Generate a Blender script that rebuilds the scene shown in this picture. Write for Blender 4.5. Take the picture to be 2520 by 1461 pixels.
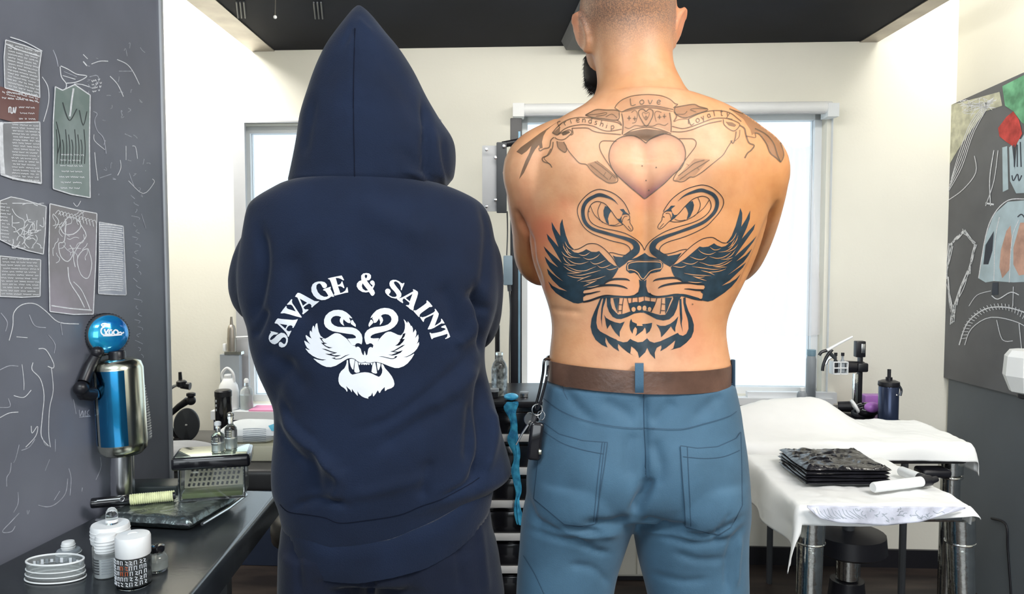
import bpy, bmesh, math, random
import numpy as np
from mathutils import Vector, Matrix, noise
from mathutils.bvhtree import BVHTree
from mathutils.geometry import delaunay_2d_cdt

for o in list(bpy.data.objects):
    bpy.data.objects.remove(o, do_unlink=True)
random.seed(7)
scene = bpy.context.scene
COL = scene.collection

# ------------------------------------------------------------------ camera
W, H, F = 2520.0, 1461.0, 1900.0
CAM = Vector((0, 0, 1.28))
PITCH = math.radians(3.0)
cd = bpy.data.cameras.new('camera')
cd.sensor_width = 36.0
cd.lens = 36.0 * F / W
cd.clip_start = 0.02
cam = bpy.data.objects.new('camera', cd)
cam.location = CAM
cam.rotation_euler = (math.radians(90) - PITCH, 0, 0)
COL.objects.link(cam)
scene.camera = cam

# ------------------------------------------------------------------ world, light, exposure
world = bpy.data.worlds.new('world')
scene.world = world
world.use_nodes = True
bg = world.node_tree.nodes['Background']
bg.inputs[0].default_value = (0.80, 0.93, 1.0, 1)
bg.inputs[1].default_value = 1.5

def area(name, loc, target, sx, sy, power, col=(1, 1, 1)):
    d = bpy.data.lights.new(name, 'AREA')
    d.shape = 'RECTANGLE'
    d.size, d.size_y, d.energy, d.color = sx, sy, power, col
    o = bpy.data.objects.new(name, d)
    o.location = loc
    o.rotation_euler = (Vector(target) - Vector(loc)).to_track_quat('-Z', 'Y').to_euler()
    COL.objects.link(o)
    return o

# added overhead lights and a frontal fill, out of view, brightening the people's backs
area('added_overhead_light', (1.30, 0.15, 2.5), (0.65, 1.4, 0.95), 1.0, 0.5, 40, (1.0, 0.96, 0.93))
area('added_overhead_light', (-0.62, -0.2, 2.5), (-0.6, 1.3, 1.0), 0.8, 0.4, 21, (0.86, 0.96, 1.0))
area('added_front_fill', (0.0, -3.3, 1.5), (0.0, 1.0, 1.2), 3.2, 2.0, 48, (0.95, 0.97, 1.0))
# strip lamp above the dropped ceiling, washing the back wall at upper left
area('cove_strip_lamp', (-1.45, 2.55, 2.55), (-1.35, 3.25, 2.0), 0.8, 0.08, 34, (1.0, 0.98, 0.92))
area('added_wall_fill_mid', (0.15, 2.30, 2.10), (0.2, 3.2, 1.75), 1.6, 0.08, 9, (1.0, 0.97, 0.90))  # added light out of view, brightens the middle of the back wall
area('added_wall_fill_right', (1.55, 2.2, 2.55), (1.6, 2.9, 1.2), 0.6, 0.1, 14, (1.0, 0.97, 0.90))  # added light out of view, brightens the back wall at right

vs = scene.view_settings
vs.view_transform = 'Standard'
vs.look = 'None'
vs.gamma = 1.0
vs.use_curve_mapping = False
vs.exposure = 0.0

# ------------------------------------------------------------------ geometry helpers
cp, sp = math.cos(PITCH), math.sin(PITCH)
def ray(px, py):
    a, b = (px - W / 2) / F, (H / 2 - py) / F
    return Vector((a, cp + b * sp, -sp + b * cp))
def P(px, py, Y):
    """world point seen at photo pixel (px,py) at distance Y in front of the camera plane"""
    d = ray(px, py)
    return CAM + d * (Y / d.y)
def PZ(px, py, z):
    d = ray(px, py)
    return CAM + d * ((z - CAM.z) / d.z)
def proj(co):
    """numpy (n,3) world -> pixels"""
    c = np.asarray(co, dtype=float) - np.array(CAM)
    f = c[:, 1] * cp - c[:, 2] * sp
    u = c[:, 1] * sp + c[:, 2] * cp
    return W / 2 + F * c[:, 0] / f, H / 2 - F * u / f
# back wall plane: slightly turned
WY, WS = 3.22, -0.056
def PW(px, py, off=0.0):
    d = ray(px, py)
    t = (WY - off) / (d.y - WS * d.x)
    return CAM + d * t
def wall_y(x, off=0.0):
    return WY + WS * x - off
# right wall plane
RX = 1.775
def PR(px, py, off=0.0):
    d = ray(px, py)
    return CAM + d * ((RX - off) / d.x)
# blackboard partition, slightly turned
LA, LB = Vector((-0.905, 1.10, 0)), Vector((-0.815, 1.815, 0))
LT = (LB - LA).normalized()
LN = Vector((LT.y, -LT.x, 0))
def PL(px, py, off=0.0):
    d = ray(px, py)
    t = (LA - CAM + LN * off).dot(LN) / d.dot(LN)
    return CAM + d * t

def cat(pts, n=8, closed=False):
    """Catmull-Rom through points (2d or 3d)"""
    p = np.asarray(pts, dtype=float)
    m = len(p)
    if m < 3:
        t = np.linspace(0, 1, n + 1)[:, None]
        return p[0] * (1 - t) + p[-1] * t
    out = []
    rng = m if closed else m - 1
    for i in range(rng):
        if closed:
            a, b, c, d = p[(i - 1) % m], p[i], p[(i + 1) % m], p[(i + 2) % m]
        else:
            a, b, c, d = p[max(i - 1, 0)], p[i], p[i + 1], p[min(i + 2, m - 1)]
        for k in range(n):
            t = k / n
            out.append(0.5 * (2 * b + (c - a) * t + (2 * a - 5 * b + 4 * c - d) * t * t + (3 * b - a - 3 * c + d) * t ** 3))
    if not closed:
        out.append(p[-1])
    return np.array(out)

class MB:
    def __init__(s):
        s.v, s.f, s.m = [], [], []
    def add(s, verts, faces, M=None, mi=0):
        n = len(s.v)
        for v in verts:
            v = Vector(v)
            s.v.append(tuple(M @ v) if M is not None else tuple(v))
        for f in faces:
            s.f.append([i + n for i in f]); s.m.append(mi)
        return s
    def box(s, c, size, rot=None, bevel=0.0, seg=2, M=None, mi=0, taper=None):
        bm = bmesh.new()
        bmesh.ops.create_cube(bm, size=1)
        for v in bm.verts:
            k = 1.0
            if taper and v.co.z > 0: k = taper
            v.co = Vector((v.co.x * size[0] * k, v.co.y * size[1] * k, v.co.z * size[2]))
        if bevel > 0:
            bmesh.ops.bevel(bm, geom=bm.edges[:], offset=bevel, segments=seg, profile=0.5, affect='EDGES')
        T = Matrix.Translation(c)
        if rot is not None: T = T @ rot.to_4x4()
        if M is not None: T = M @ T
        bm.verts.index_update()
        s.add([v.co for v in bm.verts], [[v.index for v in f.verts] for f in bm.faces], T, mi)
        bm.free()
        return s
    def lathe(s, prof, c=(0, 0, 0), seg=28, M=None, mi=0, sx=1.0, sy=1.0):
        vs_, fs = [], []
        n = len(prof)
        for (r, z) in prof:
            for k in range(seg):
                a = 2 * math.pi * k / seg
                vs_.append((r * math.cos(a) * sx, r * math.sin(a) * sy, z))
        for i in range(n - 1):
            for k in range(seg):
                k2 = (k + 1) % seg
                fs.append([i * seg + k, i * seg + k2, (i + 1) * seg + k2, (i + 1) * seg + k])
        if prof[0][0] > 1e-6: fs.append(list(range(seg))[::-1])
        if prof[-1][0] > 1e-6: fs.append([(n - 1) * seg + k for k in range(seg)])
        T = Matrix.Translation(c)
        if M is not None: T = T @ M
        return s.add(vs_, fs, T, mi)
    def tube(s, pts, r, seg=10, mi=0, cap=True, sx=1.0):
        pts = [Vector(p) for p in pts]
        n = len(pts)
        rs = r if hasattr(r, '__len__') else [r] * n
        vs_, fs = [], []
        up = None
        for i, p in enumerate(pts):
            t = (pts[min(i + 1, n - 1)] - pts[max(i - 1, 0)])
            if t.length < 1e-9: t = Vector((0, 0, 1))
            t.normalize()
            if up is None:
                up = Vector((0, 0, 1)) if abs(t.z) < 0.9 else Vector((1, 0, 0))
            a = (up - t * up.dot(t))
            if a.length < 1e-6: a = t.orthogonal()
            a.normalize(); up = a
            b = t.cross(a)
            for k in range(seg):
                th = 2 * math.pi * k / seg
                vs_.append(p + a * (rs[i] * math.cos(th)) + b * (rs[i] * sx * math.sin(th)))
        for i in range(n - 1):
            for k in range(seg):
                k2 = (k + 1) % seg
                fs.append([i * seg + k, i * seg + k2, (i + 1) * seg + k2, (i + 1) * seg + k])
        if cap:
            fs.append(list(range(seg))[::-1]); fs.append([(n - 1) * seg + k for k in range(seg)])
        return s.add(vs_, fs, None, mi)
    def loft(s, rings, closed=True, cap=True, mi=0):
        n, m = len(rings), len(rings[0])
        vs_ = [p for r in rings for p in r]
        fs = []
        for i in range(n - 1):
            for k in range(m if closed else m - 1):
                k2 = (k + 1) % m
                fs.append([i * m + k, i * m + k2, (i + 1) * m + k2, (i + 1) * m + k])
        if cap and closed:
            fs.append(list(range(m))[::-1]); fs.append([(n - 1) * m + k for k in range(m)])
        return s.add(vs_, fs, None, mi)
    def ball(s, c, r, M=None, seg=20, rings=12, mi=0):
        rr = r if hasattr(r, '__len__') else (r, r, r)
        vs_, fs = [(0, 0, -rr[2])], []
        for i in range(1, rings):
            ph = -math.pi / 2 + math.pi * i / rings
            for k in range(seg):
                a = 2 * math.pi * k / seg
                vs_.append((rr[0] * math.cos(ph) * math.cos(a), rr[1] * math.cos(ph) * math.sin(a), rr[2] * math.sin(ph)))
        vs_.append((0, 0, rr[2]))
        for k in range(seg):
            fs.append([0, 1 + (k + 1) % seg, 1 + k])
        for i in range(rings - 2):
            for k in range(seg):
                k2 = (k + 1) % seg
                fs.append([1 + i * seg + k, 1 + i * seg + k2, 1 + (i + 1) * seg + k2, 1 + (i + 1) * seg + k])
        t = len(vs_) - 1
        for k in range(seg):
            fs.append([t, 1 + (rings - 2) * seg + k, 1 + (rings - 2) * seg + (k + 1) % seg])
        T = Matrix.Translation(c)
        if M is not None: T = T @ M
        return s.add(vs_, fs, T, mi)
    def torus(s, c, R, r, M=None, seg=28, sec=10, a0=0.0, a1=2 * math.pi, mi=0):
        pts = []
        for k in range(seg + 1):
            a = a0 + (a1 - a0) * k / seg
            v = Vector((R * math.cos(a), R * math.sin(a), 0))
            if M is not None: v = M @ v
            pts.append(Vector(c) + v)
        return s.tube(pts, r, sec)
    def build(s, name, mat, parent=None, smooth=35, loc=None):
        me = bpy.data.meshes.new(name)
        if loc is None and parent is None:
            a = np.array(s.v)
            loc = Vector(((a[:, 0].min() + a[:, 0].max()) / 2, (a[:, 1].min() + a[:, 1].max()) / 2, a[:, 2].min()))
        off = wloc(parent) if parent is not None else Vector(loc)
        me.from_pydata([(v[0] - off.x, v[1] - off.y, v[2] - off.z) for v in s.v], [], s.f)
        bm = bmesh.new(); bm.from_mesh(me)
        bmesh.ops.recalc_face_normals(bm, faces=bm.faces)
        bm.to_mesh(me); bm.free()
        for mt in (mat if isinstance(mat, (list, tuple)) else [mat]):
            me.materials.append(mt)
        if isinstance(mat, (list, tuple)):
            me.polygons.foreach_set('material_index', s.m)
        if smooth:
            me.shade_smooth()
            if smooth < 180: me.set_sharp_from_angle(angle=math.radians(smooth))
        o = bpy.data.objects.new(name, me)
        COL.objects.link(o)
        if parent is not None: o.parent = parent
        else: o.location = loc
        return o

def wloc(o):
    l = Vector((0, 0, 0))
    while o is not None:
        l += o.location; o = o.parent
    return l
def tag(o, label, category, group=None):
    o['label'] = label; o['category'] = category
    if group: o['group'] = group
    return o
def thing(name, loc, label, category, group=None):
    o = bpy.data.objects.new(name, None)
    o.empty_display_size = 0.05
    o.location = loc
    COL.objects.link(o)
    return tag(o, label, category, group)
def struct(o):
    o['kind'] = 'structure'
    return o
def Rz(a): return Matrix.Rotation(math.radians(a), 4, 'Z')
def Rx(a): return Matrix.Rotation(math.radians(a), 4, 'X')
def Ry(a): return Matrix.Rotation(math.radians(a), 4, 'Y')
def align(d):
    """matrix turning +Z to direction d"""
    return Vector(d).to_track_quat('Z', 'Y').to_matrix().to_4x4()

# ------------------------------------------------------------------ materials
def mat(name, col, rough=0.5, metal=0.0, var=0.0, vscale=6.0, bump=0.0, bscale=60.0, spec=0.5,
        col2=None, trans=0.0, ior=1.45, sheen=0.0, coat=0.0, emit=0.0, alpha=1.0, vec=None, detail=4.0):
    m = bpy.data.materials.new(name)
    m.use_nodes = True
    nt = m.node_tree; N = nt.nodes; L = nt.links
    b = N['Principled BSDF']
    b.inputs['Roughness'].default_value = rough
    b.inputs['Metallic'].default_value = metal
    b.inputs['Specular IOR Level'].default_value = spec
    b.inputs['IOR'].default_value = ior
    b.inputs['Transmission Weight'].default_value = trans
    b.inputs['Sheen Weight'].default_value = sheen
    b.inputs['Coat Weight'].default_value = coat
    b.inputs['Alpha'].default_value = alpha
    c = tuple(col) + (1,)
    b.inputs['Base Color'].default_value = c
    if emit:
        b.inputs['Emission Color'].default_value = c
        b.inputs['Emission Strength'].default_value = emit
    tc = N.new('ShaderNodeTexCoord')
    if var > 0 or col2 is not None:
        nz = N.new('ShaderNodeTexNoise'); nz.inputs['Scale'].default_value = vscale; nz.inputs['Detail'].default_value = detail
        mp = N.new('ShaderNodeMapping')
        if vec: mp.inputs['Scale'].default_value = vec
        L.new(tc.outputs['Object'], mp.inputs['Vector']); L.new(mp.outputs['Vector'], nz.inputs['Vector'])
        cr = N.new('ShaderNodeValToRGB')
        cr.color_ramp.elements[0].position = 0.35; cr.color_ramp.elements[1].position = 0.65
        c2 = tuple(col2) if col2 is not None else tuple(min(1, x * (1 + var)) for x in col)
        c1 = tuple(col) if col2 is not None else tuple(x * (1 - var) for x in col)
        cr.color_ramp.elements[0].color = c1 + (1,); cr.color_ramp.elements[1].color = c2 + (1,)
        L.new(nz.outputs['Fac'], cr.inputs['Fac']); L.new(cr.outputs['Color'], b.inputs['Base Color'])
    if bump > 0:
        n2 = N.new('ShaderNodeTexNoise'); n2.inputs['Scale'].default_value = bscale; n2.inputs['Detail'].default_value = 5
        bp = N.new('ShaderNodeBump'); bp.inputs['Strength'].default_value = bump; bp.inputs['Distance'].default_value = 0.004
        L.new(tc.outputs['Object'], n2.inputs['Vector']); L.new(n2.outputs['Fac'], bp.inputs['Height'])
        L.new(bp.outputs['Normal'], b.inputs['Normal'])
    return m

M = {}
M['cream'] = mat('cream_wall', (0.80, 0.78, 0.69), 0.75, var=0.04, vscale=1.5, bump=0.1, bscale=90)
M['white'] = mat('white_paint', (0.85, 0.86, 0.86), 0.5, var=0.02)
M['frame'] = mat('window_white', (0.80, 0.83, 0.86), 0.4, var=0.02)
M['greyframe'] = mat('grey_jamb', (0.45, 0.46, 0.48), 0.5, var=0.04)
M['black_ceiling'] = mat('black_ceiling', (0.006, 0.007, 0.013), 0.7, var=0.2, vscale=3, spec=0.15)
M['black'] = mat('black_plastic', (0.012, 0.012, 0.016), 0.35, var=0.15)
M['black_gloss'] = mat('black_gloss', (0.01, 0.01, 0.013), 0.12, var=0.1, coat=0.5)
M['charcoal'] = mat('charcoal', (0.05, 0.055, 0.062), 0.5, var=0.1)
M['alu'] = mat('brushed_aluminium', (0.36, 0.33, 0.29), 0.45, 1.0, var=0.15, vscale=7, bump=0.06, bscale=40)
M['steel'] = mat('steel', (0.62, 0.63, 0.64), 0.22, 1.0, var=0.08, vscale=10)
M['chrome'] = mat('chrome', (0.72, 0.73, 0.70), 0.12, 1.0, var=0.10, vscale=30, bump=0.25, bscale=55)
M['board'] = mat('chalkboard_paint', (0.165, 0.175, 0.215), 0.38, var=0.25, vscale=2.2, bump=0.05, bscale=30, spec=0.6)
M['grey_wall'] = mat('grey_paint', (0.13, 0.15, 0.17), 0.6, var=0.08, vscale=2, bump=0.06, bscale=80)
M['counter'] = mat('counter_laminate', (0.022, 0.026, 0.03), 0.22, var=0.25, vscale=9, bump=0.04, bscale=120, spec=0.6)
M['floor'] = mat('dark_floor', (0.018, 0.014, 0.014), 0.45, col2=(0.06, 0.045, 0.038), vscale=3.5, vec=(1, 4, 1))
M['chalk'] = mat('chalk', (0.78, 0.80, 0.84), 0.9, var=0.12, vscale=120)
M['chalk_dim'] = mat('chalk_dim', (0.45, 0.47, 0.54), 0.9, var=0.2, vscale=90)
# ================================================================== room shell
def wall_cells(mb, us, zs, holes, pt, t0, t1, mi=0):
    """cells of a wall between sorted us / zs, leaving holes out; pt(u,z,off)->world"""
    us = sorted(set(us)); zs = sorted(set(zs))
    for i in range(len(us) - 1):
        for j in range(len(zs) - 1):
            uc, zc = (us[i] + us[i + 1]) / 2, (zs[j] + zs[j + 1]) / 2
            if any(h[0] < uc < h[1] and h[2] < zc < h[3] for h in holes): continue
            prism(mb, us[i], us[i + 1], zs[j], zs[j + 1], pt, t0, t1, mi)
def prism(mb, u0, u1, z0, z1, pt, t0, t1, mi=0):
    vs_ = [pt(u, z, t) for t in (t0, t1) for (u, z) in ((u0, z0), (u1, z0), (u1, z1), (u0, z1))]
    mb.add(vs_, [[0, 1, 2, 3], [7, 6, 5, 4], [0, 4, 5, 1], [1, 5, 6, 2], [2, 6, 7, 3], [3, 7, 4, 0]], None, mi)
def wp(u, z, off):
    """back wall coordinates: u = world x on the wall, off towards the room"""
    return Vector((u, wall_y(u) - off, z))
def wallbox(mb, px0, py0, px1, py1, o0, o1, mi=0):
    a, b = PW(px0, py1, o1), PW(px1, py0, o1)
    prism(mb, a.x, b.x, a.z, b.z, wp, o0, o1, mi)
    return a, b

mb = MB(); mb.box((0, -0.2, -0.05), (4.6, 7.4, 0.1))
struct(mb.build('floor', M['floor']))
mb = MB(); mb.box((0, -0.2, 2.75), (4.6, 7.4, 0.1))
struct(mb.build('ceiling', M['white']))

# back wall with two window openings
wl0, wl1 = PW(601, 992), PW(1085, 302)
wr0, wr1 = PW(1282, 968), PW(2036, 272)
HL = (wl0.x, wl1.x, wl0.z, wl1.z)
HR = (wr0.x, wr1.x, wr0.z, wr1.z)
mb = MB()
wall_cells(mb, [-2.2, HL[0], HL[1], HR[0], HR[1], RX + 0.02], [0, HL[2], HL[3], HR[2], HR[3], 2.7], [HL, HR], wp, -0.14, 0.0)
struct(mb.build('wall_back', M['cream'], smooth=0))

# baseboard under the right window
mb = MB(); prism(mb, -2.2, RX, 0.0, 0.075, wp, 0.001, 0.014)
struct(mb.build('baseboard_back', M['black'], smooth=0))

# right wall: cream above, grey dado below, drawing board
mb = MB(); mb.box((RX + 0.06, -0.3, 1.35), (0.12, 7.3, 2.7))
struct(mb.build('wall_right', M['cream'], smooth=0))
mb = MB()
a = PR(2338, 930)
mb.box((RX - 0.003, (a.y - 3.9) / 2, 0.42), (0.006, a.y + 3.9, 0.84))
struct(mb.build('trim_1', M['grey_wall'], smooth=0))
mb = MB(); mb.box((-2.2, -0.3, 1.35), (0.12, 7.3, 2.7))
struct(mb.build('wall_left', M['cream'], smooth=0))
# shop-front wall behind the photographer, mostly glazed
mb = MB()
wall_cells(mb, [-2.2, -1.7, 1.5, 1.8], [0, 0.3, 2.5, 2.7], [(-1.7, 1.5, 0.3, 2.5)], lambda u, z, t: Vector((u, -3.8 + t, z)), -0.05, 0.05)
struct(mb.build('wall_front', M['cream'], smooth=0))

# blackboard partition on the left
mb = MB()
far = LB
near = LA - LT * 2.2
th = LN * -0.05
mb.add([near, far, far + th, near + th, near + Vector((0, 0, 2.7)), far + Vector((0, 0, 2.7)), far + th + Vector((0, 0, 2.7)), near + th + Vector((0, 0, 2.7))],
       [[0, 1, 2, 3], [4, 5, 6, 7], [0, 1, 5, 4], [1, 2, 6, 5], [2, 3, 7, 6], [3, 0, 4, 7]])
struct(mb.build('wall_partition', M['board'], smooth=0))
mb = MB()
e = far + LN * 0.0
mb.box(e + Vector((-0.022, 0.006, 1.35)), (0.056, 0.010, 2.7), rot=Matrix.Rotation(-math.atan2(LN.y, LN.x) * -1, 3, 'Z'))
struct(mb.build('trim_2', M['greyframe'], smooth=0))

# dropped black ceiling over the middle with metal edge strips
zc = PW(1400, 113).z
xl0, xl1 = PW(620, 127).x, PW(676, 125).x
xr0, xr1 = PW(2115, 104).x, PW(2160, 104).x
mb = MB()
mb.add([wp(xl1, zc, 0.001), wp(xr0, zc, 0.001), (xr0, 1.2, zc), (xl1, 1.2, zc), wp(xl1, zc + 0.12, 0.001), wp(xr0, zc + 0.12, 0.001), (xr0, 1.2, zc + 0.12), (xl1, 1.2, zc + 0.12)],
       [[0, 1, 2, 3], [4, 5, 6, 7], [0, 1, 5, 4], [1, 2, 6, 5], [2, 3, 7, 6], [3, 0, 4, 7]])
struct(mb.build('ceiling_soffit', M['black_ceiling'], smooth=0))
for nm, x0, x1 in (('trim_3', xl0, xl1), ('trim_4', xr0, xr1)):
    mb = MB()
    mb.add([wp(x0, zc - 0.004, 0.001), wp(x1, zc - 0.004, 0.001), (x1, 1.2, zc - 0.004), (x0, 1.2, zc - 0.004),
            wp(x0, zc + 0.12, 0.001), wp(x1, zc + 0.12, 0.001), (x1, 1.2, zc + 0.12), (x0, 1.2, zc + 0.12)],
           [[0, 1, 2, 3], [4, 5, 6, 7], [0, 1, 5, 4], [1, 2, 6, 5], [2, 3, 7, 6], [3, 0, 4, 7]])
    struct(mb.build(nm, M['alu'], smooth=0))

# windows
M['glass'] = mat('window_glass', (0.95, 0.98, 1.0), 0.02, trans=1.0, ior=1.02, spec=0.3)
M['pane_sky'] = M['glass']
def window(n, Hh, mull):
    fo = MB()
    u0, u1, z0, z1 = Hh
    w = 0.028
    for (a, b, c, d) in ((u0, u0 + w, z0, z1), (u1 - w, u1, z0, z1), (u0, u1, z0, z0 + w), (u0, u1, z1 - w, z1)):
        prism(fo, a, b, c, d, wp, -0.10, -0.05)
    for t in mull:
        um = u0 + (u1 - u0) * t
        prism(fo, um - 0.014, um + 0.014, z0, z1, wp, -0.10, -0.05)
    o = struct(fo.build('window_%d' % n, M['frame'], smooth=0))
    g = MB(); prism(g, u0 + w, u1 - w, z0 + w, z1 - w, wp, -0.078, -0.074)
    g.build('pane', M['glass'], o, smooth=0)
    sl = MB(); prism(sl, u0 - 0.03, u1 + 0.03, z0 - 0.03, z0 - 0.001, wp, -0.05, 0.05)
    sl.build('window_sill', M['frame'], o, smooth=0)
    return o
w1 = window(1, HL, [0.45])
w2 = window(2, HR, [0.5])
# casing around the windows
mb = MB(); wallbox(mb, 585, 302, 601, 1000, 0.001, 0.02); wallbox(mb, 601, 293, 1085, 302, 0.001, 0.02)
mb.build('casing', M['greyframe'], w1, smooth=0)
mb = MB(); wallbox(mb, 2036, 275, 2051, 990, 0.001, 0.022); wallbox(mb, 1840, 966, 2060, 990, 0.001, 0.03)
mb.build('casing', M['frame'], w2, smooth=0)

# grey tapered duct on the dropped ceiling behind the man's head
mb = MB()
q = [PW(1378, 104, 0.02), PW(1470, 104, 0.02), PW(1470, 20, 0.35), PW(1398, 20, 0.35)]
zt = zc - 0.002
base = [(PW(1378, 104).x, 3.13), (PW(1500, 104).x, 3.13), (PW(1500, 104).x, 2.62), (PW(1398, 104).x, 2.62)]
mb.add([(x, y, zt) for x, y in base] + [(x + (0.02 if i in (0, 3) else -0.02), y, zt - 0.035) for i, (x, y) in enumerate(base)],
       [[0, 1, 2, 3], [4, 5, 6, 7], [0, 1, 5, 4], [1, 2, 6, 5], [2, 3, 7, 6], [3, 0, 4, 7]])
o = mb.build('ceiling_duct', M['charcoal'], smooth=0)
tag(o, 'flat dark grey duct box on the black ceiling beside the man\'s head', 'duct')
# vent slits and a pull cord on the black ceiling
for k, (x0, y0) in enumerate(((582, 4), (772, 6))):
    t = thing('ceiling_vent', PZ(x0 + 14, 22, zc - 0.004), ('small slotted vent on the black ceiling next to the metal edge', 'small slotted vent on the black ceiling left of the hood tip')[k], 'vent', 'vents in the black ceiling')
    for j in range(3):
        a = PZ(x0 + 9 * j, y0, zc - 0.003); b = PZ(x0 + 9 * j + 4, y0 + 40, zc - 0.003)
        mb = MB(); mb.tube([a, b], 0.003, 6); mb.build('slit', M['charcoal'], t)
t = thing('pull_cord', P(677, 46, 2.62), 'thin pull cord with white bead hanging from the black ceiling', 'cord')
mb = MB(); mb.tube([P(679, -40, 2.62), P(677, 38, 2.62)], 0.0015, 6); mb.build('cord', M['alu'], t)
mb = MB(); mb.ball(P(677, 42, 2.62), 0.006); mb.build('bead', M['white'], t)

# right window: roller blind cassette and a sheer cloth
t = thing('roller_blind', PW(1665, 268, 0.04), 'rolled-up white roller blind over the wide window behind the man', 'blind')
a, b = PW(1268, 270, 0.05), PW(2045, 264, 0.05)
mb = MB(); mb.tube([a, b], 0.024, 16); mb.build('fabric_roll', M['white'], t)
for pxx, tone in ((1272, 'white'), (2048, 'frame')):
    mb = MB(); wallbox(mb, pxx - 10, 253, pxx + 18, 286, 0.001, 0.075); mb.build('bracket', M[tone], t, smooth=0)
a, b = PW(1290, 283, 0.06), PW(2030, 277, 0.06)
mb = MB(); mb.tube([a, b], 0.006, 10); mb.build('bottom_bar', M['greyframe'], t)

def sheer(name, col, amt):
    m = bpy.data.materials.new(name); m.use_nodes = True
    nt = m.node_tree; N = nt.nodes; L = nt.links
    b = N['Principled BSDF']; b.inputs['Base Color'].default_value = tuple(col) + (1,); b.inputs['Roughness'].default_value = 0.9
    tr = N.new('ShaderNodeBsdfTranslucent'); tr.inputs['Color'].default_value = tuple(col) + (1,)
    tp = N.new('ShaderNodeBsdfTransparent')
    m1 = N.new('ShaderNodeMixShader'); m1.inputs[0].default_value = 0.6
    m2 = N.new('ShaderNodeMixShader')
    tc = N.new('ShaderNodeTexCoord'); nz = N.new('ShaderNodeTexNoise'); nz.inputs['Scale'].default_value = 8
    mr = N.new('ShaderNodeMapRange'); mr.inputs['To Min'].default_value = amt - 0.08; mr.inputs['To Max'].default_value = amt + 0.08
    L.new(tc.outputs['Object'], nz.inputs['Vector']); L.new(nz.outputs['Fac'], mr.inputs['Value']); L.new(mr.outputs['Result'], m2.inputs[0])
    L.new(b.outputs[0], m1.inputs[1]); L.new(tr.outputs[0], m1.inputs[2])
    L.new(tp.outputs[0], m2.inputs[1]); L.new(m1.outputs[0], m2.inputs[2])
    L.new(m2.outputs[0], N['Material Output'].inputs['Surface'])
    return m
M['sheer'] = sheer('sheer_cloth', (0.95, 0.90, 0.90), 0.45)
mb = MB()
nu, nz_ = 40, 24
vs_ = []
for j in range(nz_ + 1):
    for i in range(nu + 1):
        u, v = i / nu, j / nz_
        l, r = 1700 + (1885 - 1930 + 45) * v, 1995 + 30 * v
        lx = 1935 + (1880 - 1935) * v
        px = lx + (r - lx) * u
        py = 357 + (820 - 357) * v + 8 * math.sin(u * 3)
        off = -0.035 + 0.010 * math.sin(u * 14 + v * 2)
        vs_.append(PW(px, py, off))
fs = [[j * (nu + 1) + i, j * (nu + 1) + i + 1, (j + 1) * (nu + 1) + i + 1, (j + 1) * (nu + 1) + i] for j in range(nz_) for i in range(nu)]
mb.add(vs_, fs)
o = mb.build('sheer_curtain', M['sheer'], smooth=180)
tag(o, 'short pale pinkish sheer cloth hanging in the window right of the man', 'curtain')
# ================================================================== people
def interp(tab, x):
    xs = [t[0] for t in tab]; ys = [t[1] for t in tab]
    return float(np.interp(x, xs, ys))
def ring_px(py, xl, xr, Y, bb, bf, ex=2.3, seg=56, tilt=None, a0=0.0, a1=2 * math.pi, open_=False):
    """horizontal ring whose left/right silhouette sits at photo pixels xl / xr; bb = depth behind centre towards camera, bf = away"""
    A, B = P(xl, py, Y), P(xr, py, Y)
    cx, hw = (A.x + B.x) / 2, (B.x - A.x) / 2
    out = []
    n = seg
    for k in range(n + (1 if open_ else 0)):
        th = a0 + (a1 - a0) * k / n
        c, s = math.cos(th), math.sin(th)
        x = cx + hw * math.copysign(abs(c) ** (2 / ex), c)
        dy = math.copysign(abs(s) ** (2 / ex), s)
        y = Y + dy * (bf if s > 0 else bb)
        z = A.z
        if tilt is not None:
            ppx = W / 2 + F * x / Y
            z = P(ppx, py + interp(tilt, ppx), Y).z
        out.append(Vector((x, y, z)))
    return out
def smooth_rings(spec, n=4):
    a = cat([list(s) for s in spec], n)
    return [list(r) for r in a]
def remesh(mb, voxel, smooth=8, fac=0.5):
    me = bpy.data.meshes.new('tmp')
    me.from_pydata(mb.v, [], mb.f)
    bm = bmesh.new(); bm.from_mesh(me); bmesh.ops.recalc_face_normals(bm, faces=bm.faces); bm.to_mesh(me); bm.free()
    o = bpy.data.objects.new('tmp', me); COL.objects.link(o)
    r = o.modifiers.new('r', 'REMESH'); r.mode = 'VOXEL'; r.voxel_size = voxel
    s = o.modifiers.new('s', 'SMOOTH'); s.factor = fac; s.iterations = smooth
    dg = bpy.context.evaluated_depsgraph_get(); dg.update()
    ev = o.evaluated_get(dg)
    m2 = bpy.data.meshes.new_from_object(ev)
    bpy.data.objects.remove(o, do_unlink=True)
    return m2
def mesh_np(me):
    n = len(me.vertices)
    co = np.empty(n * 3); me.vertices.foreach_get('co', co)
    no = np.empty(n * 3); me.vertices.foreach_get('normal', no)
    return co.reshape(n, 3), no.reshape(n, 3)
def set_co(me, co):
    me.vertices.foreach_set('co', co.ravel()); me.update()
def poly_dist(px, py, pts):
    """distance and parameter (0..1) from points to polyline, numpy"""
    pts = np.asarray(pts, float)
    best = np.full(px.shape, 1e9); tt = np.zeros(px.shape)
    L = np.concatenate([[0], np.cumsum(np.hypot(*(pts[1:] - pts[:-1]).T))])
    for i in range(len(pts) - 1):
        a, b = pts[i], pts[i + 1]
        d = b - a; l2 = max(d @ d, 1e-9)
        t = np.clip(((px - a[0]) * d[0] + (py - a[1]) * d[1]) / l2, 0, 1)
        dist = np.hypot(px - a[0] - t * d[0], py - a[1] - t * d[1])
        m = dist < best
        best[m] = dist[m]; tt[m] = (L[i] + t[m] * (L[i + 1] - L[i])) / L[-1]
    return best, tt
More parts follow.
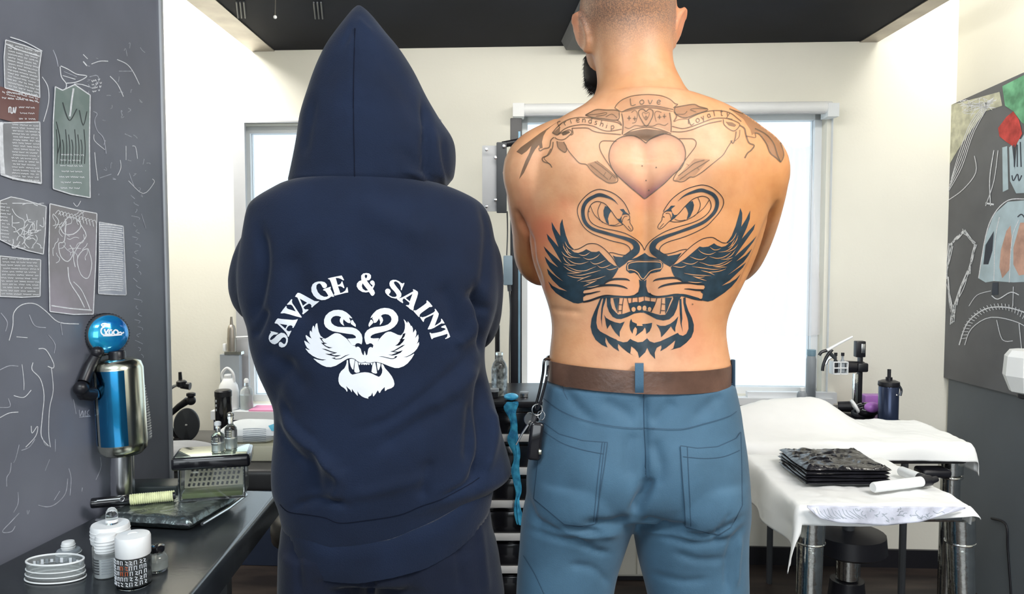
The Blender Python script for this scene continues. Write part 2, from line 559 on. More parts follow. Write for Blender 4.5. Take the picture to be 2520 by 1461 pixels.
def folds(me, lst, facing=True):
    """sculpt creases/ridges: each = (pixel polyline, width px, amplitude m)"""
    co, no = mesh_np(me)
    px, py = proj(co)
    view = co - np.array(CAM)
    f = np.clip(-(no * view).sum(1) / np.linalg.norm(view, axis=1) * 2.5, 0, 1) if facing else np.ones(len(co))
    disp = np.zeros(len(co))
    for pts, w, amp in lst:
        d, t = poly_dist(px, py, cat(pts, 6))
        disp += amp * np.exp(-(d / w) ** 2) * np.clip(np.minimum(t, 1 - t) * 5 + 0.25, 0, 1)
    set_co(me, co + no * (disp * f)[:, None])
def bumps(me, lst):
    co, no = mesh_np(me)
    px, py = proj(co)
    back = np.clip(-no[:, 1] * 2, 0, 1)
    d = np.zeros(len(co))
    for (x, y, sx, sy, a) in lst:
        d += a * np.exp(-((px - x) / sx) ** 2 - ((py - y) / sy) ** 2)
    set_co(me, co + no * (d * back)[:, None])
def obj_from(me, name, mats, parent, smooth=True):
    off = wloc(parent)
    me.transform(Matrix.Translation(-off))
    me.name = name
    me.materials.clear()
    for m in (mats if isinstance(mats, (list, tuple)) else [mats]): me.materials.append(m)
    if smooth: me.shade_smooth()
    o = bpy.data.objects.new(name, me); COL.objects.link(o); o.parent = parent
    return o
def bvh_of(o):
    me = o.data; off = wloc(o)
    vs_ = [v.co + off for v in me.vertices]
    return BVHTree.FromPolygons(vs_, [list(p.vertices) for p in me.polygons])
def limb(mb, pts, rs, n=6, seg=18, sx=1.0):
    a = cat([list(p) + [r] for p, r in zip(pts, rs)], n)
    mb.tube([Vector(q[:3]) for q in a], [q[3] for q in a], seg, sx=sx)
def hand(mb, wrist, d, up, s=1.0):
    """palm, four curled fingers and a thumb leaving the side of the palm"""
    d = Vector(d).normalized(); up = Vector(up).normalized(); side = d.cross(up).normalized()
    pts = [wrist + d * t for t in (0, 0.03, 0.065, 0.095)]
    mb.tube(pts, [0.026 * s, 0.032 * s, 0.038 * s, 0.034 * s], 14, sx=0.55)
    root = wrist + d * 0.085
    for i, l in enumerate((0.070, 0.080, 0.075, 0.058)):
        b = root + up * (0.027 - 0.018 * i)
        p = [b, b + d * l * 0.45, b + d * l * 0.75 - side * 0.012, b + d * l * 0.85 - side * 0.032]
        limb(mb, p, [0.0095, 0.009, 0.0085, 0.007], 4, 10)
    b = wrist + d * 0.03 + up * 0.024
    limb(mb, [b, b + up * 0.022 + d * 0.022, b + up * 0.026 + d * 0.05, b + up * 0.02 + d * 0.07 - side * 0.008], [0.013, 0.0115, 0.0105, 0.008], 4, 10)

# ---------------------------------------------------------------- materials
def skin_mat():
    m = bpy.data.materials.new('skin'); m.use_nodes = True
    nt = m.node_tree; N = nt.nodes; L = nt.links
    b = N['Principled BSDF']
    tc = N.new('ShaderNodeTexCoord')
    nz = N.new('ShaderNodeTexNoise'); nz.inputs['Scale'].default_value = 3.2; nz.inputs['Detail'].default_value = 3
    L.new(tc.outputs['Object'], nz.inputs['Vector'])
    cr = N.new('ShaderNodeValToRGB')
    e = cr.color_ramp.elements
    e[0].position = 0.36; e[0].color = (0.60, 0.262, 0.092, 1)
    e[1].position = 0.64; e[1].color = (0.75, 0.415, 0.245, 1)
    L.new(nz.outputs['Fac'], cr.inputs['Fac'])
    # fine mottling
    n2 = N.new('ShaderNodeTexNoise'); n2.inputs['Scale'].default_value = 45; n2.inputs['Detail'].default_value = 4
    L.new(tc.outputs['Object'], n2.inputs['Vector'])
    mx = N.new('ShaderNodeMix'); mx.data_type = 'RGBA'; mx.blend_type = 'MULTIPLY'; mx.inputs['Factor'].default_value = 0.35
    r2 = N.new('ShaderNodeValToRGB'); r2.color_ramp.elements[0].position = 0.3; r2.color_ramp.elements[0].color = (0.80, 0.66, 0.6, 1); r2.color_ramp.elements[1].position = 0.6
    L.new(n2.outputs['Fac'], r2.inputs['Fac']); L.new(cr.outputs['Color'], mx.inputs['A']); L.new(r2.outputs['Color'], mx.inputs['B'])
    # red irritated skin and stubble come from attributes that follow the body
    at = N.new('ShaderNodeAttribute'); at.attribute_name = 'red'
    m2 = N.new('ShaderNodeMix'); m2.data_type = 'RGBA'; m2.inputs['B'].default_value = (0.62, 0.17, 0.09, 1)
    L.new(at.outputs['Fac'], m2.inputs['Factor']); L.new(mx.outputs['Result'], m2.inputs['A'])
    a3 = N.new('ShaderNodeAttribute'); a3.attribute_name = 'stubble'
    n3 = N.new('ShaderNodeTexNoise'); n3.inputs['Scale'].default_value = 420; n3.inputs['Detail'].default_value = 2
    L.new(tc.outputs['Object'], n3.inputs['Vector'])
    mr = N.new('ShaderNodeMapRange'); mr.inputs['From Min'].default_value = 0.35; mr.inputs['From Max'].default_value = 0.62
    mr.inputs['To Min'].default_value = 0.45; mr.inputs['To Max'].default_value = 1.0
    L.new(n3.outputs['Fac'], mr.inputs['Value'])
    mu = N.new('ShaderNodeMath'); mu.operation = 'MULTIPLY'
    L.new(a3.outputs['Fac'], mu.inputs[0]); L.new(mr.outputs['Result'], mu.inputs[1])
    m3 = N.new('ShaderNodeMix'); m3.data_type = 'RGBA'; m3.inputs['B'].default_value = (0.16, 0.11, 0.09, 1)
    L.new(mu.outputs['Value'], m3.inputs['Factor']); L.new(m2.outputs['Result'], m3.inputs['A'])
    L.new(m3.outputs['Result'], b.inputs['Base Color'])
    b.inputs['Roughness'].default_value = 0.46
    b.inputs['Specular IOR Level'].default_value = 0.45
    b.inputs['Subsurface Weight'].default_value = 0.12
    b.inputs['Subsurface Radius'].default_value = (0.02, 0.007, 0.004)
    b.inputs['Subsurface Scale'].default_value = 0.4
    n4 = N.new('ShaderNodeTexNoise'); n4.inputs['Scale'].default_value = 190; n4.inputs['Detail'].default_value = 3
    bp = N.new('ShaderNodeBump'); bp.inputs['Strength'].default_value = 0.10; bp.inputs['Distance'].default_value = 0.002
    L.new(tc.outputs['Object'], n4.inputs['Vector']); L.new(n4.outputs['Fac'], bp.inputs['Height']); L.new(bp.outputs['Normal'], b.inputs['Normal'])
    return m
M['skin'] = skin_mat()
M['hoodie'] = mat('navy_fleece', (0.0066, 0.0142, 0.038), 0.85, var=0.2, vscale=7, bump=0.22, bscale=420, sheen=0.12, spec=0.25)
M['hoodie_dark'] = mat('navy_seam', (0.004, 0.006, 0.016), 0.9, var=0.1, spec=0.2)
M['sweatpants'] = mat('navy_sweatpants', (0.0058, 0.0105, 0.028), 0.85, var=0.18, vscale=6, bump=0.2, bscale=380, sheen=0.15, spec=0.25)
M['denim'] = mat('slate_blue_cotton', (0.062, 0.138, 0.215), 0.68, var=0.14, vscale=9, bump=0.16, bscale=520, sheen=0.12, spec=0.3)
M['denim_seam'] = mat('slate_blue_seam', (0.030, 0.066, 0.112), 0.8, var=0.1)
M['belt'] = mat('brown_leather', (0.135, 0.072, 0.050), 0.28, var=0.28, vscale=14, bump=0.12, bscale=120, spec=0.55)
M['print'] = mat('white_screen_print', (0.80, 0.83, 0.88), 0.7, var=0.04, vscale=20)
M['beard'] = mat('black_beard', (0.012, 0.010, 0.010), 0.6, var=0.3, vscale=60)
M['shoe'] = mat('shoe_leather', (0.02, 0.02, 0.022), 0.5, var=0.2)

MY = 1.50   # distance of both people
# ================================================================== the man
man = thing('person', (P(1575, 900, MY).x, MY, 0), 'shirtless man seen from behind with tattooed back, brown belt and blue trousers', 'person')
mb = MB()
torso = [  # py, xl, xr, back, front
    (236, 1462, 1705, 0.080, 0.075), (262, 1432, 1780, 0.090, 0.085), (294, 1376, 1838, 0.098, 0.098), (330, 1330, 1886, 0.106, 0.110),
    (370, 1288, 1908, 0.112, 0.120), (420, 1268, 1914, 0.120, 0.128), (470, 1274, 1904, 0.122, 0.132), (510, 1284, 1892, 0.120, 0.132), (545, 1292, 1882, 0.118, 0.130),
    (589, 1303, 1870, 0.114, 0.126), (642, 1311, 1851, 0.108, 0.120), (705, 1333, 1822, 0.102, 0.114), (763, 1352, 1794, 0.097, 0.110),
    (810, 1358, 1784, 0.096, 0.110), (863, 1353, 1790, 0.099, 0.112), (905, 1352, 1798, 0.102, 0.112), (950, 1360, 1790, 0.096, 0.104), (1080, 1380, 1770, 0.08, 0.09), (1180, 1420, 1730, 0.07, 0.08)]
rings = [ring_px(r[0], r[1], r[2], MY, r[3], r[4], 2.2) for r in smooth_rings(torso, 3)]
mb.loft(rings)
# shoulders and folded arms
limb(mb, [P(1400, 350, 1.49), P(1322, 405, 1.49), P(1322, 470, 1.50), P(1324, 560, 1.575), P(1324, 636, 1.645), P(1345, 664, 1.685)],
     [0.052, 0.062, 0.060, 0.054, 0.049, 0.040])
limb(mb, [P(1790, 345, 1.49), P(1858, 400, 1.49), P(1862, 460, 1.50), P(1848, 560, 1.58), P(1824, 630, 1.65), P(1806, 660, 1.69)],
     [0.052, 0.060, 0.057, 0.050, 0.046, 0.038])
limb(mb, [P(1340, 650, 1.68), P(1430, 640, 1.715), P(1560, 600, 1.73), P(1660, 570, 1.70)], [0.043, 0.045, 0.036, 0.029])
limb(mb, [P(1812, 648, 1.685), P(1730, 625, 1.74), P(1600, 570, 1.765), P(1500, 545, 1.755)], [0.042, 0.044, 0.035, 0.028])
hand(mb, P(1655, 572, 1.70), (0.9, -0.12, 0.15), (0, 0.25, 1))
hand(mb, P(1505, 546, 1.755), (-0.9, -0.05, 0.25), (0, 0.2, 1))
# neck and head (turned and bent a little to the left)
neck = [(262, 1440, 1740, 1.505, 0.085, 0.07), (232, 1463, 1695, 1.512, 0.076, 0.07), (200, 1470, 1674, 1.520, 0.072, 0.066), (165, 1466, 1657, 1.527, 0.073, 0.066),
        (130, 1460, 1653, 1.533, 0.076, 0.07), (95, 1452, 1654, 1.538, 0.082, 0.075), (60, 1440, 1658, 1.542, 0.092, 0.08)]
rings = [ring_px(r[0], r[1], r[2], r[3], r[4], r[5], 2.15) for r in smooth_rings(neck, 3)]
mb.loft(rings)
head = [(205, 1470, 1590, 1.600, 0.03, 0.045), (180, 1452, 1622, 1.595, 0.055, 0.060), (140, 1444, 1644, 1.578, 0.078, 0.088), (95, 1436, 1654, 1.560, 0.096, 0.098), (50, 1428, 1660, 1.548, 0.106, 0.104),
        (10, 1427, 1661, 1.542, 0.110, 0.106), (-30, 1436, 1653, 1.542, 0.104, 0.102), (-62, 1458, 1632, 1.545, 0.086, 0.085), (-84, 1492, 1598, 1.548, 0.052, 0.055), (-93, 1530, 1560, 1.55, 0.015, 0.016)]
rings = [ring_px(r[0], r[1], r[2], r[3], r[4], r[5], 2.1) for r in smooth_rings(head, 3)]
mb.loft(rings)
# nose, brow, lips on the far side
fy = 1.655
limb(mb, [P(1530, 20, fy - 0.012), P(1524, 60, fy + 0.006), P(1520, 88, fy + 0.022), P(1522, 98, fy + 0.004)], [0.009, 0.011, 0.015, 0.012])
limb(mb, [P(1480, 30, fy - 0.02), P(1528, 22, fy - 0.008), P(1580, 30, fy - 0.02)], [0.010, 0.012, 0.010])
limb(mb, [P(1500, 128, fy - 0.014), P(1524, 126, fy - 0.004), P(1548, 128, fy - 0.014)], [0.006, 0.009, 0.006])
# ears
def ear(cx, cy, sgn, ty):
    c = P(cx, cy, ty)
    Rm = Ry(sgn * 17) @ Rz(sgn * -28)
    mb.ball(c, (0.0085, 0.024, 0.040), Rm)
    pts = []
    for k in range(13):
        a = math.radians(-110 + 250 * k / 12)
        v = Vector((sgn * 0.006, -0.004 - 0.020 * math.cos(a) * 1.0, 0.036 * math.sin(a)))
        pts.append(c + (Rm.to_3x3() @ v))
    mb.tube(pts, [0.0055] * 13, 8)
    mb.ball(c + (Rm.to_3x3() @ Vector((sgn * 0.0, -0.006, -0.034))), (0.008, 0.010, 0.012))
ear(1431, 80, -1, 1.535)
ear(1667, 68, 1, 1.535)
me = remesh(mb, 0.0045, 10)
cxs = 1588
bumps(me, [(1420, 400, 70, 75, 0.010), (1765, 400, 70, 75, 0.010), (1480, 300, 90, 40, 0.006), (1700, 300, 90, 40, 0.006),
           (1520, 780, 38, 110, 0.007), (1660, 780, 38, 110, 0.007), (1370, 600, 40, 80, 0.004), (1815, 600, 40, 80, 0.004),
           (1588, 230, 40, 30, 0.004), (1588, 905, 70, 40, -0.004), (1500, 520, 60, 60, -0.002), (1680, 520, 60, 60, -0.002)])
folds(me, [([(1586, 330), (1588, 480), (1588, 620), (1586, 760), (1584, 880)], 20, -0.0075),
           ([(1590, 330), (1588, 400)], 60, -0.004),
           ([(1272, 520), (1284, 552), (1304, 590), (1311, 642), (1332, 700)], 7, -0.010), ([(1912, 500), (1886, 558), (1869, 605), (1851, 649), (1826, 700)], 7, -0.010),
           ([(1500, 372), (1462, 430), (1440, 490), (1400, 530)], 26, -0.003),
           ([(1690, 372), (1716, 430), (1740, 490), (1790, 530)], 26, -0.003),
           ([(1352, 758), (1390, 765), (1430, 768)], 7, -0.0025),
           ([(1460, 236), (1420, 268), (1370, 302)], 16, 0.003),
           ([(1560, 195), (1600, 198), (1640, 190)], 8, -0.0012), ([(1530, 225), (1590, 232), (1650, 226)], 9, -0.0012)])
co, no = mesh_np(me)
px, py = proj(co)
red = np.zeros(len(co))
for (x, y, sx, sy, a) in ((1345, 560, 45, 40, .75), (1330, 620, 30, 50, .5), (1390, 500, 25, 20, .35), (1700, 780, 30, 60, .35), (1475, 800, 30, 60, .25), (1600, 500, 60, 25, .25), (1590, 470, 40, 30, .3),
                          (1410, 60, 30, 90, .5), (1690, 60, 30, 90, .6), (1700, 850, 60, 40, .25), (1730, 620, 60, 30, .12), (1570, 720, 60, 40, .2), (1290, 520, 30, 80, .35), (1335, 705, 60, 18, .5)):
    red += a * np.exp(-((px - x) / sx) ** 2 - ((py - y) / sy) ** 2)
rng = np.random.default_rng(3)
at = me.attributes.new('red', 'FLOAT', 'POINT'); at.data.foreach_set('value', np.clip(red, 0, 0.8))
st = np.clip((150 - py - 0.0004 * (px - 1560) ** 2 * 1.0 + 40 * np.sin(px * 0.05) * 0.12) / 120, 0, 1) * np.clip((1.62 - co[:, 1]) / 0.04, 0, 1)
st = st ** 1.25
st *= np.where((px < 1424) | (px > 1664), 0.0, 1.0)
at = me.attributes.new('stubble', 'FLOAT', 'POINT'); at.data.foreach_set('value', np.clip(st, 0, 0.85))
body = obj_from(me, 'body', M['skin'], man)
body['label'] = 'bare tattooed back, neck and shaved head'
BODY = bvh_of(body)

# beard on the jaw, left cheek in view
mb = MB()
mb.loft([ring_px(r[0], r[1], r[2], r[3], r[4], r[5], 2.1, 40) for r in smooth_rings(
    [(226, 1460, 1560, 1.625, 0.022, 0.045), (210, 1443, 1592, 1.615, 0.045, 0.060), (185, 1437, 1620, 1.605, 0.050, 0.072), (160, 1437, 1636, 1.602, 0.044, 0.074), (138, 1441, 1646, 1.606, 0.03, 0.066), (125, 1448, 1650, 1.615, 0.015, 0.05)], 3)])
rng = random.Random(5)
for k in range(900):
    t = rng.random()
    py_ = 138 + 92 * t
    base = P(1440 + rng.random() * 22 + (12 * max(0, (t - .72) * 4)), py_, 1.600 + rng.random() * 0.012)
    d = Vector((-0.6 - rng.random() * .5, rng.random() * 0.5 - .3, -0.5 - rng.random() * .8)).normalized() * (0.006 + 0.008 * rng.random())
    s_ = d.orthogonal().normalized() * 0.0006
    n0 = len(mb.v)
    mb.v += [tuple(base - s_), tuple(base + s_), tuple(base + d)]; mb.f.append([n0, n0 + 1, n0 + 2]); mb.m.append(0)
bd = mb.build('beard', M['beard'], man, smooth=60)
bd['label'] = 'short black beard'

# trousers
mb = MB()
pel = [(938, 1339, 1802, 0.112, 0.116), (965, 1337, 1808, 0.114, 0.118), (1004, 1334, 1816, 0.119, 0.118), (1050, 1322, 1822, 0.126, 0.116), (1100, 1308, 1829, 0.133, 0.112), (1150, 1297, 1834, 0.137, 0.108),
       (1200, 1295, 1838, 0.132, 0.104), (1245, 1300, 1830, 0.110, 0.098)]
mb.loft([ring_px(r[0], r[1], r[2], MY, r[3], r[4], 2.5) for r in smooth_rings(pel, 3)])
def leg_rings(tab, Y):
    out = []
    for (py_, l, r, bb, bf) in smooth_rings(tab, 3):
        out.append(ring_px(py_, l, r, Y, bb, bf, 2.2, 40))
    return out
def leg_down(rings, cx, Y, zs):
    for z, rx, ry, dx, dy in zs:
        rings.append([Vector((cx + dx + rx * math.cos(2 * math.pi * k / 40), Y + dy + ry * math.sin(2 * math.pi * k / 40), z)) for k in range(40)])
    return rings
lw = P(1388, 1461, MY); rw = P(1716, 1461, MY)
L_ = leg_rings([(1165, 1300, 1572, 0.130, 0.09), (1215, 1295, 1572, 0.135, 0.10), (1263, 1285, 1566, 0.122, 0.10), (1300, 1281, 1553, 0.110, 0.10), (1345, 1278, 1538, 0.103, 0.10), (1407, 1273, 1518, 0.100, 0.10), (1461, 1270, 1508, 0.098, 0.098)], MY)
L_ = leg_down(L_, lw.x, MY, [(0.50, 0.085, 0.088, -.01, 0), (0.3, 0.078, 0.08, -.02, -.005), (0.1, 0.072, 0.085, -.03, 0.0), (0.035, 0.074, 0.095, -.03, .01)])
R_ = leg_rings([(1165, 1556, 1834, 0.130, 0.09), (1215, 1556, 1838, 0.135, 0.10), (1263, 1558, 1840, 0.122, 0.10), (1305, 1559, 1837, 0.110, 0.10), (1374, 1571, 1837, 0.102, 0.10), (1436, 1587, 1838, 0.099, 0.10), (1461, 1593, 1838, 0.098, 0.098)], MY)
R_ = leg_down(R_, rw.x, MY, [(0.50, 0.085, 0.088, 0.01, 0), (0.3, 0.078, 0.08, .02, -.005), (0.1, 0.072, 0.085, .03, 0.0), (0.035, 0.074, 0.095, .03, .01)])
mb.loft(L_); mb.loft(R_)
me = remesh(mb, 0.0055, 10)
bumps(me, [(1455, 1165, 85, 80, 0.012), (1690, 1165, 85, 80, 0.012), (1575, 1165, 26, 90, -0.010), (1572, 1010, 60, 30, -0.004)])
TF = [([(1583, 960), (1585, 1060), (1584, 1150), (1580, 1210), (1566, 1262)], 9, -0.006),
           ([(1600, 1175), (1590, 1205), (1572, 1240), (1560, 1268)], 13, -0.013), ([(1440, 1288), (1500, 1290), (1548, 1278)], 12, -0.008), ([(1580, 1282), (1640, 1296), (1700, 1300)], 12, -0.008),
           ([(1605, 1080), (1625, 1150), (1612, 1200)], 16, -0.005), ([(1560, 1060), (1545, 1120), (1552, 1180)], 16, -0.004),
           ([(1310, 1275), (1360, 1300), (1420, 1305), (1490, 1318)], 9, -0.006), ([(1300, 1300), (1370, 1325), (1460, 1342)], 8, -0.004),
           ([(1405, 1318), (1450, 1350), (1500, 1362)], 8, -0.004), ([(1350, 1290), (1430, 1318), (1520, 1316)], 7, 0.004),
           ([(1600, 1290), (1680, 1318), (1760, 1316), (1830, 1270)], 9, -0.006), ([(1620, 1318), (1720, 1340), (1810, 1325)], 8, -0.004),
           ([(1580, 1300), (1640, 1312), (1720, 1330)], 7, 0.004), ([(1660, 1360), (1720, 1378), (1790, 1375)], 9, -0.003),
           ([(1835, 1290), (1800, 1340), (1788, 1400), (1792, 1461)], 8, -0.004), ([(1822, 1320), (1815, 1380), (1812, 1440)], 6, 0.004), ([(1800, 1260), (1770, 1310), (1760, 1350)], 7, -0.003),
           ([(1290, 1200), (1310, 1260), (1330, 1300)], 8, -0.004), ([(1385, 930), (1400, 975), (1440, 1020), (1470, 1040)], 14, -0.003), ([(1660, 985), (1630, 1020), (1600, 1040)], 16, -0.004),
           ([(1780, 970), (1740, 1000), (1710, 1030)], 14, -0.003), ([(1480, 985), (1530, 1010), (1565, 1040)], 14, -0.003),
           ([(1500, 1440), (1460, 1400), (1400, 1390)], 10, -0.003), ([(1600, 1410), (1680, 1430), (1740, 1425)], 9, -0.0025)]
folds(me, [(p_, w_, a_ * 1.45) for p_, w_, a_ in TF])
trousers = obj_from(me, 'trousers', M['denim'], man)
trousers['label'] = 'slate blue work trousers'
TRO = bvh_of(trousers)
for s_, w_ in ((-1, lw), (1, rw)):
    mb = MB()
    x0 = w_.x + s_ * 0.03
    sh = [(0.0, 0.048, 0.125), (0.02, 0.052, 0.135), (0.05, 0.050, 0.128), (0.085, 0.044, 0.09), (0.12, 0.042, 0.06)]
    mb.loft([[Vector((x0 + rx * math.cos(a) , MY + 0.045 + (0.02 if z < .08 else -.03) + ry * math.sin(a), z)) for a in [2 * math.pi * k / 28 for k in range(28)]] for z, rx, ry in sh])
    mb.build('shoe', M['shoe'], man)

# ================================================================== the hooded person
hp = thing('person', (P(930, 900, MY).x, MY, 0), 'person in a dark navy hoodie with white emblem, hood up, seen from behind', 'person')
HB = (M['hoodie'])
mb = MB()
tor = [(430, 800, 1040, 0.085, 0.08), (448, 712, 1072, 0.098, 0.09), (465, 674, 1120, 0.105, 0.10), (487, 636, 1166, 0.111, 0.11), (506, 617, 1190, 0.116, 0.12), (535, 609, 1206, 0.122, 0.13), (580, 602, 1216, 0.128, 0.138), (650, 592, 1226, 0.132, 0.145),
       (720, 592, 1226, 0.135, 0.15), (765, 602, 1220, 0.135, 0.15), (805, 616, 1208, 0.135, 0.15), (851, 622, 1194, 0.134, 0.15), (908, 640, 1195, 0.134, 0.15), (960, 664, 1208, 0.135, 0.15), (1000, 680, 1218, 0.137, 0.15),
       (1065, 681, 1234, 0.140, 0.15), (1120, 676, 1250, 0.142, 0.15), (1165, 674, 1260, 0.142, 0.15), (1205, 677, 1250, 0.140, 0.148), (1240, 690, 1216, 0.134, 0.144), (1290, 700, 1200, 0.126, 0.138)]
lowtilt = [(660, -10), (720, 0), (837, 14), (905, 6), (1000, -10), (1087, -28), (1149, -40), (1260, -55)]
def tilt_at(py_):
    k = min(1, max(0, (py_ - 1150) / 100))
    return [(x, t * k) for x, t in lowtilt]
mb.loft([ring_px(r[0], r[1], r[2], MY, r[3], r[4], 2.25, 64, tilt_at(r[0])) for r in smooth_rings(tor, 3)])
# sleeves, arms folded in front
limb(mb, [P(730, 560, 1.50), P(700, 580, 1.50), P(664, 630, 1.51), P(646, 690, 1.55), P(652, 728, 1.59), P(690, 735, 1.65)], [0.050, 0.058, 0.064, 0.066, 0.062, 0.050])
limb(mb, [P(1105, 560, 1.50), P(1125, 585, 1.50), P(1155, 645, 1.51), P(1160, 740, 1.55), P(1152, 800, 1.60), P(1120, 800, 1.66)], [0.050, 0.056, 0.064, 0.064, 0.060, 0.050])
limb(mb, [P(675, 732, 1.64), P(780, 735, 1.71), P(900, 700, 1.74), P(1000, 670, 1.72)], [0.055, 0.056, 0.050, 0.044])
limb(mb, [P(1135, 800, 1.65), P(1050, 775, 1.73), P(930, 720, 1.77), P(850, 690, 1.76)], [0.055, 0.056, 0.050, 0.044])
me = remesh(mb, 0.0055, 8)
hood_folds = [([(682, 985), (720, 1050), (775, 1105), (838, 1178)], 9, 0.0045), ([(676, 1030), (710, 1090), (760, 1140)], 10, -0.003), ([(1150, 880), (1060, 960), (960, 1030), (880, 1060)], 13, -0.003), ([(1192, 1120), (1150, 1190), (1090, 1225)], 9, -0.004), ([(640, 560), (650, 640), (640, 720), (622, 790)], 14, -0.006), ([(655, 760), (640, 800), (622, 830)], 10, -0.005),
              ([(1186, 500), (1200, 560), (1196, 640), (1186, 720)], 12, -0.004),
              ([(1170, 700), (1186, 760), (1188, 820), (1190, 868)], 11, -0.010), ([(1150, 715), (1180, 745), (1205, 770)], 12, -0.006), ([(1188, 790), (1160, 820), (1120, 850)], 18, 0.004),
              ([(700, 1020), (740, 1080), (790, 1130), (830, 1170)], 20, 0.006), ([(690, 990), (720, 1040), (770, 1090)], 14, -0.004),
              ([(835, 1150), (838, 1190), (815, 1230)], 16, 0.005), ([(775, 1090), (775, 1160), (780, 1220)], 18, -0.005),
              ([(1140, 960), (1080, 1010), (1000, 1060), (930, 1110)], 20, -0.005), ([(1170, 900), (1130, 960), (1060, 1010)], 20, 0.005),
              ([(1195, 900), (1185, 1000), (1190, 1100), (1165, 1200)], 15, -0.010), ([(1162, 980), (1155, 1060), (1150, 1140)], 13, -0.006), ([(1215, 1000), (1212, 1080), (1190, 1160)], 15, 0.006),
              ([(1060, 1130), (1045, 1180), (1040, 1230)], 14, -0.004), ([(720, 880), (680, 940), (670, 1000)], 20, -0.004), ([(640, 860), (700, 900), (760, 960)], 24, -0.004),
              ([(1080, 700), (1110, 760), (1130, 840)], 24, -0.004), ([(700, 620), (740, 700), (735, 800)], 34, -0.004), ([(880, 500), (960, 540), (1060, 580)], 30, 0.003),
              ([(860, 1220), (960, 1200), (1060, 1170)], 16, 0.003), ([(720, 1250), (780, 1230), (860, 1245)], 10, -0.004)]
folds(me, [(p_, w_, a_ * 1.9) for p_, w_, a_ in hood_folds])
hoodie = obj_from(me, 'hoodie', HB, hp)
hoodie['label'] = 'navy fleece hooded sweatshirt'
HOOD_B = bvh_of(hoodie)
# ribbed hem band
mb = MB()
hem_top = [(660, 1226), (681, 1238), (712, 1262), (759, 1270), (800, 1277), (837, 1290), (905, 1282), (983, 1269), (1035, 1248), (1087, 1230), (1149, 1198), (1191, 1172), (1240, 1160)]
hem_bot = [(680, 1340), (694, 1346), (722, 1357), (774, 1367), (832, 1371), (905, 1371), (983, 1358), (1061, 1340), (1128, 1311), (1191, 1270), (1240, 1240)]
rr = []
for k, (xl, xr, bb) in enumerate([(686, 1222, 0.128), (690, 1218, 0.134), (693, 1214, 0.133), (694, 1210, 0.131), (696, 1206, 0.129), (700, 1200, 0.125), (716, 1184, 0.11)]):
    t = min(1, k / 5)
    tab = [(x, interp(hem_top, x) * (1 - t) + interp(hem_bot, x) * t) for x in range(660, 1260, 20)]
    if k == 6: tab = [(x, y - 6) for x, y in tab]
    rr.append(ring_px(0, xl, xr, MY, bb, bb + 0.01, 2.4, 160, tab))
# fine vertical ribbing
for i, r in enumerate(rr):
    c = sum(r, Vector()) / len(r)
    for j in range(len(r)):
        if j % 2 and 0 < i < 6: r[j] = r[j] + (Vector((c.x, c.y, r[j].z)) - r[j]).normalized() * 0.0012
mb.loft(rr)
hb = mb.build('hem_band', M['hoodie'], hp, smooth=60)
# hood: open shell
hd = [(458, 722, 1098, 1.525, 0.118, 0.10), (446, 716, 1108, 1.525, 0.122, 0.115), (430, 719, 1117, 1.527, 0.124, 0.12), (383, 729, 1121, 1.53, 0.126, 0.13), (340, 737, 1113, 1.532, 0.126, 0.135), (290, 745, 1080, 1.535, 0.124, 0.135), (235, 762, 1048, 1.535, 0.118, 0.132),
      (177, 782, 1019, 1.532, 0.106, 0.124), (125, 806, 986, 1.527, 0.090, 0.11), (85, 832, 953, 1.522, 0.070, 0.09), (50, 855, 925, 1.518, 0.045, 0.06), (28, 868, 905, 1.515, 0.022, 0.03), (16, 878, 890, 1.514, 0.007, 0.01)]
mb = MB()
a0, a1 = math.radians(180 - 58), math.radians(360 + 58)
mb.loft([ring_px(r[0], r[1], r[2], r[3], r[4], r[5], 2.25, 90, None, a0, a1, True) for r in smooth_rings(hd, 5)], closed=False)
me = bpy.data.meshes.new('hood'); me.from_pydata(mb.v, [], mb.f); me.update()
bm = bmesh.new(); bm.from_mesh(me); bmesh.ops.recalc_face_normals(bm, faces=bm.faces)
bm.to_mesh(me); bm.free()
co, no = mesh_np(me)
if (no[:, 1] * (co[:, 1] - 1.53)).mean() < 0: me.flip_normals()
folds(me, [([(1044, 240), (1050, 310), (1046, 370), (1054, 452)], 8, -0.014), ([(1066, 320), (1076, 390), (1096, 455)], 9, 0.006), ([(1090, 340), (1094, 400), (1106, 455)], 7, -0.005),
           ([(872, 80), (870, 200), (872, 300), (873, 444)], 5, -0.002), ([(863, 80), (861, 200), (862, 300)], 7, 0.002), ([(881, 80), (880, 200), (882, 300)], 7, 0.002),
           ([(772, 240), (758, 320), (750, 380)], 10, -0.005), ([(930, 130), (1000, 230), (1040, 320)], 22, -0.004), ([(830, 130), (800, 220), (780, 320)], 22, -0.003),
           ([(1000, 420), (1030, 432), (1055, 450)], 8, 0.006), ([(980, 365), (1020, 400), (1046, 432)], 12, -0.004), ([(835, 240), (868, 250), (905, 246)], 6, -0.002),
           ([(866, 60), (860, 85), (845, 110)], 6, -0.004), ([(880, 45), (895, 62), (915, 80)], 6, 0.003)])
hood = obj_from(me, 'hood', M['hoodie'], hp)
sm = hood.modifiers.new('thick', 'SOLIDIFY'); sm.thickness = 0.006; sm.offset = -1
HOODB = bvh_of(hood)
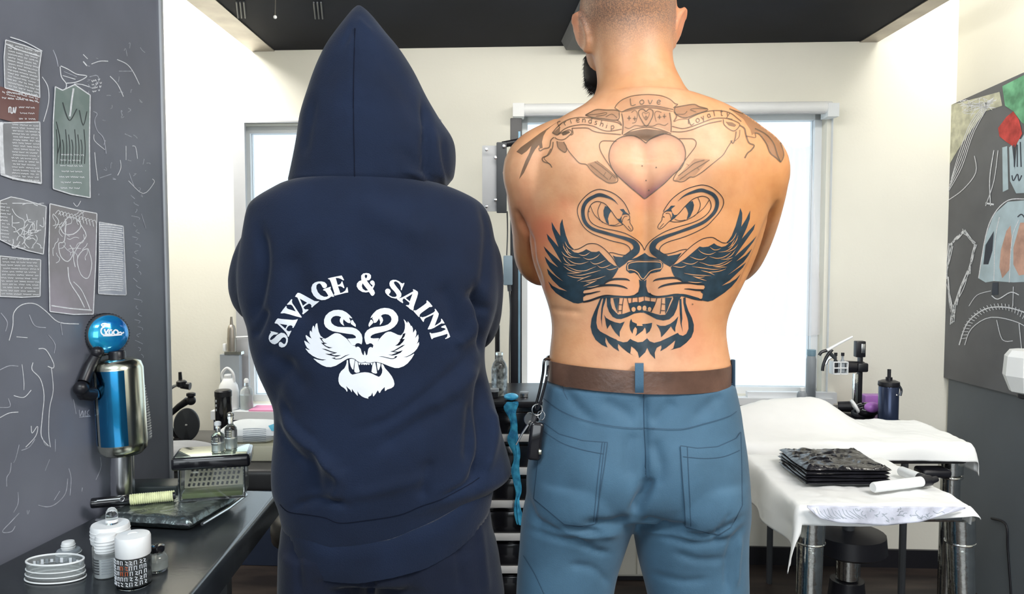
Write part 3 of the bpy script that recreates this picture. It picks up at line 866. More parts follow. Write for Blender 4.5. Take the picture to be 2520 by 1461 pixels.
# head, neck and folded hands inside the clothing
mb = MB()
hh = [(470, 830, 1010, 1.52, 0.06, 0.06), (420, 850, 990, 1.53, 0.056, 0.06), (380, 850, 990, 1.55, 0.06, 0.08), (330, 832, 1008, 1.56, 0.075, 0.085), (270, 825, 1012, 1.555, 0.088, 0.09), (210, 832, 1000, 1.55, 0.085, 0.088), (165, 860, 965, 1.55, 0.06, 0.065), (148, 890, 930, 1.55, 0.02, 0.02)]
mb.loft([ring_px(r[0], r[1], r[2], r[3], r[4], r[5], 2.1, 32) for r in smooth_rings(hh, 3)])
limb(mb, [P(918, 262, 1.640), P(916, 300, 1.660), P(918, 314, 1.645)], [0.009, 0.014, 0.010])
mb.loft([ring_px(r[0], r[1], r[2], MY, r[3], r[4], 2.3, 32) for r in [(455, 780, 1060, 0.06, 0.06), (520, 720, 1110, 0.08, 0.08), (700, 700, 1120, 0.08, 0.08), (900, 720, 1120, 0.08, 0.08), (1200, 740, 1150, 0.09, 0.09), (1380, 740, 1170, 0.08, 0.08)]])
limb(mb, [P(740, 530, 1.49), P(680, 640, 1.51), P(665, 715, 1.59), P(800, 722, 1.70), P(980, 680, 1.72)], [0.05, 0.042, 0.036, 0.032, 0.026])
limb(mb, [P(1090, 530, 1.49), P(1140, 660, 1.51), P(1140, 780, 1.60), P(1040, 770, 1.72), P(880, 700, 1.765)], [0.05, 0.042, 0.036, 0.032, 0.026])
hand(mb, P(985, 678, 1.72), (0.9, -0.1, 0.1), (0, 0.2, 1))
hand(mb, P(865, 695, 1.763), (-0.9, 0.0, 0.2), (0, 0.2, 1))
me = remesh(mb, 0.006, 6)
for nm in ('red', 'stubble'): me.attributes.new(nm, 'FLOAT', 'POINT')
obj_from(me, 'body', M['skin'], hp)
# sweatpants
mb = MB()
pel = [(1250, 704, 1206, 0.112, 0.12), (1300, 696, 1212, 0.118, 0.12), (1350, 693, 1226, 0.120, 0.118), (1390, 692, 1232, 0.116, 0.112)]
mb.loft([ring_px(r[0], r[1], r[2], MY, r[3], r[4], 2.4) for r in smooth_rings(pel, 3)])
ll, lr = P(800, 1461, MY), P(1085, 1461, MY)
L_ = leg_rings([(1330, 693, 920, 0.112, 0.10), (1400, 691, 914, 0.108, 0.10), (1461, 690, 908, 0.104, 0.10)], MY)
L_ = leg_down(L_, ll.x, MY, [(0.50, 0.088, 0.092, 0, 0), (0.3, 0.082, 0.085, 0, -.005), (0.1, 0.075, 0.085, -.01, 0.0), (0.035, 0.076, 0.095, -.01, .01)])
R_ = leg_rings([(1330, 908, 1222, 0.112, 0.10), (1400, 918, 1234, 0.108, 0.10), (1461, 926, 1243, 0.104, 0.10)], MY)
R_ = leg_down(R_, lr.x, MY, [(0.50, 0.10, 0.092, 0, 0), (0.3, 0.085, 0.085, 0, -.005), (0.1, 0.075, 0.085, .01, 0.0), (0.035, 0.076, 0.095, .01, .01)])
mb.loft(L_); mb.loft(R_)
me = remesh(mb, 0.0065, 8)
folds(me, [([(912, 1372), (913, 1420), (915, 1461)], 10, -0.012), ([(1128, 1310), (1130, 1390), (1140, 1461)], 12, -0.005), ([(728, 1350), (735, 1410), (738, 1461)], 10, -0.006),
           ([(1180, 1290), (1190, 1380), (1200, 1461)], 10, 0.005), ([(880, 1375), (870, 1420), (876, 1461)], 12, -0.004), ([(1000, 1370), (1010, 1420), (1005, 1461)], 18, -0.004), ([(780, 1375), (790, 1430)], 14, 0.004)])
sw = obj_from(me, 'sweatpants', M['sweatpants'], hp)
for s_, w_ in ((-1, ll), (1, lr)):
    mb = MB()
    x0 = w_.x + s_ * 0.01
    sh = [(0.0, 0.046, 0.12), (0.02, 0.050, 0.13), (0.05, 0.048, 0.122), (0.085, 0.042, 0.09), (0.12, 0.040, 0.06)]
    mb.loft([[Vector((x0 + rx * math.cos(a), MY + 0.045 + (0.02 if z < .08 else -.03) + ry * math.sin(a), z)) for a in [2 * math.pi * k / 28 for k in range(28)]] for z, rx, ry in sh])
    mb.build('shoe', M['shoe'], hp)
# ================================================================== prints, tattoos, seams lying on the surfaces
def cv(pts, ox, oy, s):
    return [(ox + x / s, oy + y / s) for x, y in pts]
Z1 = (655, 670, 7.689); Z2 = (930, 670, 8.116); Z3 = (740, 750, 9.131); Z4 = (885, 750, 9.131); Z5 = (800, 860, 11.24)
T1 = (1330, 450, 6.352); T2 = (1580, 440, 6.086); T3 = (1330, 590, 8.593); T4 = (1580, 590, 8.593); T5 = (1440, 710, 8.118)
U1 = (1260, 220, 5.412); U2 = (1580, 220, 5.411)

class Decal:
    def __init__(s, bvh):
        s.b, s.v, s.f, s.m, s.ink = bvh, [], [], [], []
    def hit(s, x, y, off):
        loc, no, i, d = s.b.ray_cast(CAM, ray(x, y).normalized())
        if loc is None: return None
        if no.dot(loc - CAM) > 0: no = -no
        return loc + no * off
    def fill(s, loop, holes=(), off=0.0005, grid=3.5, mi=0, ink=1.0, smooth=0):
        if smooth: loop = [tuple(p) for p in cat(loop, smooth, True)]
        vs_, ed = [], []
        for lp in [loop] + list(holes):
            n0 = len(vs_)
            lp2 = []
            for i in range(len(lp)):
                a, b = Vector(lp[i]), Vector(lp[(i + 1) % len(lp)])
                k = max(1, int((b - a).length / grid))
                lp2 += [a + (b - a) * j / k for j in range(k)]
            vs_ += lp2
            ed += [(n0 + i, n0 + (i + 1) % len(lp2)) for i in range(len(lp2))]
        ba = np.array([(v[0], v[1]) for v in vs_]); ea = np.array(ed)
        E0, E1 = ba[ea[:, 0]], ba[ea[:, 1]]
        def inside(q):
            c = (E0[None, :, 1] > q[:, None, 1]) != (E1[None, :, 1] > q[:, None, 1])
            xx = E0[None, :, 0] + (q[:, None, 1] - E0[None, :, 1]) * (E1 - E0)[None, :, 0] / np.where(E1[:, 1] == E0[:, 1], 1e-9, E1[:, 1] - E0[:, 1])[None]
            return ((c & (q[:, None, 0] < xx)).sum(1) % 2) == 1
        x0, y0 = ba.min(0); x1, y1 = ba.max(0)
        g = []
        y = y0 + grid / 2; r = 0
        while y < y1:
            x = x0 + (grid / 2 if r % 2 else grid)
            while x < x1:
                g.append((x, y)); x += grid
            y += grid * 0.87; r += 1
        if g:
            g = np.array(g); g = g[inside(g)]
            if len(g):
                dmin = np.array([np.hypot(*(ba - q).T).min() for q in g])
                vs_ += [Vector(q) for q in g[dmin > grid * 0.35]]
        res = delaunay_2d_cdt([Vector((v[0], v[1])) for v in vs_], ed, [], 0, 1e-4)
        ov, of = res[0], res[2]
        cen = np.array([[sum(ov[i][0] for i in f) / 3, sum(ov[i][1] for i in f) / 3] for f in of])
        keep = inside(cen)
        of = [f for f, k in zip(of, keep) if k]
        used = sorted({i for f in of for i in f})
        mp = {}
        for i in used:
            p = s.hit(ov[i][0], ov[i][1], off)
            if p is None: continue
            mp[i] = len(s.v); s.v.append(p)
            s.ink.append(ink(ov[i][0], ov[i][1]) if callable(ink) else ink)
        for f in of:
            if all(i in mp for i in f):
                s.f.append([mp[i] for i in f]); s.m.append(mi)
    def stroke(s, pts, w=1.6, off=0.0008, mi=0, ink=1.0, smooth=6, taper=0, closed=False, step=3.0):
        """w: width in px or list of widths along the points"""
        if closed: pts = list(pts) + [pts[0]]
        ws = w if hasattr(w, '__len__') else [w] * len(pts)
        if len(ws) != len(pts): ws = list(np.interp(np.linspace(0, 1, len(pts)), np.linspace(0, 1, len(ws)), ws))
        q = np.array([list(p) + [a] for p, a in zip(pts, ws)], float)
        if smooth and len(q) > 2: q = cat(q, smooth)
        L = np.concatenate([[0], np.cumsum(np.hypot(*(q[1:, :2] - q[:-1, :2]).T))])
        if L[-1] < 0.5: return
        n = max(2, int(L[-1] / step) + 1)
        t = np.linspace(0, L[-1], n)
        q = np.stack([np.interp(t, L, q[:, k]) for k in range(3)], 1)
        d = np.gradient(q[:, :2], axis=0)
        d /= np.maximum(np.hypot(d[:, 0], d[:, 1]), 1e-9)[:, None]
        prev = None
        for i in range(n):
            k = q[i, 2] / 2
            if taper:
                e = min(i, n - 1 - i) / max(1, (n - 1) * 0.5)
                k *= min(1, 0.15 + e * taper)
            nx, ny = -d[i, 1] * k, d[i, 0] * k
            a = s.hit(q[i, 0] + nx, q[i, 1] + ny, off); b = s.hit(q[i, 0] - nx, q[i, 1] - ny, off)
            if a is None or b is None: prev = None; continue
            cur = len(s.v); s.v += [a, b]; s.ink += [ink, ink]
            if prev is not None and (s.v[prev] - a).length < 0.06:
                s.f.append([prev, prev + 1, cur + 1, cur]); s.m.append(mi)
            prev = cur
    def build(s, name, mats, parent):
        off = wloc(parent)
        me = bpy.data.meshes.new(name)
        me.from_pydata([tuple(v - off) for v in s.v], [], s.f)
        for m in mats: me.materials.append(m)
        me.polygons.foreach_set('material_index', s.m)
        at = me.attributes.new('ink', 'FLOAT', 'POINT'); at.data.foreach_set('value', s.ink)
        for nm in ('red', 'stubble'): me.attributes.new(nm, 'FLOAT', 'POINT')
        me.update()
        bm = bmesh.new(); bm.from_mesh(me)
        # face the outside
        for f in bm.faces:
            if f.normal.dot(f.calc_center_median() + off - CAM) > 0: f.normal_flip()
        bm.to_mesh(me); bm.free()
        me.shade_smooth()
        o = bpy.data.objects.new(name, me); COL.objects.link(o); o.parent = parent
        return o

# ---------------------------------------------------------------- white print on the hoodie
LET = [
 (Z1, [(85,1108),(160,1122),(238,1145),(205,1172),(150,1178),(105,1215),(80,1255),(85,1275),(110,1275),(160,1240),(215,1180),(290,1138),(350,1150),(395,1195),(418,1250),(415,1310),(390,1370),(350,1408),(300,1418),(255,1395),(243,1355),(255,1320),(285,1312),(310,1330),(335,1352),(360,1352),(378,1320),(385,1270),(370,1235),(340,1225),(305,1240),(265,1290),(220,1335),(170,1358),(120,1345),(75,1305),(55,1255),(60,1200),(85,1150),(100,1135)], []),
 (Z1, [(225,868),(300,880),(430,892),(510,900),(560,895),(605,885),(585,930),(550,1000),(520,1050),(500,1045),(505,1020),(480,1000),(440,1005),(415,1025),(388,1075),(400,1100),(430,1112),(455,1108),(485,1100),(465,1145),(430,1220),(415,1215),(405,1180),(380,1135),(330,1080),(270,1020),(215,968),(180,965),(165,955),(195,900)], [[(262,970),(405,995),(368,1062)]]),
 (Z1, [(380,632),(325,700),(275,770),(300,775),(345,770),(430,790),(560,830),(670,858),(678,845),(640,790),(590,715),(540,640),(500,585),(490,550),(497,510),(480,505),(445,550),(395,605),(410,612),(440,608),(475,610),(500,630),(530,680),(562,738),(500,715),(420,690),(392,670),(390,640)], []),
 (Z1, [(600,385),(640,390),(720,430),(830,490),(920,540),(970,545),(1012,542),(985,570),(920,620),(875,665),(860,655),(865,625),(845,600),(815,590),(760,620),(715,655),(720,680),(745,700),(785,695),(812,705),(780,735),(705,795),(685,780),(700,745),(690,690),(660,620),(620,530),(595,475),(570,465),(548,458),(570,420)], [[(640,495),(780,572),(700,630)]]),
 (Z1, [(1050,170),(1110,185),(1150,225),(1155,265),(1130,295),(1095,300),(1070,280),(1050,240),(1025,210),(985,215),(958,245),(955,300),(985,375),(1035,430),(1100,460),(1150,460),(1180,440),(1150,390),(1120,350),(1085,338),(1080,325),(1120,305),(1180,285),(1225,270),(1225,295),(1220,315),(1240,350),(1275,420),(1290,460),(1260,460),(1235,455),(1190,490),(1120,520),(1050,525),(970,500),(905,440),(865,365),(860,290),(885,225),(930,190),(990,172)], []),
 (Z1, [(1170,115),(1230,98),(1330,78),(1430,58),(1450,90),(1478,145),(1455,150),(1420,125),(1370,108),(1318,105),(1340,180),(1355,235),(1390,230),(1420,205),(1428,175),(1445,170),(1460,220),(1485,290),(1470,300),(1440,275),(1405,262),(1362,265),(1385,330),(1405,390),(1450,378),(1500,345),(1525,285),(1542,280),(1550,330),(1555,380),(1500,388),(1400,415),(1300,440),(1285,425),(1295,395),(1265,300),(1230,190),(1205,135),(1180,128)], []),
 (Z1, [(1900,12),(1950,20),(1985,55),(1985,105),(1955,145),(1905,155),(1930,190),(1975,245),(2005,275),(2015,245),(1985,222),(1965,195),(1980,160),(2020,150),(2050,180),(2058,230),(2035,285),(2020,310),(2045,345),(2060,390),(2040,430),(2010,445),(1985,430),(1965,395),(1945,370),(1890,380),(1820,370),(1750,325),(1715,265),(1720,210),(1760,165),(1805,150),(1800,110),(1800,60),(1840,20)], [[(1885,40),(1915,55),(1910,90),(1888,118),(1868,85),(1868,55)], [(1825,205),(1870,265),(1930,340),(1880,345),(1830,310),(1812,260)]]),
 (Z2, [(520,205),(530,215),(515,260),(490,310),(475,358),(458,350),(460,300),(440,245),(405,205),(360,180),(330,185),(318,205),(335,240),(380,300),(440,370),(470,425),(465,480),(440,505),(400,520),(350,522),(270,505),(195,460),(150,405),(145,360),(165,332),(200,322),(240,340),(258,375),(245,410),(218,435),(235,460),(290,488),(345,490),(375,472),(370,435),(330,380),(270,320),(235,260),(230,215),(250,170),(300,148),(360,150),(420,175),(470,215),(500,222)], []),
 (Z2, [(705,335),(745,350),(795,385),(800,420),(780,500),(745,600),(715,690),(712,735),(700,765),(640,730),(600,690),(555,660),(580,648),(605,655),(625,640),(630,605),(580,565),(530,522),(505,525),(490,555),(505,600),(495,615),(440,580),(380,535),(395,515),(440,515),(500,490),(600,435),(690,385),(710,375),(697,345)], [[(690,428),(635,575),(555,510)]]),
 (Z2, [(980,555),(1030,600),(1088,675),(1065,690),(1030,690),(960,740),(870,805),(835,840),(830,885),(815,890),(760,830),(705,768),(720,755),(760,758),(840,705),(930,640),(970,605),(968,570)], []),
 (Z2, [(1140,722),(1170,760),(1212,825),(1200,880),(1170,960),(1130,1065),(1190,1030),(1245,990),(1258,960),(1255,925),(1275,930),(1300,970),(1328,1015),(1300,1022),(1265,1018),(1200,1055),(1120,1105),(1060,1130),(995,1138),(995,1120),(1030,1050),(1075,940),(1112,835),(1050,865),(960,905),(925,935),(918,975),(905,990),(870,945),(838,890),(855,885),(890,895),(960,875),(1060,825),(1120,790),(1138,765),(1130,735)], []),
 (Z2, [(1340,1048),(1375,1120),(1415,1220),(1438,1285),(1400,1310),(1340,1330),(1340,1312),(1370,1295),(1385,1255),(1380,1225),(1300,1250),(1180,1285),(1110,1305),(1075,1335),(1060,1310),(1045,1260),(1028,1205),(1045,1200),(1070,1218),(1150,1205),(1260,1180),(1350,1135),(1320,1110),(1280,1105),(1255,1095),(1265,1078)], []),
]
dc = Decal(HOOD_B)
for z, lp, holes in LET:
    dc.fill(cv(lp, *z), [cv(h, *z) for h in holes], grid=4, off=0.0010)
pr = dc.build('back_lettering', [M['print']], hoodie)
pr['label'] = 'white arched lettering SAVAGE & SAINT'
EMB = [
 (Z3, [(1165,300),(1100,225),(1030,165),(940,120),(850,108),(740,118),(640,165),(565,240),(530,330),(530,420),(560,490),(630,550),(720,590),(820,607),(950,630),(1080,650),(1170,660),(1225,690),(1245,720),(1235,742),(1180,750),(1055,757),(1155,905),(1225,905),(1245,870),(1290,855),(1330,865),(1370,885),(1385,830),(1390,740),(1370,660),(1320,590),(1250,535),(1160,505),(1060,497),(950,497),(840,490),(760,460),(700,410),(680,350),(690,310),(730,265),(790,245),(850,248),(912,272),(885,315),(880,365),(905,415),(945,450),(985,468),(965,430),(955,380),(965,320),(1010,365),(1060,400),(1110,410),(1125,380),(1115,340),(1095,300),(1100,280),(1130,300)]),
 (Z3, [(1140,345),(1170,335),(1200,385),(1240,440),(1240,495),(1180,460),(1130,425),(1130,380)]),
 (Z3, [(1155,905),(1040,760),(960,700),(890,650),(830,632),(770,632),(700,670),(620,725),(560,755),(520,748),(450,690),(410,600),(390,500),(378,415),(360,412),(340,440),(325,500),(330,550),(300,470),(285,465),(262,520),(258,580),(265,620),(235,580),(215,580),(205,630),(215,690),(250,755),(190,720),(130,675),(115,690),(130,750),(170,820),(220,880),(150,835),(90,800),(85,815),(110,890),(150,960),(215,1010),(165,1000),(120,975),(115,985),(180,1070),(270,1140),(380,1195),(480,1220),(580,1225),(500,1245),(400,1230),(300,1200),(295,1210),(380,1285),(480,1350),(580,1390),(680,1395),(790,1365),(900,1300),(1000,1235),(1070,1200),(1150,1190),(1220,1215),(1290,1270),(1340,1290),(1450,1285),(1445,1035),(1430,1045),(1420,1130),(1395,1115),(1370,1060),(1350,985),(1310,940),(1265,935),(1245,958),(1225,920)]),
 (Z4, [(245,300),(265,250),(310,190),(380,120),(470,80),(560,65),(660,75),(750,110),(820,180),(865,260),(868,350),(840,420),(780,490),(700,545),(600,585),(480,615),(350,645),(280,675),(245,715),(255,742),(310,750),(440,745),(375,905),(310,905),(300,890),(270,865),(235,858),(190,880),(155,885),(125,820),(108,730),(120,640),(170,570),(240,525),(340,495),(460,485),(560,465),(640,435),(700,380),(718,320),(700,260),(650,218),(580,205),(520,215),(480,245),(515,290),(530,345),(510,395),(460,455),(455,430),(465,380),(435,300),(410,350),(370,395),(325,405),(315,380),(305,330),(285,310),(300,265),(270,290)]),
 (Z4, [(270,330),(295,355),(310,400),(270,440),(215,495),(200,460),(210,410),(235,365),(245,335)]),
 (Z4, [(375,905),(400,840),(440,770),(510,690),(580,625),(640,600),(700,598),(780,630),(860,670),(930,682),(990,610),(1015,530),(1020,440),(1005,370),(988,318),(1020,345),(1070,410),(1080,365),(1120,410),(1155,480),(1165,460),(1195,520),(1200,600),(1195,630),(1230,580),(1250,545),(1275,600),(1270,680),(1240,745),(1290,690),(1315,660),(1325,740),(1310,820),(1280,875),(1335,830),(1335,890),(1290,980),(1230,1050),(1140,1115),(1060,1155),(980,1170),(1060,1170),(1150,1130),(1220,1090),(1225,1105),(1170,1200),(1080,1310),(990,1375),(880,1415),(790,1415),(680,1380),(560,1330),(480,1300),(400,1280),(320,1280),(260,1300),(190,1285),(105,1285),(105,1040),(118,1035),(135,1090),(150,1135),(175,1110),(185,1050),(195,990),(220,955),(260,940),(290,965),(305,930),(310,905)]),
 (Z5, [(625,280),(600,300),(600,360),(580,430),(540,510),(450,590),(400,670),(375,780),(375,870),(400,950),(450,1010),(530,1060),(580,1110),(600,1155),(625,1150),(620,1100),(585,1000),(640,1060),(700,1110),(730,1165),(745,1170),(745,1080),(800,1160),(860,1230),(900,1275),(910,1260),(895,1140),(940,1220),(1020,1290),(1100,1330),(1200,1355),(1195,1310),(1280,1260),(1310,1180),(1330,1290),(1350,1285),(1400,1220),(1460,1120),(1500,1195),(1520,1190),(1560,1120),(1650,1030),(1655,1140),(1680,1135),(1720,1100),(1830,1065),(1900,1015),(1920,950),(1900,850),(1850,740),(1760,620),(1660,510),(1620,430),(1590,390),(1560,385),(1555,440),(1585,560),(1575,640),(1540,710),(1490,750),(1420,720),(1300,660),(1200,630),(1100,622),(1000,632),(900,655),(760,690),(710,660),(665,590),(650,510),(645,400),(640,290)]),
 (Z5, [(680,260),(740,245),(830,265),(820,330),(800,430),(785,555),(750,530),(710,450),(685,350)]),
 (Z5, [(850,290),(880,300),(905,340),(920,430),(945,540),(965,600),(930,630),(860,640),(815,610),(810,540),(820,420),(835,320)]),
 (Z5, [(1340,350),(1390,350),(1410,450),(1430,560),(1440,650),(1400,662),(1330,645),(1285,610),(1295,540),(1310,440)]),
 (Z5, [(1430,350),(1540,375),(1530,450),(1500,540),(1465,580),(1445,500)]),
 (Z5, [(915,340),(1320,345),(1305,420),(1285,425),(1265,380),(1240,375),(1225,420),(1205,420),(1180,390),(1160,420),(1140,425),(1115,395),(1100,420),(1075,420),(1050,390),(1030,415),(1010,415),(985,370),(965,420),(940,420)]),
]
SLIT = [
 (Z3, [(430,730),(480,745),(520,745),(480,770),(530,840),(600,862),(540,870),(525,880),(580,920),(650,945),(720,955),(640,970),(560,930),(500,880),(465,845),(520,850),(470,790)]),
 (Z3, [(480,975),(570,990),(680,1035),(760,1058),(825,1068),(780,1085),(690,1105),(760,1130),(850,1128),(910,1125),(850,1150),(800,1160),(720,1140),(620,1115),(555,1090),(650,1098),(760,1075),(690,1060),(560,1010)]),
 (Z3, [(700,1190),(790,1175),(770,1195),(800,1208),(900,1195),(1000,1135),(1110,1100),(1010,1150),(910,1210),(800,1222)]),
 (Z4, [(1030,630),(1010,700),(960,765),(1015,760),(970,830),(900,900),(860,910),(800,910),(850,880),(920,790),(890,795),(940,740),(975,660),(950,655)]),
 (Z4, [(1020,890),(960,935),(850,1000),(770,1040),(860,1050),(970,1015),(920,1070),(830,1110),(760,1130),(720,1130),(640,1110),(720,1115),(840,1070),(770,1052),(690,1045),(770,1020),(900,940),(960,905)]),
 (Z4, [(850,1145),(820,1185),(760,1210),(700,1210),(600,1185),(500,1160),(430,1155),(500,1150),(600,1172),(700,1195),(760,1195),(795,1170),(790,1150)]),
]
dc = Decal(HOOD_B)
for z, lp in EMB: dc.fill(cv(lp, *z), grid=4, off=0.0010)
for z, lp in SLIT: dc.fill(cv(lp, *z), grid=4, off=0.0014, mi=1)
dc.stroke(cv([(600,262),(680,240),(740,235),(800,250),(860,292),(920,340),(1000,362),(1080,352),(1112,340),(1150,355),(1220,365),(1320,350),(1420,340),(1540,372),(1600,395)], *Z5), 1.0, 0.0014, 1)
dc.stroke(cv([(1108,335),(1116,345)], *Z5), 3.0, 0.0014, 1)
pr = dc.build('back_emblem', [M['print'], M['hoodie_dark']], hoodie)
pr['label'] = 'white emblem of two swans forming a roaring lion face'
# hood and hem seams
dc = Decal(HOODB)
dc.stroke([(874, 70), (871, 150), (870, 250), (871, 340), (873, 440)], 2.0, 0.0012)
dc.build('seam', [M['hoodie_dark']], hood)
for sp_ in ([(720, 447), (780, 445), (850, 442), (868, 440)], [(888, 439), (960, 442), (1020, 446), (1058, 452)]):
    dc = Decal(HOODB); dc.stroke(sp_, 2.0, 0.0012); dc.build('seam', [M['hoodie_dark']], hood)
dc = Decal(HOOD_B)
dc.stroke([(690, 1240), (712, 1259), (759, 1266), (800, 1273), (837, 1286), (905, 1279), (983, 1266), (1035, 1245), (1087, 1227), (1149, 1195), (1180, 1175)], 1.6, 0.0012)
dc.build('seam', [M['hoodie_dark']], hoodie)

# ---------------------------------------------------------------- tattoos
def ink_mat(name, col, rough=0.45):
    m = bpy.data.materials.new(name); m.use_nodes = True
    nt = m.node_tree; N = nt.nodes; L = nt.links
    b = N['Principled BSDF']; b.inputs['Roughness'].default_value = rough
    tc = N.new('ShaderNodeTexCoord'); nz = N.new('ShaderNodeTexNoise'); nz.inputs['Scale'].default_value = 60; nz.inputs['Detail'].default_value = 5
    L.new(tc.outputs['Object'], nz.inputs['Vector'])
    cr = N.new('ShaderNodeValToRGB'); cr.color_ramp.elements[0].position = 0.35; cr.color_ramp.elements[1].position = 0.7
    cr.color_ramp.elements[0].color = tuple(c * 0.75 for c in col) + (1,); cr.color_ramp.elements[1].color = tuple(min(1, c * 1.35) for c in col) + (1,)
    L.new(nz.outputs['Fac'], cr.inputs['Fac']); L.new(cr.outputs['Color'], b.inputs['Base Color'])
    a = N.new('ShaderNodeAttribute'); a.attribute_name = 'ink'
    tp = N.new('ShaderNodeBsdfTransparent'); mx = N.new('ShaderNodeMixShader')
    L.new(a.outputs['Fac'], mx.inputs[0]); L.new(tp.outputs[0], mx.inputs[1]); L.new(b.outputs[0], mx.inputs[2])
    L.new(mx.outputs[0], N['Material Output'].inputs['Surface'])
    return m
M['ink'] = ink_mat('fresh_tattoo_ink', (0.016, 0.038, 0.056))
M['ink_line'] = ink_mat('tattoo_line', (0.010, 0.014, 0.020))
M['ink_old'] = ink_mat('faded_tattoo_ink', (0.115, 0.088, 0.060))
M['ink_purple'] = ink_mat('purple_tattoo_ink', (0.14, 0.055, 0.11))

# left half, drawn once; the right half follows through landmark pairs
LFILL, LLINE, LGAP = [], [], []
def F1(z, p, sm=0): LFILL.append((cv(p, *z), sm))
def S1(z, p, w=1.7, ink=1.0, taper=0, kind=0): LLINE.append((cv(p, *z), w, ink, taper, kind))
def G1(z, p, w=1.9): LGAP.append((cv(p, *z), w))
S1(T1, [(1395,490),(1370,420),(1310,310),(1220,215),(1120,150),(1000,110),(900,100),(790,140),(690,220),(610,320),(580,410),(590,510),(640,630),(710,720),(810,790),(960,850),(1120,905),(1290,945),(1370,985),(1405,1040),(1390,1090),(1330,1125),(1230,1115),(1140,1090),(1075,1088)])
S1(T1, [(1290,650),(1180,540),(1110,440),(1020,335),(950,300),(880,288),(810,320),(765,390),(745,480),(760,560),(810,630),(900,680),(1020,715),(1180,745),(1320,785),(1430,840),(1530,910),(1590,980),(1625,1050)])
S1(T1, [(785,365),(840,490),(920,570),(1000,625),(1060,650)], 1.4); S1(T1, [(945,310),(905,400),(900,480),(930,570),(980,620)], 1.4)
S1(T1, [(1060,655),(1150,672),(1240,665),(1285,645)], 1.4); S1(T1, [(1090,655),(1170,655),(1230,625)], 1.2)
F1(T1, [(1010,360),(1060,370),(1105,440),(1075,490),(1055,560),(1075,655),(1030,620),(990,510),(985,430)])
F1(T1, [(1240,410),(1300,405),(1330,450),(1390,495),(1300,485),(1270,520),(1290,460)]); F1(T1, [(1200,560),(1240,560),(1275,510),(1265,570),(1285,640),(1230,610)])
S1(T1, [(1290,490),(1350,485),(1390,510),(1395,560),(1360,580),(1400,570),(1400,620),(1440,690),(1440,735),(1410,750),(1370,725),(1320,670),(1285,635)], 1.4)
S1(T1, [(1360,520),(1320,520),(1290,560),(1280,610)], 1.2); S1(T1, [(1370,670),(1420,735)], 1.2)
S1(T1, [(1215,340),(1150,270),(1060,220),(930,185),(840,210),(740,270),(680,360),(665,470),(690,590),(760,680),(860,735),(1000,775),(1180,825),(1340,870),(1450,920),(1500,990),(1490,1060),(1430,1110),(1380,1150),(1300,1190)],
   [0.6, 3, 6, 9, 8, 9, 9, 9, 9, 8, 8, 8, 7, 9, 12, 15, 17, 18, 18, 14], 0.9, 0, 1)
F1(T1, [(1130,1130),(1180,1150),(1300,1160),(1380,1140),(1450,1080),(1530,1070),(1500,1120),(1400,1190),(1330,1260),(1230,1330),(1200,1290),(1160,1200)])
F1(T3, [(467,-445),(480,-337),(541,-93),(609,82),(660,150),(717,204),(650,215),(720,262),(800,275),(900,240),(970,195),(1080,250),(1180,255),(1240,235),(1330,330),(1450,460),(1560,540),(1640,565),(1650,610),(1600,700),(1540,790),(1450,880),(1350,935),(1250,985),(1050,1045),(930,1065),(905,1100),(920,1140),(960,1175),(905,1210),(905,1280),(950,1310),(800,1345),(700,1330),(480,1220),(330,1120),(230,1010),(165,870),(260,970),(400,1040),(570,1085),(400,990),(260,850),(170,720),(140,600),(250,710),(380,810),(490,880),(330,750),(200,600),(130,470),(90,345),(200,460),(300,530),(380,580),(250,440),(110,230),(70,130),(200,260),(330,370),(450,480),(271,164),(162,-12),(135,-134),(257,1),(385,150),(311,-53),(250,-229),(237,-384),(325,-229),(426,-80),(413,-229),(419,-337)])
S1(T3, [(717,204),(800,190),(900,140),(1000,85),(1120,75),(1220,100),(1330,170),(1440,275),(1540,400),(1630,550)])
for p in ([(480,80),(520,200),(600,310),(700,365),(850,375)], [(810,300),(880,325),(960,320),(1050,260)], [(905,370),(1000,410),(1100,400),(1200,350),(1260,290)], [(450,240),(500,310),(580,360),(680,380)],
          [(560,380),(640,450),(740,495),(850,505),(950,480),(1020,455)], [(1055,455),(1130,505),(1230,495),(1380,425)], [(1200,535),(1280,585),(1380,570),(1500,515)], [(1390,600),(1460,630),(1540,615),(1635,580)],
          [(480,350),(540,450),(640,520)], [(490,500),(600,530),(760,530)], [(560,550),(680,610),(800,650),(950,650),(1080,600),(1180,560)], [(490,550),(620,640),(760,680),(880,680)], [(880,680),(720,700),(560,700)],
          [(570,740),(720,790),(900,800),(980,780)], [(680,735),(850,745),(1050,700),(1280,640)], [(780,870),(930,800),(1080,750)], [(850,880),(1000,860),(1200,820),(1380,760)], [(910,980),(1050,920),(1200,850)],
          [(990,1000),(1100,990),(1250,950)], [(970,890),(1080,890),(1200,850)], [(520,30),(560,120),(620,180),(680,205)], [(480,130),(540,230),(600,270)], [(540,150),(600,260),(660,300)]):
    G1(T3, p)
S1(T3, [(1350,935),(1420,870),(1550,830),(1720,825),(1830,835),(1890,865)], [2, 4.5, 5, 5, 4, 1]); S1(T3, [(930,1050),(1200,980),(1400,955),(1600,960),(1750,990),(1840,1030)], [3, 5, 5, 5, 4, 1.5])
S1(T3, [(920,1150),(1060,1130),(1180,1100),(1270,1085)], [5, 4, 3, 1]); S1(T3, [(905,1310),(1050,1280),(1250,1210),(1400,1180),(1600,1195),(1850,1205),(2000,1180),(2080,1140)], [4, 5, 5, 5, 5, 5, 6, 8])

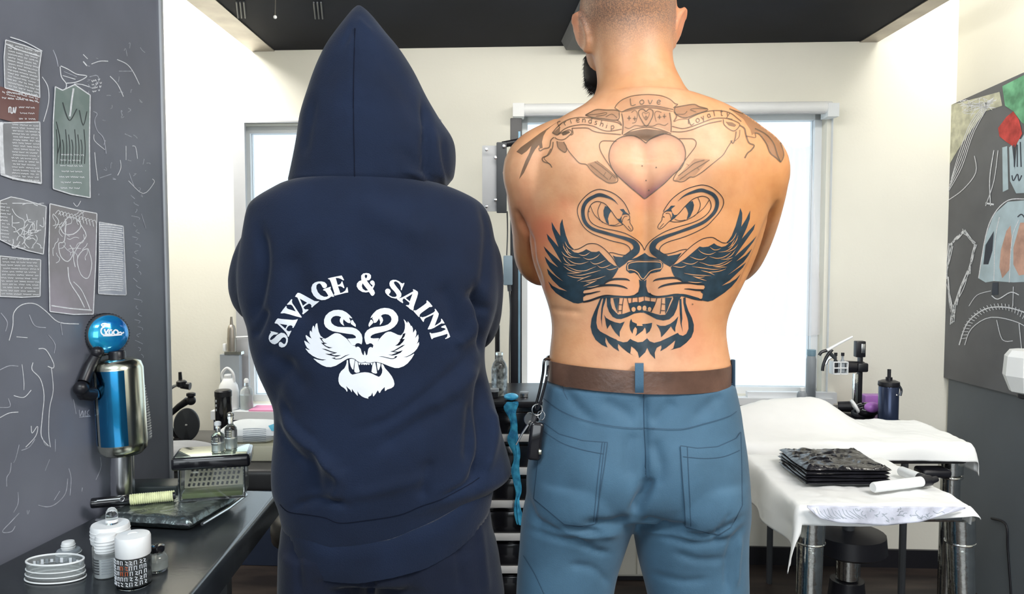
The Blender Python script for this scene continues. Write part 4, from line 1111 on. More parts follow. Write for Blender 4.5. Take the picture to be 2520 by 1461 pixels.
LM = [((1472,466),(1729.5,455)), ((1421,514.5),(1781,496)), ((1553.5,568),(1623,563)), ((1586,615),(1586,615)), ((1442,563),(1754,540)), ((1551,614),(1623.5,612.5)), ((1499,621),(1690,612.5)),
      ((1459,599),(1741,584.6)), ((1415,614),(1784.6,598)), ((1384,538),(1822,511)), ((1357.5,545),(1846,517)), ((1346,574),(1858,550)), ((1339,605),(1861,580)), ((1341,630),(1850,611)), ((1346,660),(1836,645)), ((1349,691),(1823,673)),
      ((1423,746),(1742,741)), ((1519,653),(1658,649)), ((1550,691),(1607,692)), ((1544,710),(1620,709)), ((1435,731),(1730,723)), ((1435,718),(1735,706)), ((1516,729),(1638,728.5)), ((1586,700),(1586,700)), ((1586,640),(1587,640))]
src = np.array([a for a, b in LM], float); dst = np.array([b for a, b in LM], float)
def U_(r2): return np.where(r2 > 0, r2 * np.log(np.maximum(r2, 1e-12)), 0)
nL = len(src)
K = U_(((src[:, None] - src[None]) ** 2).sum(2)) + np.eye(nL) * 30.0
Pm = np.hstack([np.ones((nL, 1)), src])
A_ = np.zeros((nL + 3, nL + 3)); A_[:nL, :nL] = K; A_[:nL, nL:] = Pm; A_[nL:, :nL] = Pm.T
sol = np.linalg.solve(A_, np.vstack([dst, np.zeros((3, 2))]))
def mirror(pts):
    q = np.asarray(pts, float)
    Kq = U_(((q[:, None] - src[None]) ** 2).sum(2))
    return [tuple(v) for v in Kq @ sol[:nL] + np.hstack([np.ones((len(q), 1)), q]) @ sol[nL:]]

dc = Decal(BODY)
for side in (0, 1):
    fn = mirror if side else (lambda p: p)
    for p, sm in LFILL: dc.fill(fn(p), ink=0.95, grid=4.0)
    for p, w, ink, tp, kind in LLINE: dc.stroke(fn(p), w, 0.0009, 0 if kind else 1, ink, taper=tp)
    for p, w in LGAP: dc.stroke(fn(p), w, 0.0011, 2, 1.0, taper=1.6)
# muzzle, nose
NZ = (1300, 420, 2.922)
dc.fill(cv([(838,590),(870,615),(930,630),(985,640),(720,643),(780,622)], *NZ), ink=0.95)
nose = [(703,690),(712,660),(760,645),(840,643),(940,645),(970,665),(970,690),(950,722),(915,730),(880,738),(852,770),(830,792),(810,787),(790,752),(765,732),(730,737),(705,715)]
dc.fill(cv(nose, *NZ), ink=0.95)
dc.stroke(cv([(716,714),(718,672),(765,655),(840,653),(935,655),(958,668),(955,700),(915,708),(878,722),(848,756),(826,778),(806,765),(788,735),(765,718),(735,710),(716,714)], *NZ), 2.2, 0.0011, 2)
dc.fill(cv([(795,780),(810,790),(835,792),(850,780),(848,830),(860,870),(900,905),(840,897),(800,897),(745,903),(790,870),(800,830)], *NZ), ink=0.95)
# mouth, jaw, chin
T5F = [
 [(295,210),(340,190),(300,310),(260,430),(235,560),(225,680),(250,790),(300,850),(370,890),(430,920),(500,960),(590,1000),(660,1040),(760,1070),(840,1060),(900,1000),(950,1030),(1050,1070),(1150,1060),(1200,1020),(1240,990),(1290,1050),(1380,1080),(1500,1050),(1650,980),(1790,910),(1850,880),(1880,920),(1950,940),(2020,900),(2065,800),(2060,680),(2040,580),(1990,430),(1960,280),(1960,180),(2005,170),(2010,290),(2060,440),(2130,580),(2170,720),(2165,850),(2120,970),(2020,1080),(1900,1170),(1700,1225),(1760,1190),(1800,1030),(1720,1100),(1620,1180),(1500,1250),(1525,1180),(1520,1130),(1430,1180),(1390,1280),(1400,1405),(1300,1300),(1240,1180),(1200,1270),(1080,1385),(1050,1270),(990,1200),(920,1150),(910,1230),(900,1290),(965,1335),(850,1270),(740,1180),(660,1100),(655,1170),(680,1250),(570,1180),(470,1080),(410,970),(405,1060),(450,1175),(330,1120),(210,1020),(140,890),(110,760),(130,600),(180,470),(240,340)],
 [(365,190),(420,170),(400,260),(360,380),(345,520),(335,640),(345,780),(315,600),(325,400)],
 [(430,170),(510,180),(510,280),(540,390),(620,480),(660,515),(770,500),(880,460),(1000,430),(1120,425),(1250,450),(1400,500),(1500,525),(1600,520),(1650,440),(1700,330),(1760,200),(1750,150),(1920,150),(1870,230),(1830,400),(1770,530),(1680,610),(1560,635),(1430,610),(1280,530),(1180,480),(1100,475),(980,495),(850,560),(720,605),(630,600),(550,560),(480,460),(440,350)],
 [(1600,180),(1740,175),(1690,290),(1640,430),(1600,510)],
 [(1880,200),(1920,200),(1930,400),(1940,600),(1925,700),(1950,870),(1905,700),(1890,500)],
 [(560,190),(680,185),(660,300),(640,460),(600,360)],
 [(380,520),(420,580),(500,630),(600,670),(700,690),(790,655),(740,760),(690,860),(690,965),(600,870),(540,780),(505,710),(470,760),(445,805),(420,720),(400,600)],
 [(920,600),(940,660),(1030,700),(1030,740),(1150,745),(1140,705),(1240,700),(1340,680),(1330,760),(1290,850),(1225,905),(1215,820),(1195,770),(1150,840),(1000,950),(1030,880),(1035,800),(1000,760),(960,820),(945,900),(900,820),(885,740),(895,650)],
 [(1860,550),(1830,680),(1800,780),(1800,865),(1750,810),(1715,750),(1650,830),(1580,910),(1520,970),(1510,880),(1480,800),(1420,710),(1500,740),(1600,740),(1700,700),(1780,640)],
 [(870,290),(940,275),(1000,262),(1090,270),(1180,235),(1260,245),(1400,260),(1390,320),(1330,460),(1200,425),(1050,425),(910,450),(885,340)],
]
for p in T5F: dc.fill(cv(p, *T5), ink=0.95, grid=4.0)
for (x, y, rx, ry) in ((962,412,42,48), (1075,385,46,48), (1185,388,44,52), (1290,408,36,44)):
    dc.fill(cv([(x + rx * math.cos(a), y + ry * math.sin(a)) for a in [k * math.pi / 8 for k in range(16)]], *T5), off=0.0011, mi=2)
for p in ([(935,180),(930,280)], [(1050,165),(1055,270)], [(1180,145),(1185,240)], [(1305,165),(1305,250)], [(1435,185),(1400,300),(1320,465)], [(840,185),(870,320),(910,450)], [(765,190),(745,330),(730,500)], [(665,310),(740,320)],
          [(665,435),(735,435)], [(1530,190),(1520,340),(1500,500)], [(1530,300),(1600,310)], [(1515,430),(1595,440)], [(680,190),(655,480)]):
    dc.stroke(cv(p, *T5), 1.6, 0.0011, 1)
dc.stroke(cv([(300,190),(420,165),(560,162),(800,165),(950,160),(1100,130),(1200,120),(1330,160),(1500,165),(1700,135),(1850,125),(2000,135),(2270,210)], *T5), [3, 4, 4, 4, 5, 8, 8, 5, 4, 4, 5, 6, 6], 0.0010, 0)
for p in ([(640,1040),(600,1000)], [(900,1000),(900,970)], [(1240,995),(1240,970)]): dc.stroke(cv(p, *T5), 3, 0.0010, 0, 0.5, taper=1)
tt_ = dc.build('swan_lion_tattoo', [M['ink'], M['ink_line'], M['skin']], body)
tt_['kind'] = 'stuff'; tt_['label'] = 'dark blue tattoo of two swans forming a roaring lion face'

# faded claddagh tattoo across the shoulders
dc = Decal(BODY)
def o(z, p, w=2.0, ink=0.66, closed=False): dc.stroke(cv(p, *z), w * 1.2, 0.0008, 0, ink, closed=closed)
def of(z, p, ink=0.35, mi=0): dc.fill(cv(p, *z), ink=ink, mi=mi, grid=4.5)
heartL = cv([(1785,715),(1720,665),(1640,620),(1540,615),(1440,640),(1360,700),(1310,780),(1290,890),(1310,1000),(1370,1110),(1450,1190),(1560,1290),(1680,1390),(1775,1470)], *U1)
heartR = cv([(50,1450),(180,1350),(300,1250),(430,1120),(510,1060),(560,970),(580,870),(565,770),(510,680),(420,620),(310,590),(200,610),(110,660),(50,715)], *U2)
heart = [tuple(p) for p in cat(heartL, 4)[:-1]] + [tuple(p) for p in cat(heartR, 4)[:-1]]
ha = np.array(heart)
def heart_ink(x, y):
    d = np.hypot(ha[:, 0] - x, ha[:, 1] - y).min()
    k = min(1, max(0, (y - 395) / 70))
    return 0.60 * math.exp(-d / 20) * k + 0.2 * math.exp(-d / 14) * (1 - k)
dc.fill(heart, off=0.0006, mi=1, ink=heart_ink, grid=4.5)
dc.stroke(heart, 2.2, 0.0008, 0, 0.75, closed=True, smooth=0)
hp_ = dc.build('heart_tattoo', [M['ink_old'], M['ink_purple']], body); hp_['label'] = 'faded shaded heart tattoo between the shoulder blades'
dc = Decal(BODY)
o(U1, [(1390,690),(1280,685),(1200,690),(1165,740),(1180,820),(1230,910),(1290,1000),(1370,1110),(1410,1190),(1390,1235),(1290,1245),(1200,1195),(1120,1140),(1040,1060),(990,1000),(900,980),(830,910),(770,840),(730,780)])
o(U1, [(1100,960),(1200,1030),(1300,1110),(1380,1180)], 1.4, .5); o(U1, [(1040,1000),(1150,1090),(1280,1200)], 1.4, .5); o(U1, [(1130,950),(1260,1050),(1400,1170)], 1.4, .5); o(U1, [(1330,1150),(1300,1200)], 1.2, .5); o(U1, [(1250,1100),(1220,1150)], 1.2, .4)
of(U1, [(1000,990),(1130,950),(1400,1170),(1380,1235),(1290,1245),(1120,1140)], .30)
o(U2, [(490,655),(600,655),(680,660),(720,700),(710,760),(660,830),(590,920),(500,1050),(420,1180),(430,1215),(470,1220),(510,1230),(570,1215),(640,1165),(690,1165),(800,1100),(900,1020),(1000,940),(1080,870),(1140,770),(1200,680)])
o(U2, [(480,1150),(600,1060),(700,980),(830,940)], 1.6, .6); o(U2, [(500,1200),(640,1100),(800,1000),(900,940)], 1.6, .6); o(U2, [(590,990),(625,1010)], 1.2, .5); o(U2, [(730,1040),(760,1070)], 1.2, .4)
of(U2, [(560,1060),(700,920),(900,930),(690,1165),(500,1225),(430,1215)], .22)
o(U1, [(540,580),(600,510),(680,440),(780,395),(900,375),(1020,380),(1150,400),(1280,420),(1400,440),(1460,480)]); o(U1, [(620,600),(700,530),(800,490),(950,470),(1080,490),(1200,540),(1300,555),(1460,530)]); o(U1, [(800,520),(1000,515),(1080,555),(1200,580),(1450,600)])
o(U1, [(540,580),(600,610),(640,590),(760,540),(800,570),(780,600),(700,665),(620,670),(570,640)]); of(U1, [(660,590),(700,560),(760,555),(775,575),(720,605),(680,615)], .7); of(U1, [(540,580),(640,500),(640,590),(600,610)], .5); o(U1, [(800,520),(815,590),(780,610)], 2)
o(U1, [(560,640),(520,680),(500,770),(430,790),(370,820),(360,780)], 2.2); o(U1, [(550,700),(540,780),(490,870),(410,910),(420,960),(500,990),(535,1040)], 2.4); o(U1, [(520,790),(470,880),(430,920),(520,1010)], 1.6)
o(U1, [(600,690),(610,760),(640,800),(710,840),(730,780),(690,700)]); of(U1, [(600,690),(690,700),(730,780),(710,840),(640,800),(610,760)], .35)
of(U1, [(640,410),(520,490),(380,580),(260,670),(120,770),(60,830),(130,870),(200,820),(260,750),(230,850),(180,950),(130,1080),(95,1195),(160,1110),(220,980),(270,870),(310,800),(360,740),(370,790),(410,780),(400,700),(420,620),(460,550),(530,490)], .6)
# crown and top ribbon
o(U1, [(1370,250),(1400,200),(1470,140),(1580,95),(1700,75),(1780,70),(1838,70),(1980,85),(2100,130),(2170,190),(2210,200),(2170,230),(2150,250)]); o(U1, [(1370,250),(1420,280),(1460,300),(1530,270),(1650,235),(1780,217),(1930,225),(2060,250),(2150,270)])
of(U1, [(1450,310),(1530,268),(1650,240),(1790,225),(1930,235),(2060,260),(2160,300),(2050,290),(1930,262),(1790,250),(1650,268),(1530,300)], .45)
of(U1, [(1390,220),(1470,150),(1580,105),(1700,85),(1838,80),(1980,95),(2100,140),(2150,200),(2140,260),(2060,245),(1930,222),(1780,214),(1650,232),(1530,265),(1440,285)], .12)
of(U1, [(1470,320),(1600,280),(1790,260),(1950,280),(2100,310),(2110,460),(2100,560),(1980,510),(1790,490),(1600,520),(1475,590)], .16)
o(U1, [(1460,320),(1480,450),(1468,600)], 2.4); o(U1, [(2100,310),(2120,450),(2118,570)], 2.4)
o(U1, [(1480,610),(1600,540),(1720,510),(1800,502),(1900,515),(2010,545),(2120,590)]); of(U1, [(1490,610),(1560,565),(1700,535),(1790,525),(1900,535),(2000,550),(2080,580),(1960,620),(1880,650),(1790,690),(1720,655),(1600,615)], .55)
o(U1, [(1500,500),(1560,520),(1640,480),(1720,490),(1790,480),(1870,490),(1950,460),(2030,480),(2080,450)], 1.6, .55)
o(U1, [(1785,300),(1750,265),(1700,275),(1685,320),(1720,400),(1790,490),(1860,390),(1880,310),(1860,270),(1820,265),(1785,300)], 2.0, .65); o(U1, [(1785,330),(1755,305),(1735,330),(1785,410),(1830,330),(1815,305),(1785,330)], 1.4, .5); of(U1, [(1785,345),(1760,370),(1785,410),(1810,370)], .4)
for (x, y) in ((1560, 385), (1635, 390), (1965, 370), (2030, 360)):
    o(U1, [(x - 25, y), (x + 25, y)], 2.4, .5); o(U1, [(x, y - 32), (x, y + 28)], 2.4, .5)
o(U1, [(1590,310),(1640,280),(1670,330),(1650,430),(1600,450)], 1.6, .5); o(U1, [(1920,430),(1900,330),(1930,290),(1990,310)], 1.6, .5)
for zz, p in ((U1, [(980,345),(1040,310),(1130,270),(1250,275),(1400,280),(1430,330),(1400,410),(1200,390),(1050,370)]), (U2, [(440,240),(540,220),(690,200),(760,230),(870,260),(850,290),(720,330),(580,380),(480,350),(430,300)])):
    o(zz, p, 2.0, .7, True); of(zz, p, .27)
o(U1, [(990,345),(1150,330),(1260,310),(1240,340),(1120,360)], 1.5, .55); o(U1, [(1250,370),(1330,330),(1400,380)], 1.5, .55); o(U2, [(860,260),(720,255),(640,270),(720,300)], 1.5, .55); o(U2, [(460,330),(560,330),(600,290)], 1.5, .5)
o(U1, [(1400,410),(1440,440),(1460,480)], 3, .5); o(U2, [(430,300),(460,360),(420,430)], 3, .5)
# right ribbon
o(U2, [(620,460),(620,400),(640,380),(800,310),(950,285),(1080,290),(1180,320),(1260,380),(1320,430)]); o(U2, [(400,490),(530,520),(640,500),(780,450),(950,390),(1100,385),(1200,400)]); o(U2, [(400,560),(520,565),(650,540),(780,490),(900,450),(1060,420)]); o(U2, [(430,430),(500,400),(615,395)], 1.6, .5)
o(U2, [(1080,400),(1100,480),(1220,555),(1300,470),(1230,420),(1140,390)]); of(U2, [(1110,430),(1200,440),(1255,475),(1230,500),(1150,480)], .5)
o(U2, [(1300,480),(1360,520),(1380,600),(1420,710),(1490,745),(1450,810),(1400,850),(1365,915)], 3.0); o(U2, [(1250,560),(1240,640),(1210,720),(1180,680)], 2.4); o(U2, [(1300,540),(1290,630),(1230,690)], 2.0, .5); o(U2, [(1380,620),(1440,630),(1510,640),(1500,580)], 2.4, .5)
fe = [(1160,260),(1300,310),(1420,350),(1550,420),(1700,520),(1800,630),(1860,760),(1885,880),(1845,970),(1780,910),(1700,840),(1650,720),(1560,600),(1500,580),(1460,610),(1440,540),(1350,400)]
of(U2, fe, .33); o(U2, fe[:9], 2.2, .6); o(U2, fe[8:14], 2.6, .6); o(U2, [(1500,520),(1650,600),(1750,720),(1800,870),(1840,960)], 2.4, .55)
# hand-lettered words
FONT = {'L': [[(0, 0), (0, 1), (.6, .95)]], 'o': [[(.3, .4), (.05, .6), (.1, .95), (.4, 1), (.6, .75), (.5, .45), (.3, .4)]], 'v': [[(0, .4), (.25, 1), (.55, .4)]], 'e': [[(.05, .7), (.5, .65), (.4, .42), (.15, .45), (.05, .75), (.2, 1), (.5, .92)]],
        'F': [[(0.05, 1), (.05, 0), (.6, 0)], [(.05, .5), (.45, .48)]], 'r': [[(0, .4), (.05, 1)], [(.05, .6), (.2, .42), (.4, .45)]], 'i': [[(.1, .4), (.12, 1)], [(.1, .15), (.12, .2)]], 'n': [[(0, .4), (.03, 1)], [(.03, .6), (.25, .4), (.42, .55), (.45, 1)]],
        'd': [[(.45, .5), (.2, .42), (.02, .7), (.2, 1), (.45, .9)], [(.45, 0), (.48, 1)]], 's': [[(.4, .45), (.15, .42), (.1, .6), (.35, .75), (.35, .95), (.05, 1)]], 'h': [[(0, 0), (.03, 1)], [(.03, .6), (.25, .42), (.42, .55), (.45, 1)]],
        'p': [[(0, .4), (.02, 1.3)], [(.02, .5), (.3, .4), (.45, .65), (.3, .95), (.02, .9)]], 'y': [[(0, .4), (.2, .9)], [(.45, .4), (.1, 1.3)]], 'a': [[(.42, .5), (.15, .42), (.02, .7), (.15, 1), (.42, .85)], [(.42, .42), (.46, 1)]], 'l': [[(.1, 0), (.12, 1)]], 't': [[(.2, .1), (.22, 1), (.4, .95)], [(.02, .4), (.42, .38)]]}
def word(z, text, path, h, adv):
    p = np.array(cat(cv(path, *z), 10)); L = np.concatenate([[0], np.cumsum(np.hypot(*(p[1:] - p[:-1]).T))])
    n = len(text)
    for i, ch in enumerate(text):
        t0 = L[-1] * i / n
        x0, y0 = np.interp(t0, L, p[:, 0]), np.interp(t0, L, p[:, 1])
        x1, y1 = np.interp(t0 + 3, L, p[:, 0]), np.interp(t0 + 3, L, p[:, 1])
        a = math.atan2(y1 - y0, x1 - x0); c, s = math.cos(a), math.sin(a)
        for st_ in FONT[ch]:
            q = [(x0 + (u * adv) * c - ((v - 1) * h) * s, y0 + (u * adv) * s + ((v - 1) * h) * c) for u, v in st_]
            dc.stroke(q, 1.7, 0.0010, 0, 0.85, smooth=4, step=1.5)
word(U1, 'Love', [(1590, 215), (1700, 200), (1800, 195), (2040, 200)], 17, 18)
word(U1, 'Friendship', [(640, 520), (750, 470), (880, 440), (1020, 450), (1150, 480), (1280, 525), (1400, 530)], 15, 15)
word(U2, 'Loyalty', [(650, 475), (760, 430), (900, 375), (1050, 350), (1200, 375)], 15, 15)
for (x, y) in ((1597, 468), (1580, 408), (1636, 580), (1704, 748), (1615, 412), (1590, 444), (1740, 470), (1450, 520)):
    dc.fill([(x + 2 * math.cos(k), y + 2 * math.sin(k)) for k in range(6)], ink=0.7, off=0.0009)
ot = dc.build('crown_heart_tattoo', [M['ink_old'], M['ink_purple']], body)
ot['kind'] = 'stuff'; ot['label'] = 'faded grey tattoo of crowned heart held by two hands with ribbons'

# ---------------------------------------------------------------- trousers: pockets, seams, belt
JN = (1180, 860, 2.43)
for lp in ([(390,440),(480,505),(620,545),(765,555),(745,700),(720,850),(690,1040),(600,1050),(510,1040),(330,890),(350,700)], [(1200,575),(1300,590),(1420,580),(1530,530),(1556,490),(1562,700),(1565,930),(1500,1060),(1430,1105),(1330,1080),(1235,1055),(1215,800)]):
    dc = Decal(TRO); dc.fill(cv(lp, *JN), off=0.0022, grid=5)
    dc.stroke(cv(lp, *JN), 1.6, 0.0026, 1, closed=True, smooth=0)
    pk = dc.build('back_pocket', [M['denim'], M['denim_seam']], trousers)
dc = Decal(TRO)
for p in ([(390,290),(500,370),(650,430),(850,465),(1000,470),(1200,475),(1350,440),(1480,400),(1530,370)], [(985,265),(990,470),(1000,640),(995,760)], [(735,555),(710,750),(680,1030)], [(750,556),(727,750),(700,1030)], [(1240,582),(1250,800),(1265,1050)],
          [(390,490),(500,560),(620,600),(745,625)], [(1215,640),(1330,650),(1450,640),(1550,600)], [(400,165),(600,195),(800,220),(940,240),(1130,247),(1300,235),(1510,212)], [(270,1230),(330,1330),(390,1461)], [(480,170),(500,240),(530,300)]):
    dc = Decal(TRO); dc.stroke(cv(p, *JN), 1.5, 0.0030); dc.build('seam', [M['denim_seam']], trousers)
# belt
top = [(1330, 880), (1360, 881), (1450, 886), (1570, 893), (1700, 893), (1820, 891)]
bot = [(1330, 930), (1360, 932), (1450, 938), (1570, 944), (1700, 945), (1820, 941)]
mid = lambda t: [(x, interp(top, x) * (1 - t) + interp(bot, x) * t) for x in range(1320, 1840, 20)]
mb = MB()
rr = [ring_px(0, 1349, 1804, MY, 0.1125, 0.118, 2.42, 72, mid(t)) for t in (0.02, 0.0)] + \
     [ring_px(0, 1346, 1807, MY, 0.1165, 0.122, 2.42, 72, mid(t)) for t in (0.0, 0.06, 0.5, 0.94, 1.0)] + [ring_px(0, 1349, 1804, MY, 0.1125, 0.118, 2.42, 72, mid(t)) for t in (1.0, 0.98)]
mb.loft(rr + [rr[0]], cap=False)
belt = mb.build('belt', M['belt'], man, smooth=50); belt['label'] = 'worn brown leather belt'
BELT = bvh_of(belt)
def loop_(px0, px1, py0, py1, mt):
    mb = MB()
    Yb = [MY - 0.121] * 2
    a = [BELT.ray_cast(CAM, ray(x, (py0 + py1) / 2).normalized())[0] for x in (px0, px1)]
    Y0 = min(a[0].y, a[1].y) if a[0] and a[1] else MY - 0.12
    pts = [(py0 - 2, Y0 + 0.010), (py0, Y0 - 0.002), (py0 + 12, Y0 - 0.005), (py1 - 22, Y0 - 0.006), (py1 - 10, Y0 - 0.004), (py1, Y0 + 0.001)]
    rings = []
    for py_, Y in pts:
        A, B = P(px0, py_, Y), P(px1, py_, Y)
        rings.append([A, B, B + Vector((0, 0.003, 0)), A + Vector((0, 0.003, 0))])
    mb.loft(rings)
    return mb.build('belt_loop', mt, trousers, smooth=40)
loop_(1563, 1584, 895, 968, M['denim'])
mb = MB()
e = [P(1804, y, MY - 0.03) for y in (885, 915, 950, 958)]
mb.tube(e, 0.004, 8, sx=2.0); mb.build('belt_loop', M['denim_seam'], trousers)
# ================================================================== left: counter and everything on it
M['glassy'] = mat('clear_glass', (0.93, 0.96, 0.96), 0.03, trans=1.0, ior=1.45)
M['plastic_clear'] = mat('clear_plastic', (0.86, 0.90, 0.90), 0.12, trans=0.85, ior=1.35)
M['white_plastic'] = mat('white_plastic', (0.82, 0.84, 0.85), 0.35, var=0.03)
M['grey_plastic'] = mat('grey_plastic', (0.30, 0.33, 0.36), 0.4, var=0.06)
M['blue_chrome'] = mat('blue_chrome', (0.02, 0.30, 0.62), 0.14, 1.0, var=0.25, vscale=5, coat=0.6)
M['gold_chrome'] = mat('pale_gold_chrome', (0.74, 0.75, 0.62), 0.2, 1.0, var=0.1)
M['blue_lens'] = mat('blue_dial', (0.01, 0.10, 0.60), 0.12, 0.5, col2=(0.02, 0.48, 0.80), vscale=16, coat=1.0)  # cyan tone puts the reflected glare into the dial's colour
M['silver_pouch'] = mat('silver_pouch', (0.16, 0.19, 0.19), 0.25, 0.85, var=0.3, vscale=25, bump=0.8, bscale=70)
M['green_base'] = mat('green_liner', (0.16, 0.20, 0.06), 0.5, var=0.2)
M['cream_plate'] = mat('cream_plate', (0.72, 0.68, 0.52), 0.5, var=0.05)
M['mirror_lid'] = mat('mirror_lid', (0.60, 0.66, 0.55), 0.06, 0.9, var=0.05)
M['yellow_coil'] = mat('pale_yellow_cord', (0.80, 0.84, 0.50), 0.5, var=0.15, vscale=60)
M['bench'] = mat('dark_vinyl', (0.05, 0.048, 0.05), 0.4, var=0.2, vscale=8)
M['cloth_grey'] = mat('grey_cloth', (0.50, 0.51, 0.54), 0.8, var=0.1)
M['paper'] = mat('white_paper', (0.84, 0.87, 0.90), 0.7, var=0.04)
M['paper_print'] = mat('grey_print', (0.35, 0.40, 0.46), 0.7, var=0.2, vscale=50)
M['cyan_paper'] = mat('cyan_paper', (0.10, 0.45, 0.65), 0.6, var=0.1)
M['pink'] = mat('pink_card', (0.75, 0.30, 0.48), 0.6, var=0.1)
M['label_dark'] = mat('dark_print', (0.05, 0.055, 0.06), 0.6, var=0.2)
M['orange_print'] = mat('orange_print', (0.55, 0.12, 0.04), 0.6, var=0.1)
M['liquid'] = mat('clear_gel', (0.80, 0.84, 0.82), 0.15, trans=0.6, ior=1.33, var=0.05)

ZC = 0.76
cfar, cnear = PZ(690, 1206, ZC), PZ(480, 1461, ZC)
dirc = (cnear - cfar); cend = cfar + dirc * ((0.5 - cfar.y) / dirc.y)
lend = LA + LT * ((0.5 - LA.y) / LT.y)
cnt = thing('counter', ((cfar.x + cnear.x) / 2, 1.3, 0), 'dark glossy wall counter under the chalk-covered partition', 'counter')
mb = MB()
outl = [Vector((lend.x + 0.002, 0.5, 0)), Vector((cend.x, 0.5, 0)), Vector((cfar.x, cfar.y, 0)), Vector((LB.x + 0.003, cfar.y + 0.03, 0))]
bm = bmesh.new()
vsb = [bm.verts.new(v + Vector((0, 0, ZC - 0.05))) for v in outl]
f = bm.faces.new(vsb)
r = bmesh.ops.extrude_face_region(bm, geom=[f])
bmesh.ops.translate(bm, verts=[v for v in r['geom'] if isinstance(v, bmesh.types.BMVert)], vec=(0, 0, 0.05))
bmesh.ops.recalc_face_normals(bm, faces=bm.faces)
bmesh.ops.bevel(bm, geom=[e for e in bm.edges if min(v.co.z for v in e.verts) > ZC - 0.001], offset=0.012, segments=4, profile=0.5, affect='EDGES')
bm.verts.index_update()
mb.add([v.co for v in bm.verts], [[v.index for v in f.verts] for f in bm.faces]); bm.free()
mb.build('worktop', M['counter'], cnt, smooth=40)
for yy in (0.75, 1.66):
    x0 = LA.x + (LB.x - LA.x) * (yy - LA.y) / (LB.y - LA.y) + 0.004
    mb = MB(); mb.box(((x0 - 0.62) / 2, yy, (ZC - 0.05) / 2), (-0.62 - x0, 0.03, ZC - 0.05), bevel=0.002); mb.build('support_panel', M['charcoal'], cnt)

def lathe_thing(name, base, parts, label, cat_, group=None, tilt=None, sx=1.0, sy=1.0):
    """parts: (name, profile, material)"""
    t = thing(name, base, label, cat_, group)
    for nm, prof, mt in parts:
        mb = MB(); mb.lathe(prof, base, 28, tilt, sx=sx, sy=sy); mb.build(nm, mt, t, smooth=40)
    return t
def ring_lines(t, base, rads, mt, r=0.0008, nm='ridge'):
    for (R, z) in rads:
        mb = MB(); mb.torus(Vector(base) + Vector((0, 0, z)), R, r, seg=24, sec=6); mb.build(nm, mt, t)

# --- blue chrome bottle device with round dial on a post
bx = P(302, 1200, 1.56); bx.z = ZC
dv = thing('spray_machine', bx, 'blue chrome bottle-shaped device with round blue dial on a steel post', 'machine')
mb = MB(); mb.lathe([(0.028, 0), (0.030, 0.003), (0.030, 0.012), (0.026, 0.016)], bx); mb.build('base', M['black'], dv)
def at(px, py): return P(px, py, bx.y)
zt = at(302, 1116).z
mb = MB(); mb.lathe([(0.0225, 0), (0.0225, zt - ZC - 0.012)], bx + Vector((0, 0, 0.014)), 24); mb.build('post', M['steel'], dv)
cb = at(304, 1118); ct = at(289, 882)
ax = (ct - cb); hh_ = ax.length
prof = [(0.018, 0), (0.036, 0.002), (0.045, 0.012), (0.047, 0.026), (0.047, hh_ - 0.020), (0.043, hh_ - 0.007), (0.030, hh_), (0.016, hh_ + 0.001)]
TM = align(ax)
mb = MB(); mb.lathe(prof, cb, 40, TM); mb.build('bottle', M['gold_chrome'], dv, smooth=50)
mb = MB(); R = 0.0476
for (a0_, a1_) in ((-115, -42), (-28, 40)):
    rings = []
    for i in range(12):
        a = math.radians(a0_ + (a1_ - a0_) * i / 11)
        rings.append([cb + (TM.to_3x3() @ Vector((R * math.cos(a), R * math.sin(a), z))) for z in (0.026, 0.08, 0.14, hh_ - 0.02)])
    mb.loft(rings, closed=False)
mb.build('blue_band', M['blue_chrome'], dv, smooth=60)
mb = MB(); mb.lathe([(0.016, 0), (0.016, 0.014), (0.014, 0.017)], ct - ax.normalized() * 0.001, 20, TM); mb.build('cap', M['black'], dv)
dcn = at(266, 822); dn = Vector((0.72, -0.68, 0.06)).normalized(); DM = align(dn)
mb = MB(); mb.lathe([(0.038, -0.030), (0.0415, -0.026), (0.0415, 0.0), (0.040, 0.004)], dcn, 48, DM); dial = mb.build('dial_housing', M['charcoal'], dv)
for k in range(44):
    a = 2 * math.pi * k / 44
    v = Vector((0.0418 * math.cos(a), 0.0418 * math.sin(a), 0))
    mb = MB(); mb.tube([dcn + DM.to_3x3() @ (v + Vector((0, 0, -0.026))), dcn + DM.to_3x3() @ (v + Vector((0, 0, 0)))], 0.0012, 5); mb.build('rib', M['black'], dial)
mb = MB(); mb.lathe([(0.039, 0.003), (0.035, 0.010), (0.022, 0.016), (0.0001, 0.018)], dcn, 40, DM); lens = mb.build('dial_face', M['blue_lens'], dv, smooth=80)
# white script on the dial
LB_ = bvh_of(lens)
dc = Decal(LB_)
ZD = (200, 760, 6.0)
for p in ([(385,225),(345,215),(305,225),(300,245),(335,258),(360,248)], [(345,262),(305,285),(290,325),(305,368),(350,388),(395,375)], [(345,295),(350,330),(375,365),(410,385)], [(405,295),(380,330),(350,372)], [(455,315),(425,310),(408,345),(425,378),(455,365),(460,315),(465,370)],
          [(515,308),(485,318),(475,352),(495,378),(530,370),(542,335),(515,308)], [(545,360),(575,340),(600,362),(625,340)], [(320,392),(420,392),(600,376)]):
    dc.stroke(cv(p, *ZD), 3.6, 0.0006)
q = dc.build('dial_script', [M['print']], dv); q['label'] = 'white script lettering on the dial'
def aw(px, py, o=0.018): return PL(px, py, o)
mb = MB(); mb.tube([aw(242, 866, .03), aw(222, 900), aw(206, 940)], [0.010, 0.0115, 0.0115], 12); mb.ball(aw(240, 866, .03), 0.012); mb.build('arm', M['black'], dv)
mb = MB(); mb.ball(aw(200, 955), 0.0145); mb.tube([aw(200, 952), aw(206, 968), aw(228, 969, .022)], [0.013, 0.0135, 0.0145], 14); mb.build('elbow', M['black'], dv)
